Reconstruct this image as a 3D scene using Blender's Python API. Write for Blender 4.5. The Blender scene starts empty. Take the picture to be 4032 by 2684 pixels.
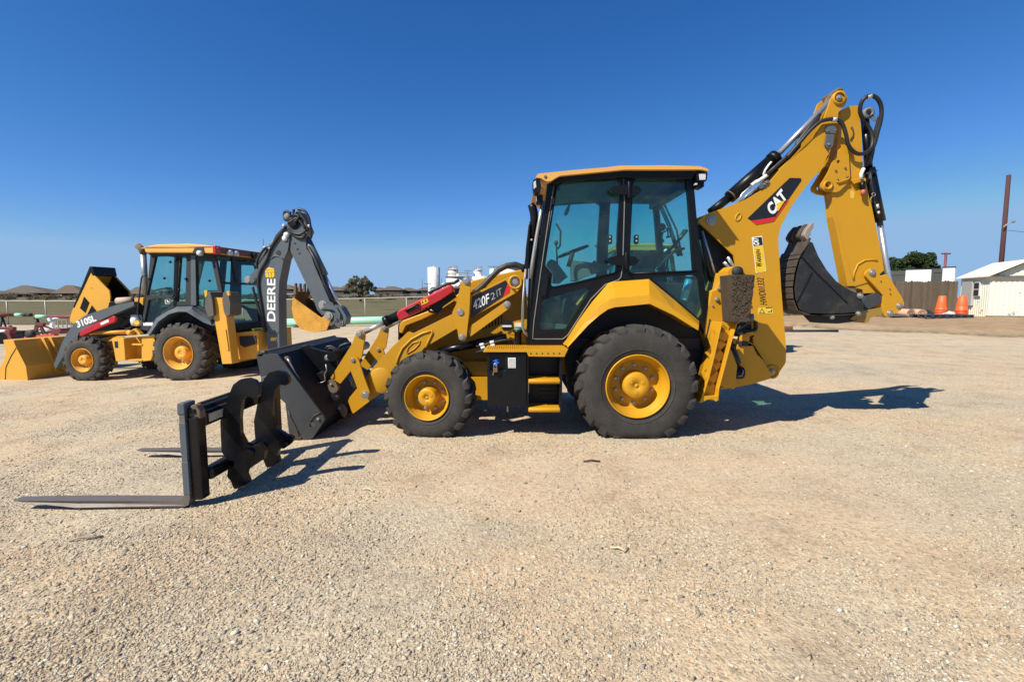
import bpy, bmesh, math, random
import numpy as np
from mathutils import Vector, Matrix, noise
from mathutils.geometry import tessellate_polygon
R = math.radians
random.seed(7)
scene = bpy.context.scene
COL = scene.collection
# ------------------------------------------------------------------ camera
FPX = 1942.0            # focal length in photo pixels (4032 wide)
CX, CY = 2016.0, 1342.0
CAM_H = 1.6
TH = math.atan(100.0 / 1135.0)
cam_d = bpy.data.cameras.new('camera')
cam = bpy.data.objects.new('camera', cam_d)
COL.objects.link(cam)
cam.location = (0, 0, CAM_H)
cam.rotation_euler = (R(90) - TH, 0, 0)
cam_d.sensor_width = 36.0
cam_d.lens = FPX / 4032 * 36.0
cam_d.clip_end = 5000
cam_d.clip_start = 0.05
scene.camera = cam

def ray(px, py):
    u = (px - CX) / FPX
    v = (CY - py) / FPX
    c, s = math.cos(TH), math.sin(TH)
    return Vector((u, c + v * s, v * c - s))

def wpt(px, py, Y):
    """photo pixel -> world point at depth Y"""
    d = ray(px, py)
    k = Y / d.y
    return Vector((d.x * k, Y, CAM_H + d.z * k))

ZN = dict(A=(0, 800, .48476), B=(480, 900, .40816), C=(900, 780, .39552), D=(650, 1280, .49737),
          E=(1250, 1000, .48461), F=(1950, 600, .5102), G=(2600, 850, .49094), H=(3000, 330, .42729),
          I=(3000, 800, .47184), J=(3400, 650, .44633), K=(1480, 1280, .56027), L=(1250, 1000, .31834),
          M=(2700, 540, .29343), N=(0, 1780, .42445), O=(0, 1120, .15304), P=(980, 1300, .28703),
          Q=(2700, 1100, .35088), S=(3400, 1150, .35072), T=(1650, 980, .21222), U=(1950, 640, .29326),
          V=(2080, 850, .28708), X=(0, 0, 1.0), Y=(0, 0, 1.71138))

def zp(z, p):
    x0, y0, s = ZN[z]
    return (x0 + s * p[0], y0 + s * p[1])

class Frame:
    """a vertical plane frame: local x along the machine, y away from the viewer, z up"""
    def __init__(self, origin, yaw=0.0, yc=0.0):
        self.o = Vector(origin); self.yaw = yaw; self.yc = yc
        self.ex = Vector((math.cos(yaw), math.sin(yaw), 0))
        self.ey = Vector((-math.sin(yaw), math.cos(yaw), 0))
    def pt(self, z, p, yl):
        px, py = zp(z, p)
        d = ray(px, py)
        c = Vector((0, 0, CAM_H))
        k = (yl - (c - self.o).dot(self.ey)) / d.dot(self.ey)
        w = c + d * k - self.o
        return Vector((w.dot(self.ex), yl - self.yc, w.z))
    def pts(self, z, ps, yl):
        return [self.pt(z, p, yl) for p in ps]
    def poly(self, spec, yl):
        """spec: list of (zone,[(x,y[,r]),...]); r = corner radius in metres"""
        out = []
        for z, ps in spec:
            for p in ps:
                q = self.pt(z, p, yl)
                out.append((q.x, q.z, p[2] if len(p) > 2 else 0.0))
        return rounded(out)
    def root_matrix(self):
        return self.o + self.ey * self.yc

def rounded(pts, seg=5):
    n = len(pts); out = []
    for i in range(n):
        x, y = pts[i][0], pts[i][1]
        r = pts[i][2] if len(pts[i]) > 2 else 0
        if r <= 0:
            out.append((x, y)); continue
        p = Vector((x, y)); a = Vector(pts[i - 1][:2]); b = Vector(pts[(i + 1) % n][:2])
        da = a - p; db = b - p
        la, lb = da.length, db.length
        if la < 1e-6 or lb < 1e-6:
            out.append((x, y)); continue
        da /= la; db /= lb
        ang = da.angle(db)
        t = min(r / max(math.tan(ang / 2), .05), la * .48, lb * .48)
        p0 = p + da * t; p1 = p + db * t
        for k in range(seg + 1):
            s = k / seg
            q = p0 * (1 - s) ** 2 + p * 2 * s * (1 - s) + p1 * s * s
            out.append((q.x, q.y))
    return out

def smooth(t):
    t = max(0.0, min(1.0, t)); return t * t * (3 - 2 * t)

# ------------------------------------------------------------------ mesh builder
class MB:
    def __init__(s):
        s.v = []; s.f = []; s.m = []; s.sm = []
    def add(s, vs, fs, m=0, smooth_=False):
        o = len(s.v)
        s.v.extend([tuple(p) for p in vs])
        for f in fs:
            s.f.append(tuple(o + i for i in f)); s.m.append(m); s.sm.append(smooth_)
        return s
    def box(s, a, b, m=0):
        x0, y0, z0 = [min(a[i], b[i]) for i in range(3)]
        x1, y1, z1 = [max(a[i], b[i]) for i in range(3)]
        vs = [(x0, y0, z0), (x1, y0, z0), (x1, y1, z0), (x0, y1, z0), (x0, y0, z1), (x1, y0, z1), (x1, y1, z1), (x0, y1, z1)]
        fs = [(0, 3, 2, 1), (4, 5, 6, 7), (0, 1, 5, 4), (1, 2, 6, 5), (2, 3, 7, 6), (3, 0, 4, 7)]
        return s.add(vs, fs, m)
    def obox(s, c, ax, ay, az, hx, hy, hz, m=0):
        c, ax, ay, az = [Vector(k) for k in (c, ax, ay, az)]
        vs = []
        for dz in (-1, 1):
            for dx, dy in ((-1, -1), (1, -1), (1, 1), (-1, 1)):
                vs.append(c + ax * hx * dx + ay * hy * dy + az * hz * dz)
        return s.add(vs, [(0, 3, 2, 1), (4, 5, 6, 7), (0, 1, 5, 4), (1, 2, 6, 5), (2, 3, 7, 6), (3, 0, 4, 7)], m)
    def beam(s, a, b, w, h, up=(0, 0, 1), m=0):
        a, b = Vector(a), Vector(b); d = (b - a); L = d.length; d.normalize()
        u = Vector(up); sd = d.cross(u)
        if sd.length < 1e-4: sd = d.cross(Vector((1, 0, 0)))
        sd.normalize(); u = sd.cross(d)
        return s.obox((a + b) / 2, d, sd, u, L / 2, w / 2, h / 2, m)
    def prism(s, poly, y0, y1, holes=(), m=0):
        """poly: [(x,z)] extruded along y"""
        loops = [list(poly)] + [list(h) for h in holes]
        flat = [p for l in loops for p in l]
        n = len(flat)
        tri = tessellate_polygon([[Vector((p[0], p[1], 0)) for p in l] for l in loops])
        vs = [(p[0], y0, p[1]) for p in flat] + [(p[0], y1, p[1]) for p in flat]
        fs = []
        for t in tri:
            a, b, c = [Vector(flat[i]) for i in t]
            cr = (b - a).x * (c - a).y - (b - a).y * (c - a).x
            if abs(cr) < 1e-12: continue
            t = tuple(t) if cr > 0 else (t[0], t[2], t[1])     # ccw in xz as seen from -y
            fs.append(t); fs.append(tuple(i + n for i in reversed(t)))
        o = 0
        for li, l in enumerate(loops):
            k = len(l)
            ar = sum(l[i][0] * l[(i + 1) % k][1] - l[(i + 1) % k][0] * l[i][1] for i in range(k))
            ccw = ar > 0
            if li: ccw = not ccw
            for i in range(k):
                a, b = o + i, o + (i + 1) % k
                fs.append((b, a, a + n, b + n) if ccw else (a, b, b + n, a + n))
            o += k
        return s.add(vs, fs, m)
    def tube(s, pts, r, n=10, m=0, cap=True, sm=True):
        pts = [Vector(p) for p in pts]
        k = len(pts)
        rs = list(r) if isinstance(r, (list, tuple)) else [r] * k
        vs = []; fs = []
        t = (pts[1] - pts[0]).normalized()
        u = t.orthogonal().normalized()
        for i in range(k):
            if i == 0: t2 = pts[1] - pts[0]
            elif i == k - 1: t2 = pts[-1] - pts[-2]
            else: t2 = (pts[i + 1] - pts[i]).normalized() + (pts[i] - pts[i - 1]).normalized()
            t2.normalize()
            u = (u - t2 * u.dot(t2))
            if u.length < 1e-6: u = t2.orthogonal()
            u.normalize(); w = t2.cross(u)
            for j in range(n):
                a = 2 * math.pi * j / n
                vs.append(pts[i] + (u * math.cos(a) + w * math.sin(a)) * rs[i])
        for i in range(k - 1):
            for j in range(n):
                a, b = i * n + j, i * n + (j + 1) % n
                fs.append((a, b, b + n, a + n))
        s.add(vs, fs, m, sm)
        if cap:
            s.add([vs[j] for j in range(n)], [tuple(reversed(range(n)))], m)
            s.add([vs[(k - 1) * n + j] for j in range(n)], [tuple(range(n))], m)
        return s
    def cyl(s, c, axis, r, h0, h1, n=20, m=0, r2=None):
        c = Vector(c); a = Vector(axis).normalized()
        return s.tube([c + a * h0, c + a * h1], [r, r if r2 is None else r2], n, m)
    def lathe(s, prof, c=(0, 0, 0), axis='y', n=48, m=0, closed=False, sm=True, ang0=0.0):
        """prof: [(r, h)] turned about the axis through c"""
        vs = []; fs = []; k = len(prof)
        for i in range(n):
            a = ang0 + 2 * math.pi * i / n
            ca, sa = math.cos(a), math.sin(a)
            for r, h in prof:
                if axis == 'y': vs.append((c[0] + r * ca, c[1] + h, c[2] + r * sa))
                elif axis == 'z': vs.append((c[0] + r * ca, c[1] + r * sa, c[2] + h))
                else: vs.append((c[0] + h, c[1] + r * ca, c[2] + r * sa))
        e = k if closed else k - 1
        for i in range(n):
            for j in range(e):
                a = i * k + j; b = i * k + (j + 1) % k
                c2 = ((i + 1) % n) * k + (j + 1) % k; d = ((i + 1) % n) * k + j
                fs.append((a, b, c2, d))
        return s.add(vs, fs, m, sm)
    def build(s, name, mats, parent=None, bevel=0.0, seg=2, ang=35, fix=True):
        me = bpy.data.meshes.new(name)
        me.from_pydata(s.v, [], s.f)
        if not isinstance(mats, (list, tuple)): mats = [mats]
        for m in mats: me.materials.append(m)
        me.polygons.foreach_set('material_index', s.m)
        me.polygons.foreach_set('use_smooth', s.sm)
        if fix:
            bm = bmesh.new(); bm.from_mesh(me)
            bmesh.ops.remove_doubles(bm, verts=bm.verts, dist=1e-5)
            bmesh.ops.recalc_face_normals(bm, faces=bm.faces)
            bm.to_mesh(me); bm.free()
        me.update()
        o = bpy.data.objects.new(name, me)
        COL.objects.link(o)
        if parent is not None: o.parent = parent
        if bevel > 0:
            b = o.modifiers.new('bevel', 'BEVEL')
            b.width = bevel; b.segments = seg; b.limit_method = 'ANGLE'; b.angle_limit = R(ang)
            b.harden_normals = False
        return o

def tag(o, label=None, cat=None, group=None, kind=None):
    if label: o['label'] = label
    if cat: o['category'] = cat
    if group: o['group'] = group
    if kind: o['kind'] = kind
    return o

def empty(name, loc=(0, 0, 0), yaw=0.0, parent=None):
    o = bpy.data.objects.new(name, None)
    COL.objects.link(o)
    o.empty_display_size = .2
    o.location = loc; o.rotation_euler = (0, 0, yaw)
    if parent is not None: o.parent = parent
    return o

def kids(o):
    return [c for c in bpy.data.objects if c.parent == o]

def copy_tree(o, parent=None, skip=()):
    c = o.copy(); COL.objects.link(c); c.parent = parent
    for ch in kids(o):
        if ch.name.split('.')[0] not in skip: copy_tree(ch, c, skip)
    return c

def shifted(o, dy, parent=None, keep_label=False):
    """a copy of a part (and its sub-parts) moved across the machine"""
    c = copy_tree(o, o.parent if parent is None else parent)
    c.location = o.location + Vector((0, dy, 0))
    return c

# ------------------------------------------------------------------ materials
def nmat(name):
    m = bpy.data.materials.new(name); m.use_nodes = True
    nt = m.node_tree
    b = nt.nodes['Principled BSDF']
    return m, nt, b

def nd(nt, t, **kw):
    n = nt.nodes.new(t)
    for k, v in kw.items():
        if k.startswith('i_'): n.inputs[k[2:].replace('_', ' ')].default_value = v
        else: setattr(n, k, v)
    return n

def rgba(c): return (c[0], c[1], c[2], 1.0)

def ramp(nt, src, stops, interp='LINEAR'):
    r = nt.nodes.new('ShaderNodeValToRGB')
    r.color_ramp.interpolation = interp
    while len(r.color_ramp.elements) < len(stops): r.color_ramp.elements.new(.5)
    for e, (p, c) in zip(r.color_ramp.elements, stops):
        e.position = p; e.color = rgba(c) if len(c) == 3 else c
    nt.links.new(src, r.inputs[0])
    return r

def mixc(nt, fac, a, b, mode='MIX'):
    m = nt.nodes.new('ShaderNodeMix'); m.data_type = 'RGBA'; m.blend_type = mode
    for sock, val in ((m.inputs[0], fac), (m.inputs[6], a), (m.inputs[7], b)):
        if isinstance(val, (int, float)): sock.default_value = val
        elif isinstance(val, (tuple, list)): sock.default_value = rgba(val)
        else: nt.links.new(val, sock)
    return m.outputs[2]

def tex(nt, scale, detail=4, rough=.6, obj=True, vec=None):
    n = nd(nt, 'ShaderNodeTexNoise'); n.inputs['Scale'].default_value = scale
    n.inputs['Detail'].default_value = detail; n.inputs['Roughness'].default_value = rough
    if vec is None:
        tc = nd(nt, 'ShaderNodeTexCoord'); nt.links.new(tc.outputs['Object' if obj else 'Generated'], n.inputs['Vector'])
    else: nt.links.new(vec, n.inputs['Vector'])
    return n.outputs['Fac']

def paint(name, col, rough=.4, dirt=.25, dirtcol=(.23, .17, .11), metal=0.0, scale=4.0, spec=.5, bump=.02, coat=0.0, fine=30.0):
    """worn paint or plastic: two scales of grime, uneven gloss, tiny waviness"""
    m, nt, b = nmat(name)
    n1 = tex(nt, scale, 6, .65); n2 = tex(nt, fine, 5, .7)
    f1 = ramp(nt, n1, [(.42, (0, 0, 0)), (.75, (1, 1, 1))])
    f2 = ramp(nt, n2, [(.5, (0, 0, 0)), (.8, (1, 1, 1))])
    mul = nd(nt, 'ShaderNodeMath', operation='MULTIPLY_ADD'); nt.links.new(f1.outputs[0], mul.inputs[0])
    nt.links.new(f2.outputs[0], mul.inputs[1]); mul.inputs[2].default_value = 0.0
    ad = nd(nt, 'ShaderNodeMath', operation='MULTIPLY'); nt.links.new(mul.outputs[0], ad.inputs[0]); ad.inputs[1].default_value = dirt
    ad2 = nd(nt, 'ShaderNodeMath', operation='MULTIPLY_ADD'); nt.links.new(f1.outputs[0], ad2.inputs[0]); ad2.inputs[1].default_value = dirt * .45
    nt.links.new(ad.outputs[0], ad2.inputs[2])
    c = mixc(nt, ad2.outputs[0], col, dirtcol)
    nt.links.new(c, b.inputs['Base Color'])
    rr = nd(nt, 'ShaderNodeMath', operation='MULTIPLY_ADD'); nt.links.new(n1, rr.inputs[0]); rr.inputs[1].default_value = .3; rr.inputs[2].default_value = rough - .12
    nt.links.new(rr.outputs[0], b.inputs['Roughness'])
    b.inputs['Metallic'].default_value = metal
    b.inputs['Specular IOR Level'].default_value = spec
    if coat: b.inputs['Coat Weight'].default_value = coat; b.inputs['Coat Roughness'].default_value = .15
    if bump:
        bp = nd(nt, 'ShaderNodeBump'); bp.inputs['Strength'].default_value = bump * 5; bp.inputs['Distance'].default_value = .01
        nt.links.new(n2, bp.inputs['Height']); nt.links.new(bp.outputs[0], b.inputs['Normal'])
    return m

def plain(name, col, rough=.5, metal=0.0, spec=.5):
    m, nt, b = nmat(name)
    b.inputs['Base Color'].default_value = rgba(col); b.inputs['Roughness'].default_value = rough
    b.inputs['Metallic'].default_value = metal; b.inputs['Specular IOR Level'].default_value = spec
    n = tex(nt, 12, 4)
    c = mixc(nt, n, tuple(k * .8 for k in col), tuple(min(1, k * 1.15) for k in col))
    nt.links.new(c, b.inputs['Base Color'])
    return m

def glass(name, tint=(.64, .885, .86), refl=.08):
    m = bpy.data.materials.new(name); m.use_nodes = True
    nt = m.node_tree; nt.nodes.clear()
    out = nd(nt, 'ShaderNodeOutputMaterial'); tr = nd(nt, 'ShaderNodeBsdfTransparent'); gl = nd(nt, 'ShaderNodeBsdfGlossy')
    fw_ = nd(nt, 'ShaderNodeLayerWeight'); fw_.inputs['Blend'].default_value = .5
    pw = nd(nt, 'ShaderNodeMath', operation='POWER'); nt.links.new(fw_.outputs['Facing'], pw.inputs[0]); pw.inputs[1].default_value = 5.0
    lw = nd(nt, 'ShaderNodeMath', operation='MULTIPLY_ADD'); nt.links.new(pw.outputs[0], lw.inputs[0]); lw.inputs[1].default_value = .8; lw.inputs[2].default_value = .035
    mx = nd(nt, 'ShaderNodeMixShader')
    tr.inputs[0].default_value = rgba(tint); gl.inputs['Roughness'].default_value = .02
    gl.inputs[0].default_value = (.9, .95, .95, 1)
    df = nd(nt, 'ShaderNodeBsdfDiffuse'); df.inputs[0].default_value = (.35, .33, .28, 1)
    dn = tex(nt, 3, 5, .7); dr = ramp(nt, dn, [(.45, (.01, .01, .01)), (.8, (.07, .07, .07))])
    m2 = nd(nt, 'ShaderNodeMixShader')
    nt.links.new(dr.outputs[0], m2.inputs[0]); nt.links.new(tr.outputs[0], m2.inputs[1]); nt.links.new(df.outputs[0], m2.inputs[2])
    nt.links.new(lw.outputs[0], mx.inputs[0]); nt.links.new(m2.outputs[0], mx.inputs[1]); nt.links.new(gl.outputs[0], mx.inputs[2])
    nt.links.new(mx.outputs[0], out.inputs[0])
    return m

def rubber(name, col=(.024, .0235, .023), dust=(.098, .087, .072), amt=.6):
    m, nt, b = nmat(name)
    n1 = tex(nt, 5, 6, .7); n2 = tex(nt, 45, 4, .7)
    f = ramp(nt, n1, [(.3, (.15, .15, .15)), (.7, (1, 1, 1))])
    mu = nd(nt, 'ShaderNodeMath', operation='MULTIPLY'); nt.links.new(f.outputs[0], mu.inputs[0]); mu.inputs[1].default_value = amt
    mu2 = nd(nt, 'ShaderNodeMath', operation='MULTIPLY'); nt.links.new(mu.outputs[0], mu2.inputs[0])
    g = ramp(nt, n2, [(.3, (.5, .5, .5)), (.7, (1, 1, 1))]); nt.links.new(g.outputs[0], mu2.inputs[1])
    c = mixc(nt, mu2.outputs[0], col, dust); nt.links.new(c, b.inputs['Base Color'])
    b.inputs['Roughness'].default_value = .8; b.inputs['Specular IOR Level'].default_value = .3
    bp = nd(nt, 'ShaderNodeBump'); bp.inputs['Strength'].default_value = .25; bp.inputs['Distance'].default_value = .01
    nt.links.new(n2, bp.inputs['Height']); nt.links.new(bp.outputs[0], b.inputs['Normal'])
    return m

MT = {}
MT['cat_yellow'] = paint('cat_yellow', (.54, .268, .009), .40, .36, (.32, .19, .055), spec=.34, scale=2.6, fine=38)
MT['deere_yellow'] = paint('deere_yellow', (.68, .345, .04), .45, .36, (.4, .25, .08), spec=.4)
MT['roof_yellow'] = paint('roof_yellow', (.72, .38, .09), .5, .15, (.5, .35, .15), spec=.4)
MT['black'] = paint('black_paint', (.0045, .005, .0055), .36, .14, (.05, .042, .034), spec=.28)
MT['black_gloss'] = paint('black_gloss', (.004, .0045, .0065), .25, .16, (.045, .04, .034), spec=.38)
MT['bucket_black'] = paint('bucket_black', (.042, .045, .048), .45, .5, (.10, .095, .085), spec=.5, scale=3)
MT['shell_shaded'] = paint('shell_shaded', (.010, .0105, .011), .6, .35, (.05, .045, .04), spec=.25, scale=3)  # bucket black made darker: the shade on the bucket's back is in the colour
MT['bucket_dusty'] = paint('bucket_dusty', (.017, .018, .019), .5, .75, (.085, .072, .055), spec=.35, scale=3.5, fine=14)
MT['bucket_worn'] = paint('bucket_worn', (.06, .048, .036), .6, .7, (.16, .125, .09), spec=.3, scale=6)
MT['grey_paint'] = paint('grey_paint', (.085, .105, .118), .45, .3, (.17, .14, .11), spec=.4)
MT['steel'] = paint('steel_pin', (.38, .36, .33), .45, .45, (.2, .15, .1), metal=.7)
MT['chrome'] = plain('chrome', (.62, .62, .61), .28, .75)
MT['red'] = paint('red_paint', (.44, .012, .018), .4, .25, (.22, .05, .03))
MT['hose'] = paint('hose_rubber', (.014, .014, .014), .5, .4, (.06, .055, .05))
MT['rubber'] = rubber('tyre_rubber')
MT['rubber_deere'] = rubber('tyre_rubber_dusty', (.032, .030, .028), (.125, .11, .088), .68)
MT['glass'] = glass('tinted_glass')
MT['glass_deere'] = glass('tinted_glass_green', (.66, .87, .85))
MT['white'] = plain('decal_white', (.8, .8, .78), .5)
MT['decal_black'] = plain('decal_black', (.012, .012, .014), .4)
MT['decal_red'] = plain('decal_red', (.6, .02, .02), .4)
MT['decal_yellow'] = plain('decal_yellow', (.8, .5, .02), .45)
MT['rust'] = paint('rusty_dirty_steel', (.16, .115, .075), .75, .7, (.06, .045, .03), spec=.2, scale=12)
MT['fork_steel'] = paint('worn_fork_steel', (.19, .165, .145), .5, .6, (.10, .07, .055), metal=.4, scale=5)
MT['int_grey'] = plain('interior_grey', (.16, .17, .16), .7)
MT['int_dark'] = plain('interior_dark', (.02, .022, .024), .7)
MT['lamp_glass'] = plain('lamp_lens', (.6, .62, .62), .15)

# ------------------------------------------------------------------ writing
def text_mesh(s, bold=0.0):
    cu = bpy.data.curves.new('t', 'FONT'); cu.body = s; cu.size = 1.0; cu.offset = bold
    cu.dimensions = '2D'; cu.fill_mode = 'FRONT'; cu.extrude = 0.0; cu.resolution_u = 4
    ob = bpy.data.objects.new('t', cu); COL.objects.link(ob)
    dg = bpy.context.evaluated_depsgraph_get(); dg.update()
    me = ob.evaluated_get(dg).to_mesh()
    vs = [v.co.copy() for v in me.vertices]; fs = [tuple(p.vertices) for p in me.polygons]
    ob.evaluated_get(dg).to_mesh_clear()
    bpy.data.objects.remove(ob); bpy.data.curves.remove(cu)
    return vs, fs

def put_text(mb, s, p0, p1, h, y, m=0, bold=.02, up=None):
    """write s on the plane y from p0 to p1 (Vectors, local xz), cap height h"""
    vs, fs = text_mesh(s, bold)
    xs = [v.x for v in vs]; ys = [v.y for v in vs]
    x0, x1, y0, y1 = min(xs), max(xs), min(ys), max(ys)
    d = Vector((p1.x - p0.x, 0, p1.z - p0.z)); L = d.length; d.normalize()
    u = Vector((-d.z, 0, d.x)) if up is None else Vector((up[0], 0, up[1])).normalized()
    if u.cross(d).y > 0 and up is None: pass
    out = []
    for v in vs:
        q = Vector((p0.x, y, p0.z)) + d * ((v.x - x0) / (x1 - x0) * L) + u * ((v.y - y0) / (y1 - y0) * h)
        out.append(q)
    mb.add(out, fs, m)
# ------------------------------------------------------------------ light and air
SUN = Vector((-.78, -.585, 1.0)).normalized()          # towards the sun
elev = math.asin(SUN.z); az = math.atan2(SUN.x, SUN.y)
w = bpy.data.worlds.new('World'); scene.world = w; w.use_nodes = True
nt = w.node_tree
bg = nt.nodes['Background']
sky = nt.nodes.new('ShaderNodeTexSky'); sky.sky_type = 'NISHITA'; sky.sun_disc = False
sky.sun_elevation = elev; sky.sun_rotation = az
sky.altitude = 900; sky.air_density = 1.0; sky.dust_density = .05; sky.ozone_density = 5.0
gm = nt.nodes.new('ShaderNodeGamma'); gm.inputs[1].default_value = 1.25; nt.links.new(sky.outputs[0], gm.inputs[0])
mu = nt.nodes.new('ShaderNodeMix'); mu.data_type = 'RGBA'; mu.blend_type = 'MULTIPLY'; mu.inputs[0].default_value = 1; mu.inputs[7].default_value = (.80, .93, 1.06, 1)
nt.links.new(gm.outputs[0], mu.inputs[6])
# deep autumn blue: each band of the clear sky gets its own falloff towards the horizon
sp_ = nt.nodes.new('ShaderNodeSeparateColor'); cb_ = nt.nodes.new('ShaderNodeCombineColor'); nt.links.new(mu.outputs[2], sp_.inputs[0])
for i_, (g_, k_) in enumerate(((1.31, 1.25), (.88, .745), (.74, .85))):
    a_ = nd(nt, 'ShaderNodeMath', operation='MULTIPLY'); nt.links.new(sp_.outputs[i_], a_.inputs[0]); a_.inputs[1].default_value = .0888
    b_ = nd(nt, 'ShaderNodeMath', operation='POWER'); nt.links.new(a_.outputs[0], b_.inputs[0]); b_.inputs[1].default_value = g_
    c_ = nd(nt, 'ShaderNodeMath', operation='MULTIPLY'); nt.links.new(b_.outputs[0], c_.inputs[0]); c_.inputs[1].default_value = k_ / .0888
    d_ = nd(nt, 'ShaderNodeMath', operation='MINIMUM'); nt.links.new(c_.outputs[0], d_.inputs[0]); d_.inputs[1].default_value = (.29, .49, .77)[i_] / .0888
    nt.links.new(d_.outputs[0], cb_.inputs[i_])
nt.links.new(cb_.outputs[0], bg.inputs['Color']); bg.inputs['Strength'].default_value = .0628
sl = bpy.data.lights.new('sun', 'SUN'); sl.energy = 5.0; sl.angle = R(.5); sl.color = (1.0, .93, .82)
so = bpy.data.objects.new('sun', sl); COL.objects.link(so)
so.rotation_euler = SUN.to_track_quat('Z', 'Y').to_euler(); so.location = (-20, -10, 25)
scene.view_settings.view_transform = 'Standard'; scene.view_settings.look = 'None'
scene.view_settings.exposure = 0.5; scene.view_settings.gamma = 1.0
scene.cycles.max_bounces = 8; scene.cycles.transparent_max_bounces = 16
scene.cycles.use_denoising = True

# ------------------------------------------------------------------ ground
def bank(x, y):
    return (x - 15.3) * .697 + (y - 21.5) * .717
def ground(x, y):
    z = -.30 * smooth((-x - 2) / 8) * (1 - .55 * smooth((y - 13) / 14))
    z += .20 * smooth((y - 10) / 15) * smooth((x + 25) / 22)
    s = bank(x, y)
    k = smooth((x - 10) / 3.5)
    z += k * (.20 * smooth((s + .25 * noise.noise(Vector((x * .5, y * .5, 8)))) / .8) + .26 * smooth(s / 7))
    if y > 30:
        z += .016 * min(y - 30, 200) * smooth((20 - x) / 30)
    n = noise.noise(Vector((x * .35, y * .35, 0))) * .018 + noise.noise(Vector((x * 1.3, y * 1.3, 3))) * .007
    near = smooth((y - .5) / 2)
    return z + n * near

def grid_mesh(name, xs, ys, mat, zf, cols=None):
    nx, ny = len(xs), len(ys)
    vs = [(x, y, zf(x, y)) for y in ys for x in xs]
    fs = [(j * nx + i, j * nx + i + 1, (j + 1) * nx + i + 1, (j + 1) * nx + i) for j in range(ny - 1) for i in range(nx - 1)]
    me = bpy.data.meshes.new(name); me.from_pydata(vs, [], fs)
    me.polygons.foreach_set('use_smooth', [True] * len(fs))
    me.materials.append(mat)
    if cols:
        at = me.color_attributes.new('cover', 'FLOAT_COLOR', 'POINT')
        for i, (x, y, z) in enumerate(vs):
            at.data[i].color = cols(x, y) + (1.0,)
    me.update()
    o = bpy.data.objects.new(name, me); COL.objects.link(o)
    return o

def spaced(a, b, n, p=1.0):
    return [a + (b - a) * (i / n) ** p for i in range(n + 1)]

# gravel: three scales of stones in colour and relief, brown dirt showing through in drifts
m, nt, b = nmat('gravel_ground')
geo = nd(nt, 'ShaderNodeNewGeometry'); P = geo.outputs['Position']
n_big = tex(nt, .33, 5, .6, vec=P); n_mid = tex(nt, 1.7, 6, .7, vec=P); n_f = tex(nt, 24, 5, .75, vec=P); n_ff = tex(nt, 90, 3, .7, vec=P)
vor = nd(nt, 'ShaderNodeTexVoronoi'); vor.inputs['Scale'].default_value = 62; nt.links.new(P, vor.inputs['Vector'])
vor2 = nd(nt, 'ShaderNodeTexVoronoi'); vor2.inputs['Scale'].default_value = 28; nt.links.new(P, vor2.inputs['Vector'])
dirt = ramp(nt, n_big, [(.30, (0.416, 0.356, 0.258)), (.44, (0.459, 0.383, 0.268)), (.53, (0.514, 0.378, 0.232)), (.60, (0.487, 0.393, 0.268)), (.72, (0.406, 0.346, 0.258))])
mids = ramp(nt, n_mid, [(.28, (.66, .66, .68)), (.5, (1, 1, 1)), (.72, (1.17, 1.15, 1.12))])
c0 = mixc(nt, 1.0, dirt.outputs[0], mids.outputs[0], 'MULTIPLY')
fine = ramp(nt, n_f, [(.3, (.50, .48, .46)), (.47, (.98, .98, .98)), (.66, (1.30, 1.29, 1.26))])
lmap = nd(nt, 'ShaderNodeMapping'); lmap.inputs['Scale'].default_value = (.10, .75, 1); lmap.inputs['Rotation'].default_value = (0, 0, R(9)); nt.links.new(P, lmap.inputs[0])
lane = ramp(nt, tex(nt, 1.0, 4, .6, vec=lmap.outputs[0]), [(.38, (.95, .95, .96)), (.5, (1, 1, 1)), (.62, (1.05, 1.05, 1.04))])
c0 = mixc(nt, 1.0, c0, lane.outputs[0], 'MULTIPLY')
c1 = mixc(nt, .9, c0, fine.outputs[0], 'MULTIPLY')
sep = nd(nt, 'ShaderNodeSeparateColor'); nt.links.new(vor.outputs['Color'], sep.inputs[0])
st = ramp(nt, sep.outputs[0], [(0, (0.242, 0.193, 0.130)), (.25, (0.382, 0.309, 0.206)), (.6, (0.483, 0.402, 0.267)), (.85, (0.542, 0.470, 0.336)), (1, (0.586, 0.540, 0.419))])
stm = nd(nt, 'ShaderNodeMath', operation='LESS_THAN'); nt.links.new(vor.outputs['Distance'], stm.inputs[0]); stm.inputs[1].default_value = .55
pres = ramp(nt, n_mid, [(.36, (.15, .15, .15)), (.62, (.85, .85, .85))])
mk = nd(nt, 'ShaderNodeMath', operation='MULTIPLY'); nt.links.new(stm.outputs[0], mk.inputs[0]); nt.links.new(pres.outputs[0], mk.inputs[1])
c2 = mixc(nt, mk.outputs[0], c1, st.outputs[0])
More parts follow.
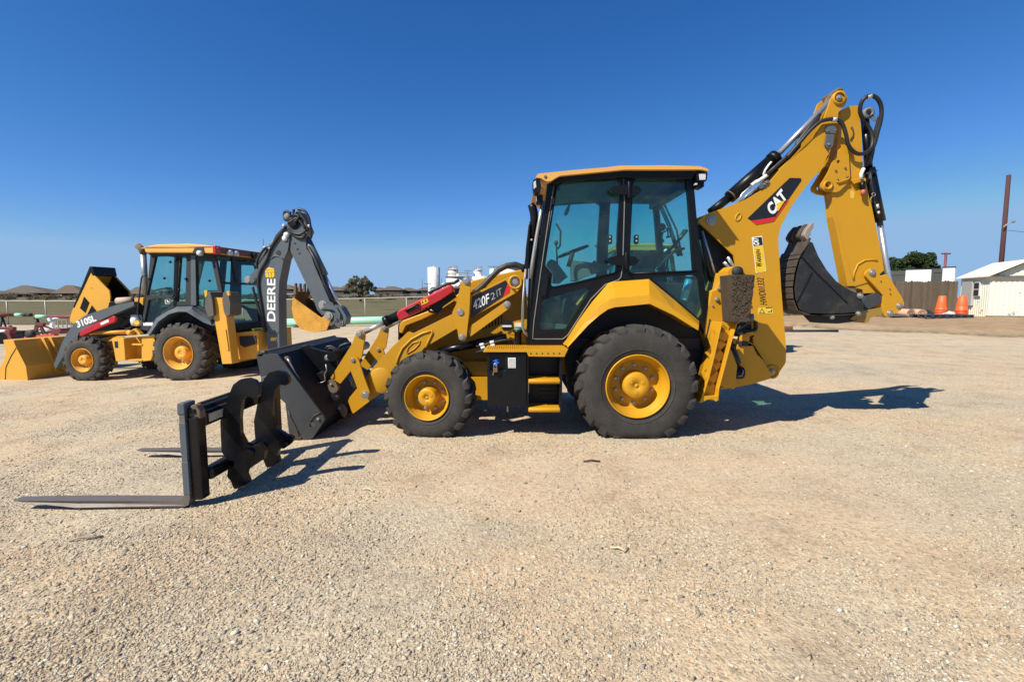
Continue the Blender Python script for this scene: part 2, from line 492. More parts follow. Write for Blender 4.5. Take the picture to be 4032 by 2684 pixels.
# tan dirt of the raised pad (a cover attribute, not light)
cov = nd(nt, 'ShaderNodeAttribute'); cov.attribute_name = 'cover'
sc = nd(nt, 'ShaderNodeSeparateColor'); nt.links.new(cov.outputs['Color'], sc.inputs[0])
tan = ramp(nt, n_mid, [(.3, (.26, .175, .095)), (.55, (.345, .245, .145)), (.8, (.39, .285, .175))])
c3 = mixc(nt, sc.outputs[0], c2, tan.outputs[0])
weed = ramp(nt, n_mid, [(.35, (.105, .075, .042)), (.7, (.17, .12, .065))])
wf = nd(nt, 'ShaderNodeMath', operation='MULTIPLY'); nt.links.new(sc.outputs[1], wf.inputs[0]); nt.links.new(fine.outputs[0], wf.inputs[1])
lanec = ramp(nt, n_mid, [(.3, (0.428, 0.319, 0.207)), (.5, (0.508, 0.383, 0.252)), (.75, (0.556, 0.437, 0.302))])
lf_ = nd(nt, 'ShaderNodeMath', operation='MULTIPLY'); nt.links.new(sc.outputs[2], lf_.inputs[0]); lf_.inputs[1].default_value = .62
lc_ = mixc(nt, .75, lanec.outputs[0], fine.outputs[0], 'MULTIPLY')
c3 = mixc(nt, lf_.outputs[0], c3, lc_)
c4 = mixc(nt, wf.outputs[0], c3, weed.outputs[0])
nt.links.new(c4, b.inputs['Base Color'])
b.inputs['Roughness'].default_value = .95; b.inputs['Specular IOR Level'].default_value = .15
h1 = nd(nt, 'ShaderNodeMath', operation='MULTIPLY_ADD'); nt.links.new(vor.outputs['Distance'], h1.inputs[0]); h1.inputs[1].default_value = -.6; nt.links.new(n_f, h1.inputs[2])
h2 = nd(nt, 'ShaderNodeMath', operation='MULTIPLY_ADD'); nt.links.new(vor2.outputs['Distance'], h2.inputs[0]); h2.inputs[1].default_value = -.5; nt.links.new(h1.outputs[0], h2.inputs[2])
h3 = nd(nt, 'ShaderNodeMath', operation='MULTIPLY_ADD'); nt.links.new(n_ff, h3.inputs[0]); h3.inputs[1].default_value = .4; nt.links.new(h2.outputs[0], h3.inputs[2])
bp = nd(nt, 'ShaderNodeBump'); bp.inputs['Strength'].default_value = .65; bp.inputs['Distance'].default_value = .012
nt.links.new(h3.outputs[0], bp.inputs['Height']); nt.links.new(bp.outputs[0], b.inputs['Normal'])
MT['gravel'] = m
def worn(x, y):
    # a lane of bare tan dirt where the machines drive, few loose stones left on it
    q = 1 - ((x - 1.2) / 3.6) ** 2 - ((y - 4.35 + .10 * x) / 1.15) ** 2 + .55 * noise.noise(Vector((x * .9, y * .9, 21)))
    q2 = 1 - ((y - 8.6 - .05 * x + .3 * math.sin(x * .4)) / .55) ** 2 + .5 * noise.noise(Vector((x * .5, y * 1.2, 31)))
    return max(0.0, min(1.0, max(smooth(q * .9), .6 * smooth(q2))))
def cover(x, y):
    s = bank(x, y); k = smooth((x - 10) / 3.5)
    jit = noise.noise(Vector((x * .8, y * .8, 5))) * .5
    pad = k * smooth((s + jit * .4) / .7)
    edge = k * max(0, 1 - abs(s - .15 + jit * .6) / (.45 + .3 * jit)) if s > -1.5 else 0
    return (pad, max(0, min(1, edge * .9)), worn(x, y))
ys = spaced(-2.5, 31, 190, 1.25)
xs = [x for x in spaced(-46, 46, 300)]
yard = grid_mesh('gravel_yard', xs, ys, m, ground, cover); tag(yard, kind='structure')

# loose stones on the gravel (nobody could count them)
iv = np.array([(1, 0, 0), (-1, 0, 0), (0, 1, 0), (0, -1, 0), (0, 0, 1), (0, 0, -1), (.7, .7, .5), (-.7, -.7, .5)], float)
iv[:6] += np.array([(0, .2, -.1), (0, -.15, .1), (.2, 0, .1), (-.2, 0, -.1), (.1, .1, 0), (0, 0, 0)])
hull = bmesh.new()
for p in iv: hull.verts.new(p)
bmesh.ops.convex_hull(hull, input=hull.verts[:]); bmesh.ops.triangulate(hull, faces=hull.faces[:]); hull.verts.index_update()
iv = np.array([v.co[:] for v in hull.verts]); ifc = np.array([[v.index for v in f_.verts] for f_ in hull.faces]); hull.free()
rng = np.random.default_rng(11)
N = 360000
dep = 1.5 + 9.0 * rng.random(N) ** 1.75
lat = (rng.random(N) * 2 - 1) * (dep * 1.12 + .3)
keep = np.array([noise.noise(Vector((a * .8, c * .8, 9))) * 1.0 + noise.noise(Vector((a * 2.6, c * 2.6, 1))) * .5 for a, c in zip(lat, dep)])
bare = np.array([worn(a, c) for a, c in zip(lat, dep)])
sel = rng.random(N) < np.clip(.60 + keep * 1.2, .10, 1.0) * (1 - .72 * bare)
dep, lat = dep[sel], lat[sel]; N = len(dep)
size = np.exp(rng.normal(math.log(.0044), .42, N)); size = np.clip(size, .0022, .017)
big = rng.random(N) < .0015; size[big] *= 1.6
zz = np.array([ground(a, c) for a, c in zip(lat, dep)])
V = iv[None] * (1 + rng.normal(0, .16, (N, len(iv), 1)))
V *= (size[:, None] * np.stack([rng.uniform(.75, 1.45, N), rng.uniform(.75, 1.3, N), rng.uniform(.45, .85, N)], 1))[:, None, :]
an = rng.random(N) * 6.283; ca, sa = np.cos(an)[:, None], np.sin(an)[:, None]
X = V[..., 0] * ca - V[..., 1] * sa + lat[:, None]; Y = V[..., 0] * sa + V[..., 1] * ca + dep[:, None]
Z = V[..., 2] + (zz + size * .12)[:, None]
co = np.stack([X, Y, Z], -1).reshape(-1, 3)
fc = (ifc[None] + (np.arange(N) * len(iv))[:, None, None]).reshape(-1, 3)
me = bpy.data.meshes.new('loose_gravel'); me.vertices.add(len(co)); me.vertices.foreach_set('co', co.ravel())
me.loops.add(fc.size); me.loops.foreach_set('vertex_index', fc.ravel().astype(np.int32))
me.polygons.add(len(fc)); me.polygons.foreach_set('loop_start', np.arange(0, fc.size, 3, dtype=np.int32))
try: me.polygons.foreach_set('loop_total', np.full(len(fc), 3, dtype=np.int32))
except Exception: pass
me.update(calc_edges=True)
ca_ = me.color_attributes.new('stone', 'FLOAT_COLOR', 'POINT')
pal = np.array([(0.409, 0.340, 0.235), (0.452, 0.363, 0.251), (0.494, 0.432, 0.320), (0.346, 0.281, 0.196), (0.536, 0.509, 0.407), (0.296, 0.265, 0.213), (0.424, 0.326, 0.218), (0.226, 0.197, 0.157)])
pc = pal[rng.choice(len(pal), N, p=[.20, .17, .19, .11, .13, .08, .06, .06])] * rng.uniform(.85, 1.12, (N, 1))
ca_.data.foreach_set('color', np.concatenate([np.repeat(pc, len(iv), 0), np.ones((N * len(iv), 1))], 1).ravel())
m, nt, b = nmat('loose_stone'); at = nd(nt, 'ShaderNodeAttribute'); at.attribute_name = 'stone'
nt.links.new(at.outputs['Color'], b.inputs['Base Color']); b.inputs['Roughness'].default_value = .9; b.inputs['Specular IOR Level'].default_value = .2
me.materials.append(m)
o = bpy.data.objects.new('loose_gravel', me); COL.objects.link(o)
tag(o, 'loose tan and grey gravel stones strewn over the yard', 'gravel', kind='stuff')

# dry field beyond the fence
m, nt, b = nmat('dry_field'); geo = nd(nt, 'ShaderNodeNewGeometry'); P = geo.outputs['Position']
mp = nd(nt, 'ShaderNodeMapping'); mp.inputs['Scale'].default_value = (.05, .16, 1); nt.links.new(P, mp.inputs['Vector'])
na = tex(nt, 1.0, 6, .65, vec=mp.outputs[0]); nb = tex(nt, 1.2, 6, .8, vec=P)
c = ramp(nt, na, [(.3, (.085, .072, .040)), (.45, (.15, .13, .072)), (.55, (.115, .108, .055)), (.68, (.19, .145, .09))])
f = ramp(nt, nb, [(.3, (.62, .62, .6)), (.6, (1.1, 1.1, 1.1))])
nt.links.new(mixc(nt, 1.0, c.outputs[0], f.outputs[0], 'MULTIPLY'), b.inputs['Base Color']); b.inputs['Roughness'].default_value = 1; b.inputs['Specular IOR Level'].default_value = .05
xs = spaced(-900, 900, 150); ys = [30.9] + spaced(34, 260, 40) + spaced(300, 2500, 24)
fld = grid_mesh('dry_field', sorted(set(xs + spaced(-60, 60, 60))), ys, m, lambda x, y: ground(x, y) - (.004 if y > 31.5 else .03)); tag(fld, kind='structure')
# ================================================================== the near yellow machine
f = Frame((1.0, 5.47, 0), 0.0, 1.15)
cat = empty('backhoe_loader', f.root_matrix())
tag(cat, 'large yellow backhoe loader with black cab, red cylinder lock and black loader bucket', 'backhoe loader', 'backhoe loaders parked in the yard')
Yl = lambda y: y - f.yc
def plate(name, spec, y0, y1, mat, parent=cat, bevel=.006, holes=(), seg=2):
    mb = MB(); mb.prism(f.poly(spec, y0), Yl(y0), Yl(y1), [f.poly(h, y0) for h in holes])
    return mb.build(name, mat, parent, bevel, seg)
def pin(mb, z, p, y, r, out=.03, m=0):
    c = f.pt(z, p, y)
    mb.lathe([(0, -out), (r * .55, -out), (r * .62, -out * .8), (r * .62, -.012), (r * .95, -.012), (r, -.006), (r, .02)], c, 'y', 20, m, sm=False)
def pins(name, lst, parent=cat, mat='steel'):
    for z, p, y, r, out in lst:
        mb = MB(); pin(mb, z, p, y, r * .58, out); mb.build(name, MT[mat], parent, .002)
def pt(z, p, y): return f.pt(z, p, y)
def sticker(name, spec, y, mat, parent, t=.003):
    mb = MB(); mb.prism(f.poly(spec, y), Yl(y) - t, Yl(y) - .001)
    return mb.build(name, mat, parent)
def lettering(name, txt, z, p0, p1, h, y, mat, parent, bold=.03, up=None):
    mb = MB(); a, b = pt(z, p0, y), pt(z, p1, y)
    put_text(mb, txt, a, b, h, Yl(y), 0, bold, up)
    return mb.build(name, mat, parent, fix=False)

# ---------------------------------------------------------------- wheels
def make_wheel(parent, c, Rr, W, rim, nl, flat, yaw, mats, dish, hubr, face=-1, lugd=.036, nb=8):
    """c: hub centre on the outer tyre face (local); the tyre reaches W away from the viewer"""
    wl = empty('wheel', c, yaw, parent)
    def squash(mb):
        lim = flat - c[2] + .004          # height of the ground below the hub
        out = []
        for x, y, z in mb.v:
            if z < lim:
                d = lim - z
                z = lim + d * .06
                y = W / 2 + (y - W / 2) * (1 + min(d, .1) * 1.2)
            elif z < lim + .12:
                k = (1 - (z - lim) / .12)
                y = W / 2 + (y - W / 2) * (1 + k * .05)
            out.append((x, y, z))
        mb.v = out
    rb = Rr - lugd
    mb = MB()
    prof = [(rim * .98, .045), (rim * 1.02, .022), (rim * 1.07, .012), (rim + (rb - rim) * .30, -.004), (rim + (rb - rim) * .55, -.008),
            (rim + (rb - rim) * .78, .0), (rb - .025, .022), (rb - .004, .05), (rb, W * .28), (rb + .006, W * .5)]
    full = prof + [(r, W - h) for r, h in reversed(prof[:-1])]
    mb.lathe(full, (0, 0, 0), 'y', 96)
    # sidewall ridges
    q = rim + (rb - rim) * .22
    mb.lathe([(q - .008, .004), (q - .004, -.003), (q + .004, -.005), (q + .008, -.002)], (0, 0, 0), 'y', 96)
    pitch = 2 * math.pi / nl
    for sd in (0, 1):
        for i in range(nl):
            a0 = i * pitch + (pitch * .5 if sd else 0) + random.uniform(-.01, .01)
            rows = []
            #  (y, r_top, angle offset, half width)
            for y, rt, da, hw in ((.004, rb - .055, -.10, .16), (.006, rb - .018, -.06, .22), (.018, Rr - .018, -.02, .25), (.045, Rr - .002, .03, .245), (W * .34, Rr, .22, .20), (W * .53, Rr, .40, .16)):
                rows.append((y, rt, da * pitch * 1.6, hw * pitch))
            vs = []; k = len(rows)
            for y, rt, da, hw in rows:
                yy = y if not sd else W - y
                for rr, s in ((rt, -1), (rt, 1), (max(rt - .07, rim * 1.1), 1.25), (max(rt - .07, rim * 1.1), -1.25)):
                    a = a0 + da + s * hw
                    yq = yy if rr == rt else (max(y, .012) if not sd else W - max(y, .012))
                    vs.append((rr * math.cos(a), yq, rr * math.sin(a)))
            fs = []
            for j in range(k - 1):
                for q in range(4):
                    fs.append((j * 4 + q, j * 4 + (q + 1) % 4, (j + 1) * 4 + (q + 1) % 4, (j + 1) * 4 + q))
            fs.append((0, 1, 2, 3)); fs.append(tuple((k - 1) * 4 + q for q in (3, 2, 1, 0)))
            mb.add(vs, fs)
    if flat is not None: squash(mb)
    ty = mb.build('tyre', mats[0], wl, fix=True)
    mb = MB()
    d = dish
    pr = [(rim * 1.035, .012), (rim * 1.03, -.004), (rim * 1.0, -.006), (rim * .985, .008), (rim * .955, .03), (rim * .94, .05), (rim * .90, .058), (rim * .885, .09),
          (rim * .84, .10), (rim * .82, d * .8), (rim * .78, d), (hubr * 1.55, d), (hubr * 1.4, d - .012), (hubr * 1.05, d - .012), (0, d - .012)]
    mb.lathe(pr, (0, 0, 0), 'y', 72)
    mb.lathe([(rim * .98, W * .5), (rim * .98, W - .03), (rim * 1.03, W), (rim * .9, W), (rim * .85, W * .6), (0, W * .6)], (0, 0, 0), 'y', 48)
    mb.build('rim', mats[1], wl)
    mb = MB(); hd = d - .16
    mb.lathe([(hubr * 1.12, d), (hubr * 1.06, hd + .04), (hubr, hd + .008), (hubr * .96, hd), (hubr * .24, hd), (hubr * .22, hd + .006), (hubr * .16, hd + .006), (hubr * .15, hd), (0, hd)], (0, 0, 0), 'y', 40)
    for i in range(3):
        a = i * 2.094 + .5
        mb.lathe([(hubr * .17, hd - .001), (hubr * .15, hd - .004), (hubr * .1, hd - .004), (0, hd + .001)], (hubr * .55 * math.cos(a), 0, hubr * .55 * math.sin(a)), 'y', 12)
    mb.build('hub', mats[1], wl)
    for i in range(nb):
        a = 2 * math.pi * (i + .5) / nb; rr = (hubr * 1.42 + rim * .7) * .49
        mb = MB(); mb.lathe([(0, d - .035), (.014, d - .035), (.016, d - .02), (.022, d - .018), (.024, d + .002)], (rr * math.cos(a), 0, rr * math.sin(a)), 'y', 8, sm=False)
        mb.build('wheel_nut', mats[2], wl)
    return wl
cw = (MT['rubber'], MT['cat_yellow'], MT['steel'])
rc = pt('K', (1842, 408), 0.02)
rear = make_wheel(cat, (rc.x, rc.y, .60), .70, .48, .352, 20, 0, 0, cw, .21, .145, nb=10)
fc_ = pt('K', (362, 512), .06)
front = make_wheel(cat, (fc_.x - .01, fc_.y, .462), .525, .33, .255, 18, 0, R(-8), cw, .17, .105, lugd=.034)
far = empty('wheel', (rc.x, rc.y + 2.26, .60), math.pi, cat)
for ch in kids(rear): c2 = ch.copy(); COL.objects.link(c2); c2.parent = far
far = empty('wheel', (fc_.x + .05, fc_.y + 2.2, .462), math.pi - R(8), cat)
for ch in kids(front): c2 = ch.copy(); COL.objects.link(c2); c2.parent = far

# ---------------------------------------------------------------- chassis, axles, engine hood
mb = MB()
mb.prism(f.poly([('E', [(1060, 880), (1380, 872), (1740, 860), (1740, 1000), (1385, 1010), (1370, 1000), (1245, 1000), (1200, 905)])], .78), Yl(.78), Yl(1.52))
mb.prism(f.poly([('E', [(1240, 1000), (1390, 1000), (1390, 1185), (1285, 1185), (1285, 1110)])], .72), Yl(.72), Yl(1.5))
a, b2 = pt('E', (1700, 860), .8), pt('G', (330, 1180), .8)
mb.box((a.x, Yl(.80), .62), (b2.x, Yl(1.5), 1.0))
mb.build('chassis', MT['cat_yellow'], cat, .012)
mb = MB()
c1 = pt('K', (362, 512), .06); mb.box((c1.x - .10, Yl(.32), .36), (c1.x + .10, Yl(1.98), .56))
mb.lathe([(0, 0), (.15, 0), (.17, .12), (.15, .25), (0, .25)], (c1.x, Yl(1.02), .46), 'y', 20)
mb.build('front_axle', MT['black'], cat, .02)
mb = MB(); mb.lathe([(0, .3), (.14, .3), (.17, .8), (.2, 1.0), (.2, 1.3), (.17, 1.5), (.14, 2.0), (0, 2.0)], (rc.x, Yl(0), .60), 'y', 24)
mb.build('rear_axle', MT['black'], cat)
# engine hood with a chamfered near edge
HL = [(664, 700), (664, 575), (692, 540), (880, 470), (1120, 345), (1255, 215), (1400, 180), (1675, 122), (1705, 200), (1705, 640), (1300, 720), (880, 760)]
hp = f.poly([('E', HL)], .72)
LIP = [(664, 640), (664, 575), (692, 540), (880, 470), (1120, 345), (1255, 215), (1400, 180), (1675, 122), (1705, 200), (1690, 215), (1410, 262), (1275, 300), (1140, 400), (890, 520), (720, 585), (690, 650)]
mb = MB(); mb.prism(f.poly([('E', LIP)], .74), Yl(.74), Yl(1.58))
hood = mb.build('engine_hood', MT['cat_yellow'], cat, .03, 4)
mb = MB(); mb.prism(f.poly([('E', [(690, 720), (690, 600), (890, 520), (1140, 400), (1275, 300), (1410, 262), (1690, 215), (1720, 640), (1720, 880), (1060, 890), (860, 900)])], 1.0), Yl(1.0), Yl(1.5))
mb.build('hood_side', MT['cat_yellow'], hood, .01)
mb = MB()
mb.prism(f.poly([('E', [(655, 700), (655, 580), (668, 560), (668, 700)])], .80), Yl(.80), Yl(1.50))
mb.build('radiator_grille', MT['black'], hood, .005)
mb = MB()
for i in range(7):
    a = pt('E', (1330 + i * 26, 560 - i * 8), .715); mb.box((a.x, Yl(.990), a.z - .10), (a.x + .018, Yl(.9995), a.z + .02))
mb.build('vent', MT['black'], hood)
mb = MB()
q = pt('E', (1497, 545), .98); q2 = pt('E', (1580, 605), .98)
mb.box((q.x, Yl(.98), q2.z), (q2.x, Yl(.999), q.z)); mb.build('warning_plate', MT['decal_black'], hood)
mb = MB(); mb.box((q.x + .006, Yl(.976), q2.z + .02), (q2.x - .006, Yl(.979), q2.z + .045)); mb.build('warning_text_strip', MT['white'], hood)
q = pt('E', (1602, 560), .98); q2 = pt('E', (1655, 592), .98)
mb = MB(); mb.box((q.x, Yl(.98), q2.z), (q2.x, Yl(.998), q.z)); mb.build('data_plate', MT['white'], hood)

# ---------------------------------------------------------------- loader arms and linkage
ARM = [(285, 1300), (450, 1175), (640, 1035), (870, 760), (1120, 612), (1230, 528), (1620, 312), (1652, 272, .04), (1660, 215, .08), (1608, 168, .08), (1545, 190), (1240, 335), (1100, 485),
       (775, 645, .03), (735, 632), (600, 760), (465, 905), (395, 1000), (245, 1183)]
def loader_side():
    out = []
    arm = plate('loader_arm', [('E', ARM)], .50, .64, MT['cat_yellow'], cat, .008); out.append(arm)
    mb = MB(); q = pt('E', (515, 1025), .50); mb.lathe([(.155, .0), (.155, -.012), (.145, -.018), (0, -.018)], (q.x, q.y, q.z), 'y', 32)
    mb.build('pivot_boss', MT['cat_yellow'], arm)
    mb = MB(); mb.tube(f.pts('E', [(645, 895), (655, 840), (690, 765), (760, 695), (850, 645), (925, 620), (935, 640), (905, 700), (885, 760)], .497), .013, 8)
    mb.tube(f.pts('E', [(725, 805), (735, 760), (775, 722), (835, 705), (825, 735), (785, 775), (728, 808)], .497), .007, 8)
    mb.build('reinforcing_rib', MT['cat_yellow'], arm)
    lev = plate('tilt_lever', [('E', [(318, 630, .03), (345, 612, .04), (382, 630, .03), (384, 680), (358, 838), (275, 942), (185, 1052), (106, 1006), (280, 730)])], .455, .50, MT['cat_yellow'], cat, .006); out.append(lev)
    pins('pin', [('E', (345, 650), .455, .075, .03), ('E', (290, 858), .42, .072, .03)], lev)
    link = plate('tilt_link', [('E', [(262, 930), (255, 850, .05), (290, 822, .06), (330, 845, .06), (372, 980), (426, 1125, .05), (412, 1172, .05), (365, 1175, .05), (340, 1130)])], .405, .44, MT['cat_yellow'], cat, .006); out.append(link)
    pins('pin', [('E', (388, 1143), .405, .085, .015)], link)
    bc = plate('bell_crank', [('E', [(1168, 225, .06), (1208, 186, .09), (1246, 222, .06), (1232, 480), (1206, 706, .03), (1172, 706, .03), (1148, 690), (1138, 622), (1098, 535, .03), (1096, 470, .04), (1128, 405)])], .41, .46, MT['cat_yellow'], cat, .006); out.append(bc)
    pins('pin', [('E', (1212, 217), .41, .085, .025), ('E', (1160, 470), .41, .07, .012), ('E', (1175, 675), .41, .072, .03)], bc)
    # tilt cylinder between bell crank and lever
    mb = MB(); mb.tube([pt('E', (555, 550), .56), pt('E', (1100, 285), .56)], .058, 20); mb.tube([pt('E', (545, 553), .56), pt('E', (585, 533), .56)], .066, 20)
    tc = mb.build('tilt_cylinder', MT['black'], cat); out.append(tc)
    mb = MB(); mb.tube([pt('E', (352, 648), .56), pt('E', (560, 548), .56)], .030, 16); mb.tube([pt('E', (1100, 285), .56), pt('E', (1200, 222), .56)], .022, 12)
    mb.build('piston_rod', MT['chrome'], tc)
    # lift cylinder under the arm
    mb = MB(); mb.tube([pt('E', (985, 792), .58), pt('E', (1285, 730), .58)], [.045, .05], 18); mb.tube([pt('E', (1285, 730), .58), pt('E', (1540, 682), .58)], .058, 18)
    lc = mb.build('lift_cylinder', MT['black_gloss'], cat); out.append(lc)
    mb = MB(); mb.tube([pt('E', (640, 1000), .58), pt('E', (985, 792), .58)], .028, 14); mb.build('piston_rod', MT['chrome'], lc)
    for dy, dz in ((-.075, .0), (-.078, .035)):
        mb = MB(); P0 = [pt('E', p, .50) + Vector((0, dy + .06, -dz * 2)) for p in [(1290, 752), (1400, 725), (1500, 700), (1590, 690), (1612, 740), (1605, 770)]]
        mb.tube(P0, .016, 10); mb.build('hydraulic_hose', MT['hose'], lc)
    for p in ((1335, 735), (1418, 715), (1345, 760), (1425, 742)):
        q = pt('E', p, .42); mb = MB(); d = (pt('E', (1425, 715), .42) - pt('E', (1335, 735), .42)).normalized()
        mb.tube([q - d * .025, q + d * .025], .0175, 10); mb.build('hose_clip', MT['white'], lc)
    return out
side = loader_side()
arm = side[0]
for o in side: shifted(o, 1.14)
# red lock around the near tilt cylinder
mb = MB()
mb.prism(f.poly([('E', [(640, 478), (660, 455), (1075, 246), (1100, 262), (1108, 300), (1005, 372), (665, 545)])], .475), Yl(.475), Yl(.65))
lock = mb.build('cylinder_lock', MT['red'], cat, .022, 3)
mb = MB(); mb.tube(f.pts('E', [(715, 466), (735, 450), (805, 414), (822, 412), (815, 428), (730, 472)], .462), .012, 8)
mb.build('lock_handle', MT['black'], lock)
sticker('warning_sticker', [('E', [(838, 382), (895, 360), (902, 390), (848, 414)])], .474, MT['decal_yellow'], lock)
for i in range(2):
    sticker('warning_symbol', [('E', [(846 + i * 25, 400 - i * 11), (864 + i * 25, 394 - i * 11), (852 + i * 25, 380 - i * 11)])], .4705, MT['decal_black'], lock, .002)
mb = MB()
mb.prism(f.poly([('E', [(900, 420), (1005, 372), (1120, 330), (1125, 350), (1010, 430), (1000, 475), (965, 480), (930, 455)])], .57), Yl(.57), Yl(.66))
mb.build('hose_bracket', MT['black'], cat, .006)
mb = MB(); mb.tube(f.pts('E', [(905, 320), (960, 285), (1060, 240), (1110, 235), (1150, 210)], .60), .02, 10); mb.build('hydraulic_hose', MT['hose'], cat)
mb = MB(); mb.tube(f.pts('E', [(880, 440), (920, 470), (985, 480), (1010, 455), (1120, 385)], .55), .014, 10); mb.build('hydraulic_hose', MT['hose'], cat)
# side plate decal with the model writing
sticker('model_decal', [('T', [(945, 1300), (985, 885), (1610, 580), (1645, 640), (1560, 885)])], .50, MT['decal_black'], arm)
sticker('decal_stripe', [('T', [(1560, 885), (1645, 640), (1695, 700), (1680, 812)])], .50, MT['decal_red'], arm)
up420 = (-.12, 1.0)
lettering('model_lettering', '420F', 'T', (1012, 1142), (1306, 1000), .118, .4955, MT['white'], arm, .012, up=(-.06, 1))
MT['print_pale'] = plain('print_pale', (.42, .42, .42), .5)
lettering('model_lettering', '2', 'T', (1340, 955), (1415, 915), .08, .4955, MT['print_pale'], arm, -.012, up=(-.12, 1))
lettering('model_lettering', 'IT', 'T', (1450, 890), (1540, 842), .08, .4955, MT['print_pale'], arm, -.012, up=(-.12, 1))
pins('pin', [('E', (1607, 225), .49, .10, .03)], arm)
mb = MB(); mb.lathe([(.085, .01), (.085, -.02), (.06, -.02), (.06, .0)], pt('E', (1607, 228), .47), 'y', 24); mb.build('pivot_boss', MT['cat_yellow'], arm)
lb = plate('lower_brace', [('E', [(1242, 590), (1262, 570, .03), (1510, 398, .06), (1548, 378, .08), (1572, 405, .06), (1560, 440, .05), (1240, 672), (1232, 640)])], .44, .52, MT['cat_yellow'], cat, .014)
pins('pin', [('E', (1542, 410), .44, .075, .03)], lb)
mb = MB(); mb.tube(f.pts('E', [(1268, 318), (1300, 295), (1340, 262), (1400, 200), (1470, 130), (1540, 95), (1610, 85), (1665, 105), (1685, 140)], .60), .036, 12)
mb.build('hydraulic_hose', MT['hose'], cat)

# ---------------------------------------------------------------- loader bucket and coupler
BS = [(100, 335), (200, 315), (395, 330), (1028, 1185, .03), (1038, 1235, .02), (868, 1488, .04), (620, 1525), (548, 1400), (500, 1000), (175, 700)]
bp_ = f.poly([('P', BS)], -.02)
mb = MB()
hol = [f.poly([('P', [(832, 1278, .02), (870, 1262, .03), (912, 1278, .02), (912, 1315, .02), (870, 1332, .03), (832, 1315, .02)])], -.02)]
mb.prism(bp_, Yl(-.02), Yl(.01), hol)
bucket = mb.build('loader_bucket', MT['bucket_black'], cat, .004)
tag(bucket)
mb = MB(); mb.prism(bp_, Yl(2.25), Yl(2.28)); mb.build('side_plate', MT['bucket_black'], bucket, .004)
prof = f.poly([('P', [(100, 330), (200, 312), (395, 328), (1028, 1185), (1036, 1235), (868, 1486), (622, 1522)])], -.02)
mb = MB(); T_ = .028
inner = []
for i, (x, z) in enumerate(prof):
    a = Vector(prof[max(i - 1, 0)]); c = Vector(prof[min(i + 1, len(prof) - 1)])
    d = (c - a).normalized(); nrm = Vector((d.y, -d.x)); inner.append((x + nrm.x * T_, z + nrm.y * T_))
mb.prism(prof + inner[::-1], Yl(.01), Yl(2.25))
mb.build('bucket_shell', MT['shell_shaded'], bucket, .004)
mb = MB(); e0, e1 = pt('P', (600, 1480), -.02), pt('P', (640, 1535), -.02)
mb.box((e0.x - .06, Yl(-.03), .004), (e0.x + .10, Yl(2.29), .035)); mb.build('cutting_edge', MT['bucket_worn'], bucket, .004)
mb = MB(); mb.tube(f.pts('P', [(150, 318), (205, 300), (240, 300)], -.01) , .02, 8)
q = pt('P', (120, 322), -.02); mb.tube([Vector((q.x + .03, Yl(-.02), q.z)), Vector((q.x + .03, Yl(2.28), q.z))], .03, 12); mb.build('top_lip', MT['bucket_black'], bucket)
pins('bolt', [('P', (953, 1217), -.02, .03, .02)], bucket)
sp = MB(); sp.tube(f.pts('P', [(545, 1115), (570, 1190), (620, 1290), (655, 1360), (690, 1425)], -.023), .009, 6)
sp.tube(f.pts('P', [(840, 1250), (900, 1165), (985, 1130)], -.023), .007, 6); sp.build('weld_seam', MT['bucket_worn'], bucket)
plate('wear_plate', [('P', [(610, 1440), (640, 1400, .01), (690, 1420, .01), (650, 1500), (622, 1512)])], -.026, -.019, MT['bucket_worn'], bucket, .003)
# quick coupler behind the bucket
def coupler_plate(y0):
    return plate('coupler_plate', [('P', [(720, 215), (800, 200), (860, 235), (1000, 275), (1090, 290, .05), (1180, 340, .06), (1215, 500), (1130, 660), (1085, 700), (1120, 860), (1200, 1030), (1310, 1205), (1240, 1210), (1000, 1080), (700, 620), (560, 390)])], y0, y0 + .05, MT['black'], cat, .01)
cpl = coupler_plate(.60); coupler_plate(1.62)
mb = MB()
for p, r in (((1075, 380), .06), ((1010, 1060), .05), ((900, 690), .07)):
    q = pt('P', p, .3); mb.tube([Vector((q.x, Yl(.45), q.z)), Vector((q.x, Yl(1.85), q.z))], r, 16)
mb.prism(f.poly([('P', [(560, 330), (760, 280), (1010, 700), (1180, 1180), (1000, 1130), (640, 560)])], .64), Yl(.64), Yl(1.62))
mb.build('coupler_frame', MT['black'], cpl)
pins('pin', [('P', (1080, 375), .55, .065, .03)], cpl)
mb = MB(); mb.prism(f.poly([('P', [(1078, 740, .02), (1072, 700, .02), (1110, 675, .02), (1175, 688, .02), (1225, 790, .02), (1200, 850, .02), (1130, 862, .02), (1095, 810, .02)])], .42), Yl(.42), Yl(.50))
mb.prism(f.poly([('P', [(1112, 885, .02), (1165, 862, .02), (1215, 900, .02), (1205, 960, .02), (1160, 965, .02)])], .44), Yl(.44), Yl(.52))
mb.prism(f.poly([('P', [(1205, 1035, .02), (1250, 1015, .02), (1305, 1070, .02), (1325, 1115, .02), (1310, 1208, .02), (1270, 1165, .02)])], .42), Yl(.42), Yl(.5))
mb.build('locking_hook', MT['rust'], cpl, .012)
pins('bolt', [('P', (1130, 742), .42, .03, .02), ('P', (1240, 1065), .42, .03, .02)], cpl)
mb = MB(); mb.tube(f.pts('P', [(770, 690), (850, 715), (930, 725), (1010, 712), (1050, 690), (1035, 600), (1068, 545), (1055, 465)], .40), .006, 8); mb.build('wire', MT['steel'], cpl)
for pp in ([(1060, 260), (1080, 225), (1130, 220), (1200, 260), (1230, 300)], [(1225, 280), (1260, 215), (1330, 185), (1400, 180)], [(1080, 260), (1130, 245), (1180, 275), (1200, 310)]):
    mb = MB(); mb.tube(f.pts('P', pp, .9), .02, 10); mb.build('hydraulic_hose', MT['hose'], cpl)
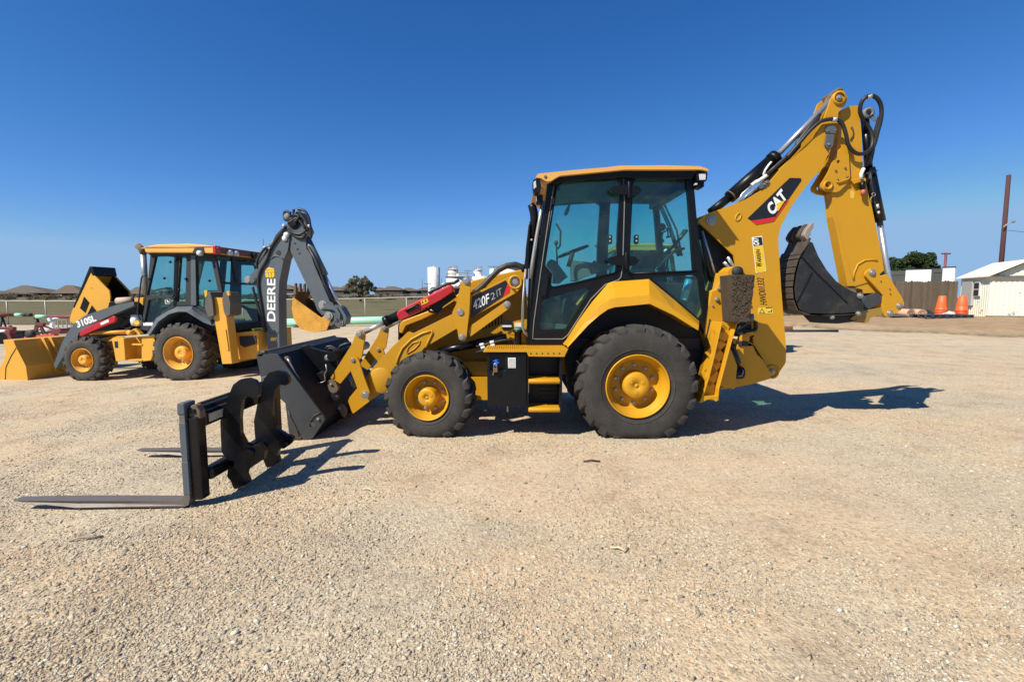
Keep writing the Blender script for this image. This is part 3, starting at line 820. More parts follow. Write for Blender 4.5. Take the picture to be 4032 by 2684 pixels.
mb = MB(); mb.tube(f.pts('P', [(1360, 620), (1445, 800)], .75), .03, 12); mb.build('lock_cylinder', MT['steel'], cpl)
mb = MB(); mb.tube(f.pts('P', [(530, 390), (560, 440), (640, 600), (700, 690)], .06), .012, 8); mb.build('grease_line', MT['steel'], bucket)
mb = MB(); q = pt('P', (520, 405), .1); mb.lathe([(0, -.05), (.035, -.045), (.045, 0), (.03, .05), (0, .05)], q, 'y', 9); mb.build('bucket_hook', MT['rust'], bucket)

# ---------------------------------------------------------------- battery box, platform and steps
box = plate('battery_box', [('K', [(780, 195), (1070, 195), (1065, 560), (1055, 570), (785, 565)])], .06, .62, MT['black'], cat, .008,
            holes=[[('K', [(805, 215), (905, 215), (905, 318), (805, 318)])]])
mb = MB(); mb.prism(f.poly([('K', [(800, 210), (910, 210), (910, 322), (800, 322)])], .14), Yl(.14), Yl(.2)); mb.build('recess_plate', MT['black_gloss'], box)
MT['blue'] = plain('blue_plastic', (.03, .16, .75), .35)
mb = MB()
mb.prism(f.poly([('K', [(838, 232, .01), (850, 232, .01), (852, 290, .01), (838, 290, .01)])], .09), Yl(.09), Yl(.13))
for a_, b_ in (((822, 250), (868, 240)), ((824, 270), (866, 262))):
    d0, d1 = pt('K', a_, .10), pt('K', b_, .10); mb.tube([d0, (d0 + d1) / 2 + Vector((0, 0, -.006)), d1], .012, 8)
mb.build('isolator_switch', MT['blue'], box)
sticker('label_plate', [('K', [(928, 228), (982, 228), (982, 300), (930, 300)])], .06, MT['white'], box)
mb = MB()
for i in range(5):
    for j in range(3):
        q = pt('K', (935 + j * 15, 236 + i * 13), .055); q2 = pt('K', (946 + j * 15, 243 + i * 13), .055)
        mb.box((q.x, Yl(.0545), q2.z), (q2.x, Yl(.0565), q.z))
MT['print_grey'] = plain('print_grey', (.35, .35, .30), .6)
mb.build('label_print', MT['print_grey'], box)
mb = MB(); mb.tube(f.pts('K', [(838, 300), (835, 315), (828, 330), (822, 345), (830, 352)], .05), .006, 8); mb.build('hasp', MT['steel'], box)
mb = MB(); q = pt('K', (925, 572), .2); mb.tube([q + Vector((0, 0, .05)), q + Vector((0, 0, -.06))], .012, 8); mb.build('drain_plug', MT['steel'], box)
pl = plate('step_platform', [('K', [(752, 190), (770, 170), (1352, 168), (1326, 222), (1072, 219), (1062, 190)])], .03, .62, MT['cat_yellow'], cat, .004)
mb = MB()
for i in range(36):
    q = pt('K', (775 + i * 15.6, 170), .05); mb.box((q.x, Yl(.035), q.z - .003), (q.x + .018, Yl(.45), q.z + .012))
mb.build('grip_tread', MT['cat_yellow'], pl)
mb = MB()
for i in range(6):
    q = pt('K', (1090 + i * 40, 199), .029); mb.lathe([(.009, -.002), (0, -.002)], (q.x, Yl(.03), q.z), 'y', 12)
mb.build('drain_hole', MT['decal_black'], pl)
st = MB()
for xx in (1064, 1302):
    a = pt('K', (xx, 200), .06); b2 = pt('K', (xx, 613), .06)
    st.box((a.x - .016, Yl(.06), b2.z), (a.x + .016, Yl(.36), a.z))
st.prism(f.poly([('K', [(1075, 222), (1300, 222), (1300, 610), (1075, 610)])], .34), Yl(.34), Yl(.37))
steps = st.build('step_ladder', MT['black'], cat, .006)
for yy in (373, 573):
    a, b2 = pt('K', (1072, yy), .05), pt('K', (1294, yy + 38), .05)
    mb = MB(); mb.box((a.x, Yl(.05), b2.z + .025), (b2.x, Yl(.32), a.z - .01)); mb.tube([Vector((a.x, Yl(.05), b2.z + .028)), Vector((b2.x, Yl(.05), b2.z + .028))], .028, 12)
    mb.build('step_tread', MT['cat_yellow'], steps, .008)
mb = MB()
for i in range(5):
    a = pt('K', (1145, 435 + i * 30), .335); b2 = pt('K', (1285, 448 + i * 30), .335); mb.box((a.x, Yl(.325), b2.z), (b2.x, Yl(.342), a.z))
mb.build('louvre', MT['int_dark'], steps)

# ---------------------------------------------------------------- rear fender and wheel housing
TOP = [(525, 1482), (640, 1300), (742, 1160), (872, 1008), (905, 998), (1186, 977), (1380, 1135), (1575, 1302)]
CRS = [(556, 1492), (690, 1310), (790, 1190), (880, 1133), (925, 1122), (1190, 1100), (1375, 1210), (1572, 1335)]
LOW = [(560, 1503), (720, 1330), (800, 1260), (868, 1212), (920, 1195), (1192, 1168), (1375, 1255), (1567, 1374)]
rows = [[pt('F', p, .62) for p in TOP], [pt('F', p, .36) for p in TOP], [pt('F', p, .07) for p in CRS], [pt('F', p, .045) for p in LOW]]
r4 = [Vector((p.x, Yl(.075), p.z + .015)) for p in rows[3]]; r5 = [Vector((p.x, Yl(.58), p.z + .03)) for p in rows[3]]
rows += [r4, r5]
mb = MB(); n8 = len(TOP)
vs = [p for r in rows for p in r]
fs = [(i * n8 + j, i * n8 + j + 1, (i + 1) * n8 + j + 1, (i + 1) * n8 + j) for i in range(5) for j in range(n8 - 1)]
fs += [(5 * n8 + j, 5 * n8 + j + 1, j + 1, j) for j in range(n8 - 1)]
fs += [tuple(i * n8 for i in range(6)), tuple(i * n8 + n8 - 1 for i in reversed(range(6)))]
mb.add(vs, fs)
fender = mb.build('rear_fender', MT['cat_yellow'], cat, .006, 2, 12)
mb = MB(); mb.prism(f.poly([('F', [(540, 1520), (700, 1320), (868, 1190), (1192, 1150), (1575, 1350), (1625, 1500), (1620, 1900), (560, 1850)])], .56), Yl(.56), Yl(.64))
mb.build('wheel_housing', MT['int_dark'], cat)
mb = MB()
vs = [Vector((p.x, Yl(2.30 - (y - 0)), p.z)) for r, y in zip(rows, (.62, .36, .07, .045, .075, .58)) for p in r]
mb.add(vs, fs); mb.build('rear_fender', MT['cat_yellow'], cat, .006, 2, 12)
# ---------------------------------------------------------------- cab
CY0, CY1 = .42, 1.86
OUT = [(405, 228), (500, 184), (1000, 136), (1530, 138), (1535, 270), (1560, 560), (1612, 1000), (1640, 1180), (1615, 1400), (1575, 1306), (1186, 981), (905, 1002), (874, 1012), (742, 1164), (550, 1478), (520, 1500), (262, 1500), (245, 1490)]
H1 = [(478, 268, .06), (520, 236, .04), (935, 213, .06), (972, 240, .05), (945, 600), (935, 905, .03), (925, 935, .03), (470, 1035, .03), (430, 1030, .03), (440, 940), (385, 875)]
H2 = [(1068, 210, .05), (1470, 200, .04), (1490, 330), (1532, 912, .02), (1035, 928, .03), (1050, 560)]
H3 = [(368, 1140, .03), (690, 1045, .04), (728, 1050, .04), (720, 1085), (545, 1362, .04), (343, 1370, .03)]
H4 = [(1200, 962, .02), (1540, 945, .03), (1568, 960), (1608, 1240, .03), (1575, 1285, .02), (1410, 1140)]
def side_frame(y0, y1):
    return plate('side_frame', [('F', OUT)], y0, y1, MT['black'], None, .012, [[('F', h)] for h in (H1, H2, H3, H4)])
mb = MB()
pa, pb = pt('F', (300, 1500), CY0), pt('F', (1600, 1420), CY0)
mb.box((pa.x - .02, Yl(CY0 + .07), pa.z - .03), (pb.x, Yl(CY1 - .07), pa.z + .10))
mb.build('cab_floor', MT['int_dark'], cat)
cab = side_frame(CY0, CY0 + .07); cab.name = 'cab'; cab.parent = cat
def far_copy(o, dy):
    c = o.copy(); COL.objects.link(c); c.location = o.location + Vector((0, dy, 0)); return c
fc2 = plate('side_frame', [('F', OUT)], CY0, CY0 + .07, MT['black'], cab, .012, [[('F', h)] for h in (H1, H2)])
fc2.location = Vector((0, CY1 - CY0 - .07, 0))
plate('rear_deck', [('F', [(690, 1480), (800, 1100), (900, 1030), (1180, 1000), (1560, 1010), (1600, 1400)])], .80, 1.76, MT['int_dark'], cab, .02)
plate('front_wall', [('F', [(345, 1480), (352, 1190), (430, 1110), (500, 1150), (530, 1300), (480, 1480)])], .60, 1.0, MT['int_dark'], cab, .02)
plate('front_console', [('F', [(300, 1470), (330, 1180), (460, 1040), (600, 1060), (580, 1300), (530, 1470)])], 1.0, 1.76, MT['int_dark'], cab, .03)
for h in (H1, H2, H3, H4):
    mb = MB(); mb.prism(f.poly([('F', h)], CY0), Yl(CY0 + .03), Yl(CY0 + .037))
    g = mb.build('window_pane', MT['glass'], cab)
    if h in (H1, H2): g2 = far_copy(g, CY1 - CY0 - .07); g2.parent = cab
# roof posts joining the sides, header beams, windscreen and rear glass
mb = MB()
for z0, z1, t in ((('F', (420, 228)), ('F', (250, 1480)), .05),):
    pass
q = pt('F', (440, 220), CY0); q2 = pt('F', (1520, 145), CY0)
mb.box((q.x, Yl(CY0 + .07), q.z - .10), (q.x + .10, Yl(CY1 - .07), q.z + .02))
mb.box((q2.x - .12, Yl(CY0 + .07), q2.z - .20), (q2.x, Yl(CY1 - .07), q2.z))
mb.build('header_beam', MT['black'], cab, .01)
mb = MB(); a, b2 = pt('F', (425, 260), CY0), pt('F', (262, 1480), CY0)
mb.add([(a.x, Yl(CY0 + .07), a.z), (b2.x, Yl(CY0 + .07), b2.z), (b2.x, Yl(CY1 - .07), b2.z), (a.x, Yl(CY1 - .07), a.z)], [(0, 1, 2, 3)])
mb.build('windscreen', MT['glass'], cab)
mb = MB(); a, b2 = pt('F', (1515, 270), CY0), pt('F', (1600, 1150), CY0)
mb.add([(a.x, Yl(CY0 + .07), a.z), (b2.x, Yl(CY0 + .07), b2.z), (b2.x, Yl(CY1 - .07), b2.z), (a.x, Yl(CY1 - .07), a.z)], [(0, 1, 2, 3)])
mb.build('rear_window', MT['glass'], cab)
# door seams, hinges, handle
mb = MB(); mb.tube(f.pts('F', [(455, 250), (440, 330), (358, 880), (300, 1300), (288, 1435), (310, 1440), (520, 1440), (560, 1410), (740, 1130), (850, 1020), (950, 985), (972, 960), (985, 870), (998, 400), (990, 200)], CY0 - .004), .007, 6)
mb.build('door_seal', MT['int_grey'], cab)
mb = MB(); mb.tube(f.pts('F', [(470, 260), (410, 620), (375, 880), (425, 950), (415, 1045), (620, 1005), (945, 925)], CY0 - .002), .010, 6)
mb.tube(f.pts('F', [(1030, 935), (1300, 925), (1560, 915)], CY0 - .002), .010, 6)
mb.build('window_seal', MT['black'], cab)
for yy in (290, 835):
    dx = 0 if yy == 290 else -22
    mb = MB()
    mb.prism(f.poly([('F', [(880 + dx, yy), (905 + dx, yy - 28, .02), (1000 + dx, yy - 42, .02), (1020 + dx, yy - 40), (1020 + dx, yy + 36), (990 + dx, yy + 38, .02), (905 + dx, yy + 24, .02)])], CY0 - .05), Yl(CY0 - .05), Yl(CY0))
    mb.prism(f.poly([('F', [(1045 + dx, yy - 38), (1100 + dx, yy - 32, .02), (1138 + dx, yy + 2, .03), (1100 + dx, yy + 36, .02), (1045 + dx, yy + 40)])], CY0 - .05), Yl(CY0 - .05), Yl(CY0))
    mb.tube([pt('F', (1034 + dx, yy - 62), CY0 - .05), pt('F', (1034 + dx, yy + 62), CY0 - .05)], .022, 12)
    mb.build('hinge', MT['black'], cab, .012)
mb = MB(); mb.prism(f.poly([('F', [(352, 960, .03), (375, 930, .03), (405, 935, .03), (410, 990), (385, 1110, .02), (350, 1110, .02)])], CY0 - .03), Yl(CY0 - .03), Yl(CY0)); mb.build('door_handle', MT['black_gloss'], cab, .012)
for p in ((884, 672), (1088, 672)):
    mb = MB(); q = pt('F', p, CY0 + .06); mb.box((q.x - .028, q.y - .02, q.z - .055), (q.x + .028, q.y + .03, q.z + .055)); mb.build('window_latch', MT['black'], cab, .015)
    for dz in (-.022, .025):
        mb = MB(); mb.lathe([(0, -.03), (.011, -.028), (.012, -.015)], (q.x, q.y - .002, q.z + dz), 'y', 12); mb.build('latch_bolt', MT['steel'], cab)
# roof
RF = [(308, 195, .02), (330, 165, .03), (372, 160), (620, 135), (850, 116), (960, 103), (1300, 100), (1580, 107), (1640, 128, .03), (1650, 146, .01), (1590, 132), (1000, 133), (500, 180), (462, 200), (440, 216), (405, 226, .02), (380, 216), (350, 198)]
roof = plate('roof', [('F', RF)], .30, 1.98, MT['roof_yellow'], cab, .02, (), 3)
mb = MB(); q = pt('F', (388, 190), .296); mb.lathe([(.018, 0), (.012, -.004), (0, -.004)], q, 'y', 12); mb.build('roof_bolt', MT['rust'], roof)
plate('roof_skirt', [('F', [(440, 222), (500, 184), (1000, 136), (1590, 136), (1620, 150), (1545, 178), (1520, 205), (1060, 200), (1000, 190), (520, 225), (470, 246), (430, 240)])], .36, 1.92, MT['black'], roof, .01)
mb = MB(); q = pt('F', (470, 240), .5); q2 = pt('F', (1480, 205), .5)
mb.box((q.x, Yl(.50), q2.z - .03), (q2.x, Yl(1.78), q2.z + .05)); mb.build('headliner', plain('headliner_cloth', (.07, .075, .072), .8), roof)
# work lights
def work_light(spec_body, lens, y0, y1, lens_face='x'):
    mb = MB(); mb.prism(f.poly(spec_body, y0), Yl(y0), Yl(y1)); o = mb.build('work_light', MT['black'], cab, .012)
    mb = MB(); mb.prism(f.poly(lens, y0 - .004), Yl(y0 - .004), Yl(y0 + .05)); mb.build('lens', MT['lamp_glass'], o, .004)
work_light([('U', [(503, 260, .02), (520, 222, .02), (600, 222, .02), (618, 330), (600, 400, .03), (515, 418, .02)])], [('U', [(513, 265), (545, 240), (553, 330), (518, 358)])], .30, .46)
work_light([('U', [(548, 440, .02), (640, 432, .02), (640, 555, .02), (555, 552, .02)])], [('U', [(550, 450), (556, 450), (556, 520), (552, 520)])], .36, .46)
mb = MB(); mb.prism(f.poly([('U', [(575, 425), (615, 365), (670, 360), (665, 425)])], .38), Yl(.38), Yl(.5)); mb.prism(f.poly([('U', [(608, 330), (660, 340), (655, 352), (605, 345)])], .38), Yl(.38), Yl(.42)); mb.build('light_bracket', MT['roof_yellow'], cab, .006)
work_light([('F', [(1548, 160, .02), (1640, 150, .02), (1632, 222, .02), (1558, 225, .02)])], [('F', [(1572, 165), (1628, 160), (1624, 212), (1578, 214)])], .33, .47)
work_light([('F', [(1535, 235), (1612, 222, .02), (1612, 265, .03), (1590, 280, .02), (1555, 270)])], [('F', [(1540, 238), (1562, 236), (1560, 250), (1542, 252)])], .36, .46)
# handrail, wiring and exhaust in front of the cab
mb = MB(); mb.tube(f.pts('U', [(478, 560), (500, 600), (520, 680), (522, 760), (505, 1060)], .55), [.042, .05, .05, .046, .044], 16)
mb.tube(f.pts('U', [(515, 800), (440, 1420)], .58), .05, 16); mb.build('exhaust_stack', MT['black'], cat)
mb = MB(); mb.prism(f.poly([('U', [(452, 820), (470, 820), (440, 1560), (398, 1560), (412, 1150)])], .5), Yl(.5), Yl(.66)); mb.build('heat_shield', MT['black'], cat, .008)
mb = MB(); mb.tube(f.pts('U', [(640, 520), (590, 800), (545, 1050), (500, 1340), (470, 1560)], .44), .022, 10)
mb.tube(f.pts('F', [(235, 900), (216, 1150), (212, 1350), (228, 1380), (252, 1402)], .44), .014, 10)
mb.tube(f.pts('F', [(225, 960), (208, 1200), (205, 1350), (222, 1392), (250, 1418)], .40), .008, 8); mb.build('handrail', MT['steel'], cat)
mb = MB(); mb.prism(f.poly([('F', [(262, 900), (300, 700), (335, 480), (350, 480), (330, 900), (262, 1480), (238, 1480)])], .46), Yl(.46), Yl(.56)); mb.build('front_post', MT['black'], cab, .01)
mb = MB(); mb.tube(f.pts('F', [(330, 640), (312, 780), (285, 960), (268, 1200)], .43), .012, 8); mb.tube(f.pts('F', [(340, 560), (318, 700), (302, 860)], .44), .010, 8); mb.build('hydraulic_hose', MT['hose'], cat)
mb = MB(); mb.tube(f.pts('U', [(530, 1000), (605, 992)], .46), .012, 8); q = pt('U', (490, 1040), .5); mb.lathe([(0, -.02), (.014, -.016), (.016, 0)], q, 'y', 10); mb.build('clamp', MT['steel'], cat)
# pump under the cab corner
mb = MB(); q = pt('E', (1628, 700), .5); mb.lathe([(0, .13), (.05, .13), (.06, .11), (.06, .10), (.04, .09), (.045, -.1), (.06, -.12), (.06, -.16), (0, -.16)], q, 'z', 16); mb.build('filler_neck', MT['black'], cat)
MT['green'] = plain('green_cap', (.06, .2, .12), .5)
mb = MB(); mb.lathe([(0, .15), (.045, .15), (.05, .13), (.05, .115)], q, 'z', 12); mb.build('filler_cap', MT['green'], cat)
plate('corner_bracket', [('E', [(1540, 640), (1600, 600), (1660, 600), (1705, 690), (1705, 740), (1660, 740), (1640, 660), (1560, 655)])], .56, .66, MT['cat_yellow'], cat, .01)

# ---------------------------------------------------------------- interior
mb = MB()
mb.prism(f.poly([('F', [(1105, 912), (1150, 810, .05), (1200, 752, .05), (1258, 755, .05), (1262, 800), (1225, 905)])], .95), Yl(.95), Yl(1.45))
mb.prism(f.poly([('F', [(1010, 905), (1230, 890), (1245, 985), (1040, 1000)])], .9), Yl(.9), Yl(1.45))
mb.build('seat', MT['int_dark'], cab, .04, 3)
mb = MB(); mb.prism(f.poly([('F', [(398, 850, .03), (430, 822, .03), (465, 835), (560, 960), (500, 1010), (450, 1000), (450, 940)])], .8), Yl(.8), Yl(1.2)); mb.build('dashboard', MT['int_grey'], cab, .03)
mb = MB(); c0 = pt('F', (600, 765), 1.0)
ax = Vector((-.35, 0, .94)); e1 = ax.orthogonal().normalized(); e2 = ax.cross(e1)
ring = [c0 + (e1 * math.cos(a) + e2 * math.sin(a)) * .20 for a in [2 * math.pi * k / 28 for k in range(29)]]
mb.tube(ring, .016, 8, cap=False)
for a in (0, 2.1, 4.2): mb.tube([c0, c0 + (e1 * math.cos(a) + e2 * math.sin(a)) * .2], .012, 6)
mb.tube([c0, pt('F', (565, 880), 1.0)], .03, 10); mb.build('steering_wheel', MT['int_dark'], cab)
mb = MB(); mb.prism(f.poly([('F', [(590, 830), (900, 870), (880, 900), (700, 960), (640, 990), (600, 990)])], 1.3), Yl(1.3), Yl(1.6)); mb.build('side_console', MT['int_grey'], cab, .02)
mb = MB()
for p, p2 in (((480, 880), (470, 700)), ((740, 930), (735, 870)), ((770, 900), (765, 855)), ((1320, 900), (1340, 790)), ((1290, 905), (1300, 800))):
    mb.tube([pt('F', p, 1.3), pt('F', p2, 1.3)], .012, 8); mb.lathe([(0, -.03), (.025, -.02), (.028, .0), (.02, .03), (0, .035)], pt('F', p2, 1.3), 'z', 10)
mb.build('control_lever', MT['int_dark'], cab)
mb = MB(); mb.prism(f.poly([('F', [(540, 470), (545, 440), (570, 395), (582, 400), (572, 450), (560, 478)])], .7), Yl(.7), Yl(.86)); mb.build('mirror', MT['int_grey'], cab, .02)
mb = MB(); mb.prism(f.poly([('F', [(820, 450, .02), (865, 425), (865, 490), (830, 492, .02)])], 1.6), Yl(1.6), Yl(1.66))
q = pt('F', (1285, 578), 1.0); mb.lathe([(0, -.02), (.05, -.02), (.05, .02), (0, .02)], q, 'y', 16)
mb.tube(f.pts('F', [(1300, 690), (1282, 660), (1290, 620), (1330, 600), (1335, 650), (1320, 655)], 1.0), .014, 8)
mb.tube(f.pts('F', [(1330, 655), (1352, 650), (1352, 585), (1320, 590)], 1.0), .012, 8); mb.build('grab_handle', MT['int_dark'], cab)
mb = MB(); mb.tube(f.pts('F', [(1255, 370), (1340, 560), (1420, 800)], 1.7), .03, 10); mb.tube(f.pts('F', [(1290, 370), (1400, 600), (1440, 800)], 1.72), .015, 8)
mb.tube(f.pts('F', [(1220, 900), (1290, 800), (1380, 720), (1480, 600)], .8), .02, 8); mb.tube(f.pts('F', [(1250, 905), (1310, 830), (1380, 760), (1460, 740)], .75), .016, 8); mb.build('rear_arm_post', MT['int_dark'], cab)
mb = MB(); mb.tube(f.pts('F', [(470, 550), (505, 610), (500, 720), (480, 745)], 1.2), .014, 8); mb.tube(f.pts('F', [(440, 1440), (480, 1380), (520, 1250), (545, 1140)], .6), .008, 6); mb.build('cable', MT['int_dark'], cab)
MT['int_light'] = plain('pale_trim', (.42, .40, .30), .6)
mb = MB(); mb.prism(f.poly([('F', [(510, 1240), (522, 1140), (548, 1115), (540, 1180), (520, 1245)])], .6), Yl(.6), Yl(.64)); mb.prism(f.poly([('F', [(1418, 655), (1460, 590), (1478, 610), (1430, 658)])], .7), Yl(.7), Yl(.75)); mb.build('document_holder', MT['int_light'], cab, .004)
mb = MB(); mb.prism(f.poly([('F', [(350, 1370), (350, 1310), (560, 1330), (545, 1370)])], .55), Yl(.55), Yl(1.3)); mb.build('floor_mat', MT['int_grey'], cab, .01)
# spray can standing behind the seat
MT['can_blue'] = plain('can_blue', (.05, .38, .68), .35); MT['can_white'] = plain('can_white', (.75, .78, .78), .35)
base = pt('F', (1452, 1140), .62); base_w = f.o + f.ey * f.yc + base
can = empty('spray_can', base_w)
tag(can, 'white spray can with blue cap standing inside the rear corner window of the black cab', 'spray can')
can.rotation_euler = (0, R(14), 0)
mb = MB(); mb.lathe([(0, 0), (.045, 0), (.047, .01), (.047, .12), (.04, .14), (0, .14)], (0, 0, 0), 'z', 20); mb.build('can_body', MT['can_white'], can)
mb = MB(); mb.lathe([(.046, .141), (.046, .25), (.03, .265), (0, .265)], (0, 0, 0), 'z', 20); mb.build('can_cap', MT['can_blue'], can)
# padlock hanging on the battery box
MT['brass'] = paint('brass', (.30, .19, .10), .4, .3, (.2, .1, .05), metal=.8)
q = pt('K', (840, 312), .03); lw_ = f.o + f.ey * f.yc + q
lk = empty('padlock', lw_); tag(lk, 'small brass padlock hanging from the black battery box by the yellow steps', 'padlock')
mb = MB(); mb.box((-.026, -.012, -.03), (.026, .012, .02)); mb.build('lock_body', MT['brass'], lk, .006)
mb = MB(); mb.tube([(-.016, 0, .015), (-.016, 0, .05), (-.008, 0, .066), (.008, 0, .066), (.016, 0, .05), (.016, 0, .015)], .005, 8); mb.build('shackle', MT['steel'], lk)

f = Frame((1.0, 5.47 - .24, 0), 0.0, 1.15 + .24)      # the boom stands a little towards the near side
# ---------------------------------------------------------------- swing frame, boom, stick
BO = [('M', [(160, 1128, .03), (280, 1030, .05), (430, 975), (480, 963), (640, 900), (820, 830), (1050, 690), (1340, 350)]), ('H', [(300, 672), (480, 500), (570, 330), (628, 170), (655, 100, .05), (700, 60, .06), (762, 68, .05), (788, 125, .04), (775, 185), (705, 262), (694, 440), (612, 650), (545, 790), (450, 890), (300, 1090, .1), (230, 1210, .1), (172, 1320, .1), (155, 1400)]),
      ('I', [(135, 270), (160, 700), (185, 1000), (203, 1215, .1), (200, 1330, .1), (130, 1432, .06)]), ('Q', [(962, 1122, .05), (940, 1030), (870, 900), (760, 720), (738, 480), (735, 290)]), ('G', [(610, 600), (602, 380), (588, 318)]), ('M', [(200, 1162)])]
BY0, BY1 = .97, 1.29
bo = f.poly(BO, BY0)
mb = MB(); mb.prism(bo, Yl(BY0), Yl(BY0 + .03)); boom = mb.build('boom', MT['cat_yellow'], cat, .006)
mb = MB(); mb.prism(bo, Yl(BY1 - .03), Yl(BY1)); mb.build('boom_plate', MT['cat_yellow'], boom, .006)
inn = f.poly([('M', [(520, 985), (650, 930), (840, 860), (1080, 720), (1350, 400)]), ('H', [(310, 720), (470, 560), (520, 760), (430, 870), (290, 1070), (220, 1200), (160, 1315), (140, 1400)]), ('I', [(122, 270), (147, 700), (172, 1000), (188, 1215), (186, 1320)]), ('Q', [(1000, 1000), (890, 880), (790, 700), (760, 480), (760, 300)]), ('G', [(660, 600), (660, 380), (640, 300)]), ('M', [(560, 1300)])], BY0)
mb = MB(); mb.prism(inn, Yl(BY0 + .03), Yl(BY1 - .03)); mb.build('boom_web', MT['cat_yellow'], boom)
pins('pin', [('M', (342, 1118), BY0, .115, .02), ('H', (708, 132), BY0, .065, .035), ('Q', (968, 1035), BY0 - .01, .06, .03)], boom)
mb = MB(); mb.lathe([(.09, 0), (.09, -.014), (.07, -.014)], pt('Q', (965, 1035), BY0), 'y', 24); mb.build('pin_boss', MT['cat_yellow'], boom)
mb = MB(); mb.lathe([(.08, 0), (.08, -.02), (.06, -.02)], pt('H', (708, 132), BY0), 'y', 24); mb.build('pin_boss', MT['cat_yellow'], boom)
mb = MB()
ell = [pt('M', (705 + 34 * math.cos(a) + 18 * math.sin(a), 1070 - 52 * math.sin(a) ), BY0) for a in [k * .3927 for k in range(17)]]
mb.tube([p + Vector((0, -.002, 0)) for p in ell], .008, 8, cap=False); mb.build('weld_ring', MT['cat_yellow'], boom)
sticker('brand_panel', [('M', [(828, 1090), (1395, 548, .01), (1550, 552, .02), (1548, 590), (1368, 850), (1205, 1075), (878, 1122)])], BY0, MT['decal_black'], boom)
sticker('panel_stripe', [('M', [(1368, 835), (1376, 850), (1180, 1130, .01), (945, 1175, .01), (878, 1122), (1200, 1072)])], BY0 - .003, MT['decal_red'], boom)
# CAT lettering drawn as solid shapes
def shape(name, polys, z, y, mat, parent):
    mb = MB()
    for p in polys: mb.prism(f.poly([(z, p)], y), Yl(y) - .0022, Yl(y) - .0005)
    return mb.build(name, mat, parent)
lettering('brand_letters', 'CAT', 'M', (1165, 1062), (1372, 812), .145, BY0 - .007, MT['white'], boom, .05, up=(-.62, .78))
shape('brand_triangle', [[(1215, 890), (1335, 846), (1236, 998)]], 'M', BY0 - .008, MT['decal_yellow'], boom)
# dealer plate, number and warning labels
sticker('dealer_plate', [('G', [(733, 172), (815, 160), (848, 445), (766, 459)])], BY0, MT['white'], boom)
sticker('dealer_plate_field', [('G', [(745, 247), (824, 236), (844, 442), (770, 455)])], BY0 - .003, MT['decal_yellow'], boom, .0015)
sticker('dealer_plate_badge', [('G', [(740, 178), (812, 168), (822, 233), (748, 243)])], BY0 - .003, MT['decal_black'], boom, .0015)
lettering('dealer_lettering', 'CAT', 'G', (795, 236), (786, 178), .075, BY0 - .0055, MT['white'], boom, .06, up=(-1, .1))
lettering('dealer_lettering', 'W', 'G', (818, 412), (815, 376), .075, BY0 - .0055, MT['decal_black'], boom, .04, up=(-1, .1))
lettering('dealer_lettering', 'ARREN', 'G', (812, 374), (799, 270), .052, BY0 - .0055, MT['decal_black'], boom, .03, up=(-1, .1))
lettering('serial_lettering', 'HWD01332', 'G', (857, 712), (828, 498), .085, BY0 - .003, MT['decal_black'], boom, .0, up=(-1, .1))
sticker('warning_sticker', [('Q', [(810, 318), (978, 308), (978, 380), (812, 390)])], BY0, plain('label_yellow', (.72, .55, .05), .5), boom)
shape('warning_symbol', [[(822, 380), (856, 322), (890, 378)]], 'Q', BY0 - .0035, MT['decal_black'], boom)
shape('warning_symbol', [[(834, 374), (856, 336), (878, 373)]], 'Q', BY0 - .0055, MT['decal_yellow'], boom)
shape('warning_symbol', [[(898, 314), (974, 310), (974, 318), (898, 322)], [(924, 360), (948, 358), (948, 366), (924, 368)], [(952, 348), (962, 335), (970, 348), (964, 350), (964, 368), (956, 368), (957, 350)]], 'Q', BY0 - .0035, MT['decal_black'], boom)
# boom cylinder along the top
BM = 1.13
bc_ = MB(); bc_.tube([pt('M', (330, 1010), BM), pt('M', (600, 795), BM)], .052, 18)
bc_.tube([pt('M', (585, 810), BM), pt('M', (1185, 285), BM)], .078, 22); bc_.tube([pt('M', (1150, 316), BM), pt('M', (1215, 260), BM)], .09, 22)
bcy = bc_.build('boom_cylinder', MT['black'], cat)
mb = MB(); mb.tube([pt('M', (1200, 268), BM), pt('H', (640, 150), BM)], .034, 16); mb.build('piston_rod', MT['chrome'], bcy)
mb = MB(); q0, q1 = pt('M', (600, 796), BM), pt('M', (612, 786), BM); mb.tube([q0, q1], .081, 20); mb.build('weld_ring', MT['rust'], bcy)
for pp, yy, r in (([(680, 905), (760, 760), (830, 700), (880, 660)], 1.02, .014), ([(760, 850), (830, 770), (900, 720), (960, 690)], 1.03, .012)):
    mb = MB(); mb.tube(f.pts('M', pp, yy), r, 8); mb.build('hydraulic_pipe', MT['chrome'] if r > .013 else MT['steel'], boom)
mb = MB()
for a_, b_, r in (((880, 650), (930, 612), .022), ((930, 612), (1000, 580), .026), ((1000, 575), (1100, 505), .022)):
    mb.tube([pt('M', a_, 1.02), pt('M', b_, 1.02)], r, 10)
mb.build('hose_fitting', MT['white'], boom)
mb = MB(); mb.tube(f.pts('M', [(1040, 510), (1070, 440), (1110, 380), (1150, 335)], 1.04), .014, 8); mb.build('hydraulic_pipe', MT['white'], boom)
mb = MB(); mb.prism(f.poly([('M', [(980, 645, .02), (1100, 568, .02), (1132, 590, .02), (1110, 630, .02), (1000, 702, .02)])], .955), Yl(.955), Yl(.975)); clampo = mb.build('hose_clamp', MT['grey_paint'], boom, .004)
pins('bolt', [('M', (1050, 632), .955, .022, .012), ('M', (1083, 605), .955, .022, .012)], clampo)
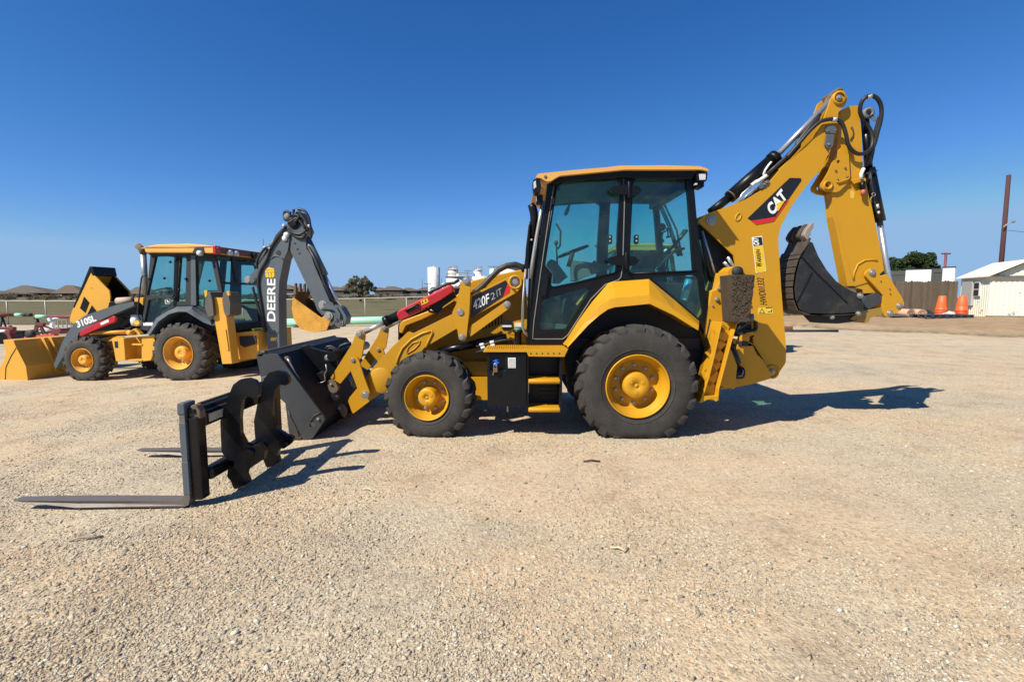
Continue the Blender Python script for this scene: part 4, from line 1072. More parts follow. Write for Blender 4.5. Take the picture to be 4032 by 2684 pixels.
for off, yy in ((0, 1.00), (18, 1.05), (36, 1.10), (10, 1.16)):
    mb = MB(); mb.tube([pt('M', p, yy) for p in [(1090 + off, 500 - off * .2), (1200 + off, 400), (1350 + off, 270), (1480 + off, 130)]] + [pt('H', p, yy) for p in [(330 + off * .6, 540 - off), (440 + off * .5, 400 - off), (520 + off * .4, 320 - off)]], .024 if off != 18 else .018, 9)
    mb.build('hydraulic_hose', MT['hose'], boom)
mb = MB(); mb.tube([pt('H', p, 1.2) for p in [(520, 300), (560, 240), (600, 150), (650, 90), (700, 55), (740, 60)]], .025, 8); mb.prism(f.poly([('H', [(555, 130), (600, 110), (640, 85), (620, 130), (575, 200)])], 1.25), Yl(1.2), Yl(1.28)); mb.build('rusty_guard', MT['rust'], boom, .01)
# stick
SY0, SY1 = 1.045, 1.195
ST = [('H', [(716, 285), (738, 240), (795, 212), (885, 198, .02), (897, 260), (918, 440), (925, 690), (935, 800), (990, 1060)]), ('I', [(912, 0), (1000, 430), (1020, 560), (905, 655), (772, 694), (762, 690), (712, 690), (690, 570), (600, 110)]), ('H', [(655, 1100), (640, 1010), (690, 600)])]
mb = MB(); mb.prism(f.poly(ST, SY0), Yl(SY0), Yl(SY1)); stick = mb.build('stick', MT['cat_yellow'], cat, .008)
plate('stick_flange', [('I', [(598, 100), (612, 96), (772, 690), (716, 692)])], SY0 - .012, SY0 + .0, MT['cat_yellow'], stick, .004)
hp_ = [('H', [(700, 620, .03), (760, 560, .03), (800, 640), (812, 850), (800, 905, .03), (720, 985, .05), (680, 1000), (600, 990, .03), (548, 960, .03), (545, 925, .03), (612, 815), (640, 745)])]
hl = [[('H', [(605 + 17 * math.cos(a), 935 - 19 * math.sin(a)) for a in [k * .628 for k in range(10)]])], [('H', [(705 + 16 * math.cos(a), 718 - 17 * math.sin(a)) for a in [k * .628 for k in range(10)]])]]
pp1 = plate('pivot_plate', hp_, SY0 - .035, SY0 - .002, MT['cat_yellow'], stick, .005, hl)
far_copy(pp1, SY1 - SY0 + .037).parent = stick
mb = MB(); mb.lathe([(.055, 0), (.055, -.02), (.04, -.02), (.04, .02)], pt('H', (605, 935), SY0 - .035), 'y', 24); mb.build('pin_boss', MT['cat_yellow'], stick)
pins('bolt', [('H', (680, 802), SY0 - .035, .022, .012), ('H', (767, 778), SY0 - .035, .022, .012), ('H', (695, 885), SY0 - .035, .024, .02), ('H', (785, 860), SY0 - .035, .024, .02), ('H', (825, 405), SY0, .022, .012)], stick, 'rust')
mb = MB(); mb.tube(f.pts('H', [(690, 895), (705, 908), (790, 880), (800, 868)], SY0 - .05), .009, 8); mb.build('latch_rod', MT['cat_yellow'], stick)
mb = MB(); mb.tube(f.pts('H', [(828, 410), (845, 440), (840, 480), (815, 520)], SY0 - .01), .006, 6); mb.build('wire', MT['hose'], stick)
pins('pin', [('H', (532, 970), SY0 + .1, .022, .03)], stick)
# hose clamp and coupling on the boom tip
mb = MB(); mb.prism(f.poly([('H', [(612, 380, .01), (668, 375, .01), (692, 425, .02), (680, 455, .01), (600, 452, .01), (588, 430, .02)])], BY0 - .03), Yl(BY0 - .03), Yl(BY0)); mb.prism(f.poly([('H', [(600, 462, .01), (662, 462, .01), (660, 560, .02), (640, 592, .03), (600, 590, .03), (584, 560, .02)])], BY0 - .035), Yl(BY0 - .035), Yl(BY0 - .01)); hc = mb.build('hose_clamp', MT['grey_paint'], boom, .006)
pins('bolt', [('H', (608, 432), BY0 - .03, .014, .012), ('H', (676, 428), BY0 - .03, .014, .012), ('H', (613, 558), BY0 - .035, .026, .012)], hc)
MT['sleeve'] = plain('pale_sleeve', (.55, .56, .53), .5)
for a_, b_ in (((648, 330), (688, 330)), ((968, 122), (1008, 112))):
    mb = MB(); mb.tube([pt('H', a_, BY0 - .045), pt('H', b_, BY0 - .045)], .0265, 12); mb.build('hose_sleeve', MT['sleeve'], boom)
def catmull(ps, n=6):
    out = []
    for i in range(len(ps) - 1):
        p0 = ps[max(i - 1, 0)]; p1 = ps[i]; p2 = ps[i + 1]; p3 = ps[min(i + 2, len(ps) - 1)]
        for k in range(n):
            t = k / n
            out.append(.5 * ((2 * p1) + (p2 - p0) * t + (2 * p0 - 5 * p1 + 4 * p2 - p3) * t * t + (3 * p1 - p0 - 3 * p2 + p3) * t ** 3))
    out.append(ps[-1]); return out
hose1 = [pt('H', p, y) for p, y in (((230, 680), .98), ((350, 540), .95), ((450, 425), .94), ((540, 350), .93), ((620, 328), .925), ((690, 330), .925), ((745, 380), .925), ((775, 470), .93), ((800, 570), .95), ((860, 635), .97), ((930, 645), .98), ((1000, 600), 1.02), ((1020, 520), 1.04), ((1000, 430), 1.05), ((950, 350), 1.05))]
mb = MB(); mb.tube(catmull(hose1), .0225, 12); mb.build('hydraulic_hose', MT['hose'], boom)
hose2 = [pt('H', p, y) for p, y in (((930, 330), 1.02), ((905, 260), .98), ((912, 190), .95), ((945, 135), .925), ((1000, 110), .925), ((1060, 135), .93), ((1098, 210), .95), ((1098, 320), .97), ((1065, 450), 1.0), ((1035, 560), 1.03), ((985, 680), 1.06), ((960, 760), 1.08))]
mb = MB(); mb.tube(catmull(hose2), .0235, 12); mb.build('hydraulic_hose', MT['hose'], boom)
hose3 = [pt('H', p, y) for p, y in (((1085, 300), .99), ((1050, 420), 1.02), ((1015, 520), 1.06), ((1025, 600), 1.08), ((1010, 680), 1.1), ((985, 800), 1.12))]
mb = MB(); mb.tube(catmull(hose3), .02, 10); mb.build('hydraulic_hose', MT['hose'], boom)
mb = MB(); q = pt('H', (965, 280), 1.1); mb.lathe([(.035, -.05), (.065, -.05), (.065, .05), (.035, .05), (.035, -.05)], q, 'y', 24); mb.build('cylinder_eye', MT['int_grey'], stick)
mb = MB(); mb.tube([pt('H', (1015, 305), 1.05), pt('H', (1050, 345), 1.05)], .02, 10); mb.build('hose_fitting', MT['white'], stick)
# bucket cylinder
CB = 1.12
mb = MB(); mb.tube([pt('H', (950, 330), CB), pt('H', (985, 800), CB)], .045, 16); mb.tube([pt('H', (985, 780), CB), pt('H', (1085, 1270), CB)], .068, 20)
bkc = mb.build('bucket_cylinder', MT['black_gloss'], cat)
mb = MB(); mb.tube([pt('H', (1085, 1268), CB), pt('I', (1060, 650), CB), pt('I', (1140, 850), CB)], .034, 16); mb.build('piston_rod', MT['chrome'], bkc)
mb = MB(); mb.tube(f.pts('H', [(1000, 820), (1010, 900), (1050, 1150), (1070, 1230)], 1.03), .011, 8); mb.build('hydraulic_pipe', MT['hose'], bkc)
for a_, b_ in (((1060, 1110), (1068, 1150)), ((1070, 1175), (1075, 1200))):
    mb = MB(); mb.tube([pt('H', a_, 1.03), pt('H', b_, 1.03)], .018, 10); mb.build('hose_fitting', MT['sleeve'], bkc)
mb = MB(); mb.tube(f.pts('H', [(950, 835), (1000, 815), (1062, 800)], 1.03), .008, 6); mb.build('cable_tie', MT['hose'], bkc)
MT['redcap'] = paint('faded_red', (.42, .08, .06), .5, .3)
mb = MB(); mb.tube([pt('H', (925, 900), 1.0), pt('H', (930, 975), 1.0)], .03, 14); cpn = mb.build('hydraulic_coupling', MT['black'], stick)
mb = MB(); mb.tube([pt('H', (930, 975), 1.0), pt('H', (937, 1030), 1.0)], .028, 14); mb.build('coupling_cap', MT['redcap'], cpn)
mb = MB(); mb.tube([pt('H', (915, 880), 1.0), pt('H', (915, 830), 1.0), pt('H', (938, 780), 1.0)], .02, 12); mb.build('elbow', MT['white'], cpn)
mb = MB(); mb.prism(f.poly([('H', [(822, 888), (860, 878), (960, 870), (960, 900), (880, 912), (850, 925)])], 1.0), Yl(1.0), Yl(1.06)); mb.build('bracket', MT['cat_yellow'], stick, .004)
ringp = [pt('H', (1030 + 16 * math.cos(a), 1020 - 16 * math.sin(a)), 1.0) for a in [k * .524 for k in range(13)]]
mb = MB(); mb.tube(ringp, .004, 6, cap=False); mb.tube(f.pts('H', [(1020, 1035), (1000, 1060), (1012, 1090)], 1.0), .006, 6); mb.build('split_ring', MT['steel'], stick)
mb = MB(); mb.tube(f.pts('I', [(765, 640), (770, 580), (800, 510), (860, 475), (920, 470), (962, 480)], SY0 - .003), .010, 8); mb.build('weld_ring', MT['cat_yellow'], stick)
sticker('paint_chip_mark', [('H', [(812, 990), (840, 980), (855, 1010), (845, 1060), (815, 1050)])], SY0, plain('pale_yellow_mark', (.72, .46, .06), .5), stick, .002)
# stick end, links, coupler, digging bucket
plate('stick_end', [('I', [(770, 690), (905, 655), (960, 735), (985, 745), (850, 752), (840, 720), (780, 705)])], SY0 + .01, SY1 - .01, MT['cat_yellow'], stick, .006)
lk2 = plate('bucket_link', [('I', [(862, 605, .04), (872, 570, .04), (915, 535, .06), (965, 555, .04), (990, 610), (1045, 592), (1085, 650), (1178, 800, .03), (1190, 845, .04), (1160, 890, .04), (1105, 925), (1070, 958, .05), (1022, 938, .04), (1008, 900), (1012, 770), (955, 705)])], SY0 - .05, SY0 - .015, MT['cat_yellow'], cat, .006)
far_copy(lk2, .21).parent = cat
pins('pin', [('I', (918, 578), SY0 - .05, .075, .025), ('I', (1145, 855), SY0 - .05, .065, .025), ('I', (1068, 918), SY0 - .05, .072, .025)], lk2)
pins('grease_nipple', [('I', (990, 650), SY0 - .05, .012, .01), ('I', (1066, 715), SY0 - .05, .012, .01), ('I', (1070, 755), SY0 - .05, .012, .01)], lk2, 'rust')
mb = MB(); mb.prism(f.poly([('I', [(845, 830), (870, 780, .02), (960, 745, .03), (1008, 775, .03), (1005, 820), (900, 880, .03), (860, 870, .03)])], SY0 - .03), Yl(SY0 - .03), Yl(SY1 + .03)); cl_ = mb.build('bucket_coupler', MT['bucket_black'], cat, .02, 3)
mb = MB(); mb.prism(f.poly([('I', [(800, 920), (850, 895), (1008, 870), (1005, 930), (905, 955), (895, 985, .02), (870, 1003, .03), (845, 985, .02), (820, 965), (760, 975), (740, 960)])], SY0 - .04), Yl(SY0 - .04), Yl(SY1 + .04)); mb.build('coupler_hook', paint('brown_yellow', (.30, .18, .03), .5, .5), cl_, .008)  # hook in a darker, browner yellow than the links
DB = [(400, 318), (425, 330), (470, 440), (540, 555), (620, 650), (720, 718), (790, 748), (830, 790, .03), (850, 850), (835, 905, .03), (780, 925), (640, 930), (560, 935), (430, 938), (300, 895, .05), (262, 800), (255, 700), (270, 590), (300, 480), (345, 400)]
y0, y1 = .93, 1.37
dbp = f.poly([('I', DB)], y0)
mb = MB(); mb.prism(dbp, Yl(y0), Yl(y0 + .025)); db = mb.build('digging_bucket', MT['bucket_dusty'], cat, .004)
mb = MB(); mb.prism(dbp, Yl(y1 - .025), Yl(y1)); mb.build('side_plate', MT['bucket_dusty'], db, .004)
shell = f.poly([('I', [(395, 285), (345, 390), (300, 470), (268, 590), (254, 700), (260, 800), (300, 897), (380, 932), (560, 940), (780, 928)])], y0)
inner = []
for i, (x, z) in enumerate(shell):
    a = Vector(shell[max(i - 1, 0)]); c = Vector(shell[min(i + 1, len(shell) - 1)]); d = (c - a).normalized(); inner.append((x - d.y * .03, z + d.x * .03))
mb = MB(); mb.prism(shell + inner[::-1], Yl(y0), Yl(y1)); mb.build('bucket_shell', MT['bucket_worn'], db, .004)
for i, k in enumerate((1, 2, 3, 4, 5)):
    a, c = Vector(shell[k]), Vector(shell[k + 1])
    for t in (.1, .55):
        p = a.lerp(c, t); p2 = a.lerp(c, t + .40); d = (c - a).normalized(); nn = Vector((d.y, -d.x)) * .014
        poly = [tuple(p), tuple(p2), tuple(p2 + nn), tuple(p + nn)]
        mb = MB(); mb.prism(poly, Yl(y0 - .012), Yl(y1 + .012)); mb.build('wear_strip', MT['bucket_worn'], db, .004)
mb = MB(); mb.prism(f.poly([('I', [(318, 440), (330, 432), (440, 555), (720, 830), (712, 838), (428, 565)])], y0 - .006), Yl(y0 - .006), Yl(y0)); mb.prism(f.poly([('I', [(418, 575), (428, 580), (300, 830), (290, 825)])], y0 - .006), Yl(y0 - .006), Yl(y0)); mb.build('side_seam', MT['black'], db, .002)
# teeth
tp = f.poly([('I', [(398, 322), (360, 280), (352, 262), (375, 215), (408, 175), (425, 158), (440, 165), (436, 205), (412, 235), (415, 262), (402, 275)])], y0)
for i in range(4):
    yy = y0 + .01 + i * (y1 - y0 - .09) / 3
    mb = MB(); mb.prism(tp, Yl(yy), Yl(yy + .07)); mb.build('bucket_tooth', MT['bucket_worn'] if i else paint('worn_tooth', (.34, .29, .24), .5, .5, (.14, .1, .07), metal=.3), db, .01)
pins('pin', [('I', (820, 772), y0 - .01, .062, .03), ('I', (805, 920), y0 - .01, .05, .025), ('I', (585, 950), y0 + .02, .05, .03)], db)
mb = MB(); mb.prism(f.poly([('I', [(430, 938), (560, 935), (800, 920), (860, 900), (800, 975), (760, 990), (640, 1005), (490, 1000), (450, 960)])], y0 + .10), Yl(y0 + .10), Yl(y1 - .10)); mb.build('bucket_ear', MT['int_dark'], db, .01)

# ---------------------------------------------------------------- stabilisers and swing casting
f = Frame((1.0, 5.47, 0), 0.0, 1.15)
def stabiliser():
    mb = MB()
    ow = f.poly([('Q', [(400, 478), (582, 490), (520, 700), (380, 1230), (372, 1345), (185, 1312), (250, 1110), (322, 830)])], .12)
    mb.prism(ow, Yl(.33), Yl(.42))
    edge = [(400, 478), (322, 830), (250, 1110), (185, 1312), (200, 1318), (266, 1112), (336, 834), (414, 485)]
    mb.prism(f.poly([('Q', edge)], .12), Yl(.12), Yl(.42))
    mb.prism(f.poly([('Q', [(582, 490), (520, 700), (380, 1230), (370, 1340), (356, 1335), (366, 1225), (507, 700), (568, 490)])], .12), Yl(.12), Yl(.42))
    mb.prism(f.poly([('Q', [(185, 1312), (375, 1312), (372, 1350), (340, 1372), (310, 1350), (250, 1352), (170, 1385), (155, 1378)])], .12), Yl(.12), Yl(.42))
    o = mb.build('stabiliser_leg', MT['cat_yellow'], cat, .006)
    mb = MB()
    zig = [(470, 500), (508, 560), (395, 650), (370, 740), (425, 800), (310, 900), (300, 965), (385, 1035), (245, 1145), (235, 1215), (350, 1300)]
    for a_, b_ in zip(zig[:-1:1], zig[1:]):
        if (zig.index(a_)) in (0, 1, 3, 4, 6, 7, 9):
            A_, B_ = pt('Q', a_, .13), pt('Q', b_, .13); mb.beam(A_ + Vector((0, .09, 0)), B_ + Vector((0, .09, 0)), .19, .010, up=(0, 1, 0))
    mb.build('stiffening_rib', MT['cat_yellow'], o)
    # pad
    pm = rubber('pad_rubber', (.042, .030, .020), (.12, .088, .052), .8)
    pp_ = f.poly([('G', [(560, 470, .02), (768, 472, .02), (762, 520), (740, 700), (715, 845, .01), (620, 862), (585, 855)])], .02)
    mb = MB(); mb.prism(pp_, Yl(.04), Yl(.30))
    rg = random.Random(4)
    for i in range(420):
        gx, gy = rg.uniform(575, 745), rg.uniform(480, 845)
        if gx > 765 - (gy - 470) * .14: continue
        q = pt('G', (gx, gy), .04); w_, h_ = rg.uniform(.004, .014), rg.uniform(.005, .018); mb.box((q.x - w_, Yl(.04 - rg.uniform(.003, .013)), q.z - h_), (q.x + w_, Yl(.05), q.z + h_))
    for i in range(9):
        yy = .05 + i * .027
        a_, b_ = pt('G', (560, 475), .03), pt('G', (585, 850), .03)
        mb.obox(((a_.x + b_.x) / 2 - .006, Yl(yy + .006), (a_.z + b_.z) / 2), (1, 0, 0), (0, 1, 0), (b_ - a_).normalized(), .006, .008, (b_ - a_).length / 2)
    mb.build('stabiliser_pad', pm, o, .004)
    br = plate('pad_bracket', [('G', [(545, 440), (590, 402, .04), (640, 402, .04), (690, 425), (760, 440), (765, 470), (600, 475), (540, 480)])], .10, .36, MT['cat_yellow'], o, .008)
    mb = MB(); mb.lathe([(0, -.03), (.055, -.03), (.06, .02), (0, .02)], pt('G', (617, 445), .09), 'y', 20); mb.build('pin', MT['int_dark'], br)
    return o
stb = stabiliser(); sb2 = shifted(stb, 1.9)
# guide housing beside the leg, lit on its left face
gd = plate('stabiliser_guide', [('G', [(448, 590, .03), (410, 600, .03), (398, 650), (340, 900), (395, 1110), (345, 1240), (375, 1310), (430, 1350), (600, 1390), (620, 1200), (500, 900), (560, 640), (540, 470), (505, 450)])], .43, .80, MT['cat_yellow'], cat, .012)
pins('bolt', [('Q', (350, 225), .43, .05, .03), ('Q', (372, 105), .43, .04, .05), ('Q', (303, 298), .43, .02, .006)], gd)
plate('stabiliser_cylinder_cover', [('Q', [(270, 440), (300, 470), (330, 520), (300, 660), (290, 860), (210, 960), (195, 930), (230, 640)])], .415, .43, MT['int_dark'], gd, .004)
far_copy(gd, .95).parent = cat
mb = MB(); a, b2 = pt('G', (300, 1000), .6), pt('G', (480, 1380), .6)
mb.box((a.x, Yl(.62), b2.z + .02), (b2.x, Yl(1.7), a.z - .05)); mb.build('rear_crossmember', MT['cat_yellow'], cat, .012)
f = Frame((1.0, 5.47 - .24, 0), 0.0, 1.15 + .24)
sw = plate('swing_casting', [('Q', [(600, 950), (560, 745), (600, 700, .03), (690, 690), (745, 712, .02), (800, 830), (870, 900), (960, 1045), (958, 1112, .03), (740, 1178), (390, 1235), (395, 1150), (520, 1090), (650, 1010)])], .86, 1.40, MT['cat_yellow'], cat, .02, (), 3)
mb = MB(); mb.tube([pt('Q', (420, 1040), .75), pt('Q', (540, 1045), .75)], .045, 14); mb.build('swing_cylinder_rod', MT['chrome'], sw)
mb = MB(); mb.tube([pt('Q', (530, 1045), .75), pt('Q', (640, 1045), .75)], .075, 18); mb.tube([pt('Q', (380, 1150), .78), pt('Q', (510, 1150), .78)], .06, 16)
mb.prism(f.poly([('Q', [(455, 920), (545, 915), (530, 950), (525, 1090), (460, 1090)])], .72), Yl(.72), Yl(.82)); mb.build('swing_cylinder', MT['black'], sw, .008)
mb = MB(); mb.tube([pt('Q', (500, 1140), .74), pt('Q', (515, 1175), .74)], .03, 12); mb.tube([pt('Q', (470, 925), .70), pt('Q', (545, 925), .70)], .012, 8); mb.tube(f.pts('Q', [(640, 1015), (648, 1035), (630, 1080), (590, 1085)], .66), .006, 6); mb.build('steel_fitting', MT['steel'], sw)
mb = MB(); mb.prism(f.poly([('Q', [(660, 600), (760, 588, .03), (795, 610, .03), (790, 650, .03), (765, 662), (750, 655), (775, 635), (760, 620), (720, 640), (690, 660)])], .90), Yl(.90), Yl(.94)); mb.lathe([(0, -.03), (.06, -.03), (.065, .03), (0, .03)], pt('Q', (650, 665), .88), 'y', 20)
mb.prism(f.poly([('Q', [(530, 690), (560, 665), (610, 690), (600, 730), (540, 720)])], .88), Yl(.88), Yl(.95)); mb.build('boom_lock_hook', MT['cat_yellow'], sw, .006)
mb = MB(); mb.prism(f.poly([('Q', [(560, 560, .01), (640, 590), (690, 620), (680, 650), (620, 630), (560, 600)])], .86), Yl(.86), Yl(.9)); mb.prism(f.poly([('Q', [(580, 700, .01), (640, 690), (710, 700), (700, 750), (600, 745)])], .84), Yl(.84), Yl(.88)); mb.build('lock_lever', MT['int_dark'], sw, .006)
for pp, yy in (([(700, 360), (705, 440), (640, 520), (560, 560)], .85), ([(740, 470), (640, 500), (580, 540)], .88), ([(520, 740), (560, 820), (600, 940)], .80), ([(500, 800), (560, 900), (590, 950)], .78), ([(780, 470), (785, 560), (700, 580), (600, 570)], .95)):
    mb = MB(); mb.tube(catmull(f.pts('Q', pp, yy)), .022, 10); mb.build('hydraulic_hose', MT['hose'], sw)
mb = MB(); mb.prism(f.poly([('Q', [(480, 900), (530, 740), (560, 720), (620, 930), (600, 950), (540, 960)])], .98), Yl(.98), Yl(1.3)); mb.prism(f.poly([('Q', [(560, 500), (740, 480), (790, 560), (740, 640), (560, 640)])], 1.0), Yl(1.0), Yl(1.3)); mb.build('valve_block', MT['int_dark'], sw, .01)
mb = MB(); mb.lathe([(0, -.05), (.045, -.05), (.05, 0), (.045, .05), (0, .05)], pt('Q', (718, 430), .90), 'z', 14); mb.build('hose_fitting', MT['grey_paint'], sw)
# hoses and pipes running up between cab and boom
for i, (pp, r, mt) in enumerate((([(320, 130), (360, 330), (430, 570)], .018, 'hose'), ([(335, 120), (390, 300), (440, 480)], .014, 'chrome'), ([(345, 260), (400, 480), (435, 560)], .014, 'chrome'), ([(300, 110), (345, 330), (420, 590)], .02, 'hose'))):
    mb = MB(); mb.tube(f.pts('G', pp, .9 + .03 * i), r, 8); mb.build('hydraulic_hose', MT[mt], boom)
mb = MB(); mb.prism(f.poly([('G', [(290, 80), (340, 60), (480, 200), (600, 340), (620, 420), (520, 440), (450, 560), (400, 600)])], 1.15), Yl(1.15), Yl(1.26)); mb.build('boom_base_plate', MT['int_dark'], boom)
for pp in ([(510, 370), (535, 400), (560, 420)], [(540, 330), (570, 380), (590, 410)]):
    mb = MB(); mb.tube(f.pts('G', pp, 1.0), .022, 10); mb.build('piston_rod', MT['chrome'], boom)
# ================================================================== the grey and yellow machine parked behind
hubw = wpt(701.2, 1391, 10.7)
gz0 = CAM_H + ray(700, 1496).z / ray(700, 1496).y * 10.7
f = Frame((hubw.x, hubw.y, gz0), R(-8), 1.1)
dr = empty('backhoe_loader', f.root_matrix(), f.yaw)
tag(dr, 'smaller yellow backhoe loader with grey boom, raised engine hood and yellow loader bucket', 'backhoe loader', 'backhoe loaders parked in the yard')
dw = (MT['rubber_deere'], MT['deere_yellow'], MT['steel'])
rc = pt('B', (542, 1203), 0.02); rw = make_wheel(dr, (rc.x, rc.y, rc.z), .67, .47, .352, 20, 0, 0, dw, .22, .145, nb=8)
fcn = pt('A', (667, 1275), 0.05); gf = pt('A', (640, 1450), 0.05).z
fw = make_wheel(dr, (fcn.x, fcn.y, fcn.z), .53, .33, .262, 17, gf, R(3), dw, .17, .11, lugd=.045, nb=8)
for w0, dy in ((rw, 2.2), (fw, 2.15)):
    far = empty('wheel', w0.location + Vector((0, dy, 0)), math.pi, dr)
    for ch in kids(w0): c2 = ch.copy(); COL.objects.link(c2); c2.parent = far
dY = MT['deere_yellow']; dG = MT['grey_paint']; dK = MT['int_dark']
def dp(name, spec, y0, y1, mat, parent=None, bevel=.008, holes=(), seg=2):
    return plate(name, spec, y0, y1, mat, dr if parent is None else parent, bevel, holes, seg)
# chassis, side tank and steps
dp('side_tank', [('A', [(905, 1098), (1005, 1095), (1018, 1275), (940, 1282), (925, 1190)])], .12, .60, dY)
mb = MB(); a, b2 = pt('A', (925, 1120), .15), pt('A', (970, 1165), .15)
mb.box((a.x + .05, Yl(.115), b2.z - .02), (b2.x, Yl(.122), a.z)); mb.build('label_plate', MT['decal_black'], dr)
dp('chassis', [('A', [(560, 1150), (900, 1080), (1260, 1070), (1260, 1180), (1150, 1285), (1018, 1275), (900, 1190), (640, 1240)])], .62, 1.5, dY)
stp = dp('step_box', [('A', [(1008, 1090), (1162, 1082), (1148, 1285), (1020, 1278)])], .42, .6, dY)
for yy in (1140, 1268):
    a, b2 = pt('A', (1070 if yy == 1140 else 1042, yy), .14), pt('A', (1152, yy + 14), .14); mb = MB(); mb.box((a.x, Yl(.14), b2.z), (b2.x, Yl(.42), a.z)); mb.build('step_tread', dY, stp, .005)
dp('step_side', [('A', [(1150, 1085), (1255, 1068), (1262, 1180), (1225, 1275), (1150, 1285)])], .16, .60, dY)
dp('platform', [('A', [(1010, 1078), (1250, 1062), (1262, 1074), (1012, 1094)])], .12, .6, MT['int_light'])
mb = MB(); mb.lathe([(0, .25), (.14, .25), (.2, .9), (.2, 1.3), (.14, 1.95), (0, 1.95)], (rc.x, Yl(0), rc.z), 'y', 20); mb.build('rear_axle', MT['black'], dr)
mb = MB(); mb.box((fcn.x - .1, Yl(.3), fcn.z - .1), (fcn.x + .1, Yl(1.95), fcn.z + .1)); mb.build('front_axle', MT['black'], dr, .02)
mb = MB(); mb.prism(f.poly([('A', [(880, 800), (1110, 770), (1110, 1060), (700, 1120), (640, 1080), (860, 930)])], .75), Yl(.75), Yl(1.45)); eng = mb.build('engine', MT['black'], dr, .02)
mb = MB(); mb.tube([pt('A', (958, 795), .78), pt('A', (1086, 788), .78)], .085, 20); mb.build('air_filter', paint('dusty_tan', (.42, .33, .25), .7, .4), eng)
for pp in ([(975, 980), (1000, 950), (1050, 960), (1070, 1000), (1030, 1020), (980, 1000)], [(940, 915), (1030, 900), (1080, 930)], [(900, 850), (960, 880), (1060, 860)]):
    mb = MB(); mb.tube(catmull(f.pts('A', pp, .6)), .022, 8); mb.build('engine_hose', MT['hose'], eng)
mb = MB(); mb.lathe([(0, -.14), (.1, -.12), (.12, 0), (.1, .12), (0, .14)], pt('A', (1108, 950), .6), 'z', 18); mb.build('washer_tank', MT['white'], eng)
sticker('tank_label', [('A', [(1090, 960), (1120, 950), (1135, 970), (1115, 990), (1092, 980)])], .47, MT['decal_yellow'], eng)
dp('cowl', [('A', [(1090, 770), (1165, 765), (1160, 830), (1130, 800), (1092, 800)])], .7, 1.5, dY)
# hood tipped forward
HP = [(737, 562), (752, 570), (888, 712), (895, 760), (893, 800), (886, 830, .05), (860, 868, .05), (700, 912), (600, 978, .04), (572, 962, .04), (566, 935), (592, 858)]
hd = dp('engine_hood', [('A', HP)], .75, .78, dY)
hp2 = f.poly([('A', HP)], .75); hp3 = f.poly([('A', [(752, 580), (880, 716), (886, 800), (855, 860), (700, 904), (605, 962), (582, 950)])], .75)
mb = MB(); mb.prism(hp2, Yl(1.28), Yl(1.31)); mb.build('hood_side', dY, hd, .006)
mb = MB(); mb.prism(hp3, Yl(1.26), Yl(1.278)); mb.build('hood_liner', MT['black'], hd)
mb = MB(); mb.prism(f.poly([('A', [(737, 562), (752, 570), (585, 950), (566, 935), (592, 858)])], .78), Yl(.78), Yl(1.28)); mb.build('hood_top', dY, hd)
mb = MB(); mb.prism(f.poly([('A', [(727, 512), (752, 513), (768, 582), (752, 590), (735, 562), (600, 850), (592, 845)])], .74), Yl(.74), Yl(1.32)); mb.build('hood_grille', MT['black'], hd, .01)
for q in ([(648, 852), (682, 758), (724, 806), (692, 890)], [(703, 912), (745, 828), (788, 882)]):
    dp('hood_vent', [('A', q)], .742, .752, MT['black'], hd, .002)
mb = MB(); q = pt('A', (742, 690), .745); mb.lathe([(.012, 0), (0, -.004)], q, 'y', 8); mb.build('hood_latch', MT['int_dark'], hd)
# exhaust, handrail
mb = MB(); mb.tube([pt('B', (232, 640), .5), pt('B', (205, 240), .5)], .062, 16); ex = mb.build('exhaust_pipe', paint('dull_aluminium', (.32, .33, .32), .4, .3, metal=.6), dr)
mb = MB(); mb.tube([pt('B', (212, 245), .5), pt('B', (195, 200), .5), pt('B', (155, 165), .5)], .07, 16); mb.build('exhaust_elbow', MT['rust'], ex)
mb = MB(); mb.tube(f.pts('B', [(240, 455), (200, 455), (188, 480), (150, 800), (165, 860), (180, 880)], .30), .016, 10); mb.build('handrail', MT['hose'], dr)
# loader arm, lock, cylinders, bucket
la = [(1090, 798, .04), (1087, 832), (905, 910), (760, 975), (640, 1055), (628, 1088), (555, 1172), (452, 1345), (435, 1312), (500, 1140), (542, 1058), (602, 975, .1), (690, 912), (850, 855), (960, 822)]
arm = dp('loader_arm', [('A', la)], .38, .50, dG)
far_copy(arm, 1.2).parent = dr
lettering('model_lettering', '310SL', 'A', (632, 1012), (785, 955), .155, .378, MT['white'], arm, .04)
lk_ = dp('cylinder_lock', [('A', [(642, 1062), (662, 1030), (768, 975), (860, 942), (918, 914), (938, 930), (930, 965), (830, 1005), (668, 1078), (650, 1082)])], .30, .37, MT['red'], dr, .015)
sticker('warning_sticker', [('A', [(815, 972), (880, 942), (886, 962), (822, 990)])], .30, MT['white'], lk_)
mb = MB(); mb.tube([pt('A', (700, 1055), .42), pt('A', (1065, 1045), .42)], .05, 16); mb.lathe([(0, -.06), (.06, -.06), (.06, .06), (0, .06)], pt('A', (1062, 1052), .42), 'y', 16); mb.build('lift_cylinder', dY, dr)
mb = MB(); mb.prism(f.poly([('A', [(1060, 1030), (1100, 1015), (1140, 1060), (1130, 1085), (1070, 1075)])], .5), Yl(.5), Yl(.6)); mb.build('arm_mount', dY, dr, .01)
bs = [(25, 1110), (108, 1114), (132, 1172), (210, 1322), (228, 1448), (-70, 1454), (-30, 1370), (32, 1275), (46, 1200)]
bsp = f.poly([('A', bs)], -.02)
mb = MB(); mb.prism(bsp, Yl(-.02), Yl(.01)); bk = mb.build('loader_bucket', dY, dr, .005)
mb = MB(); mb.prism(bsp, Yl(2.2), Yl(2.23)); mb.build('side_plate', dY, bk, .005)
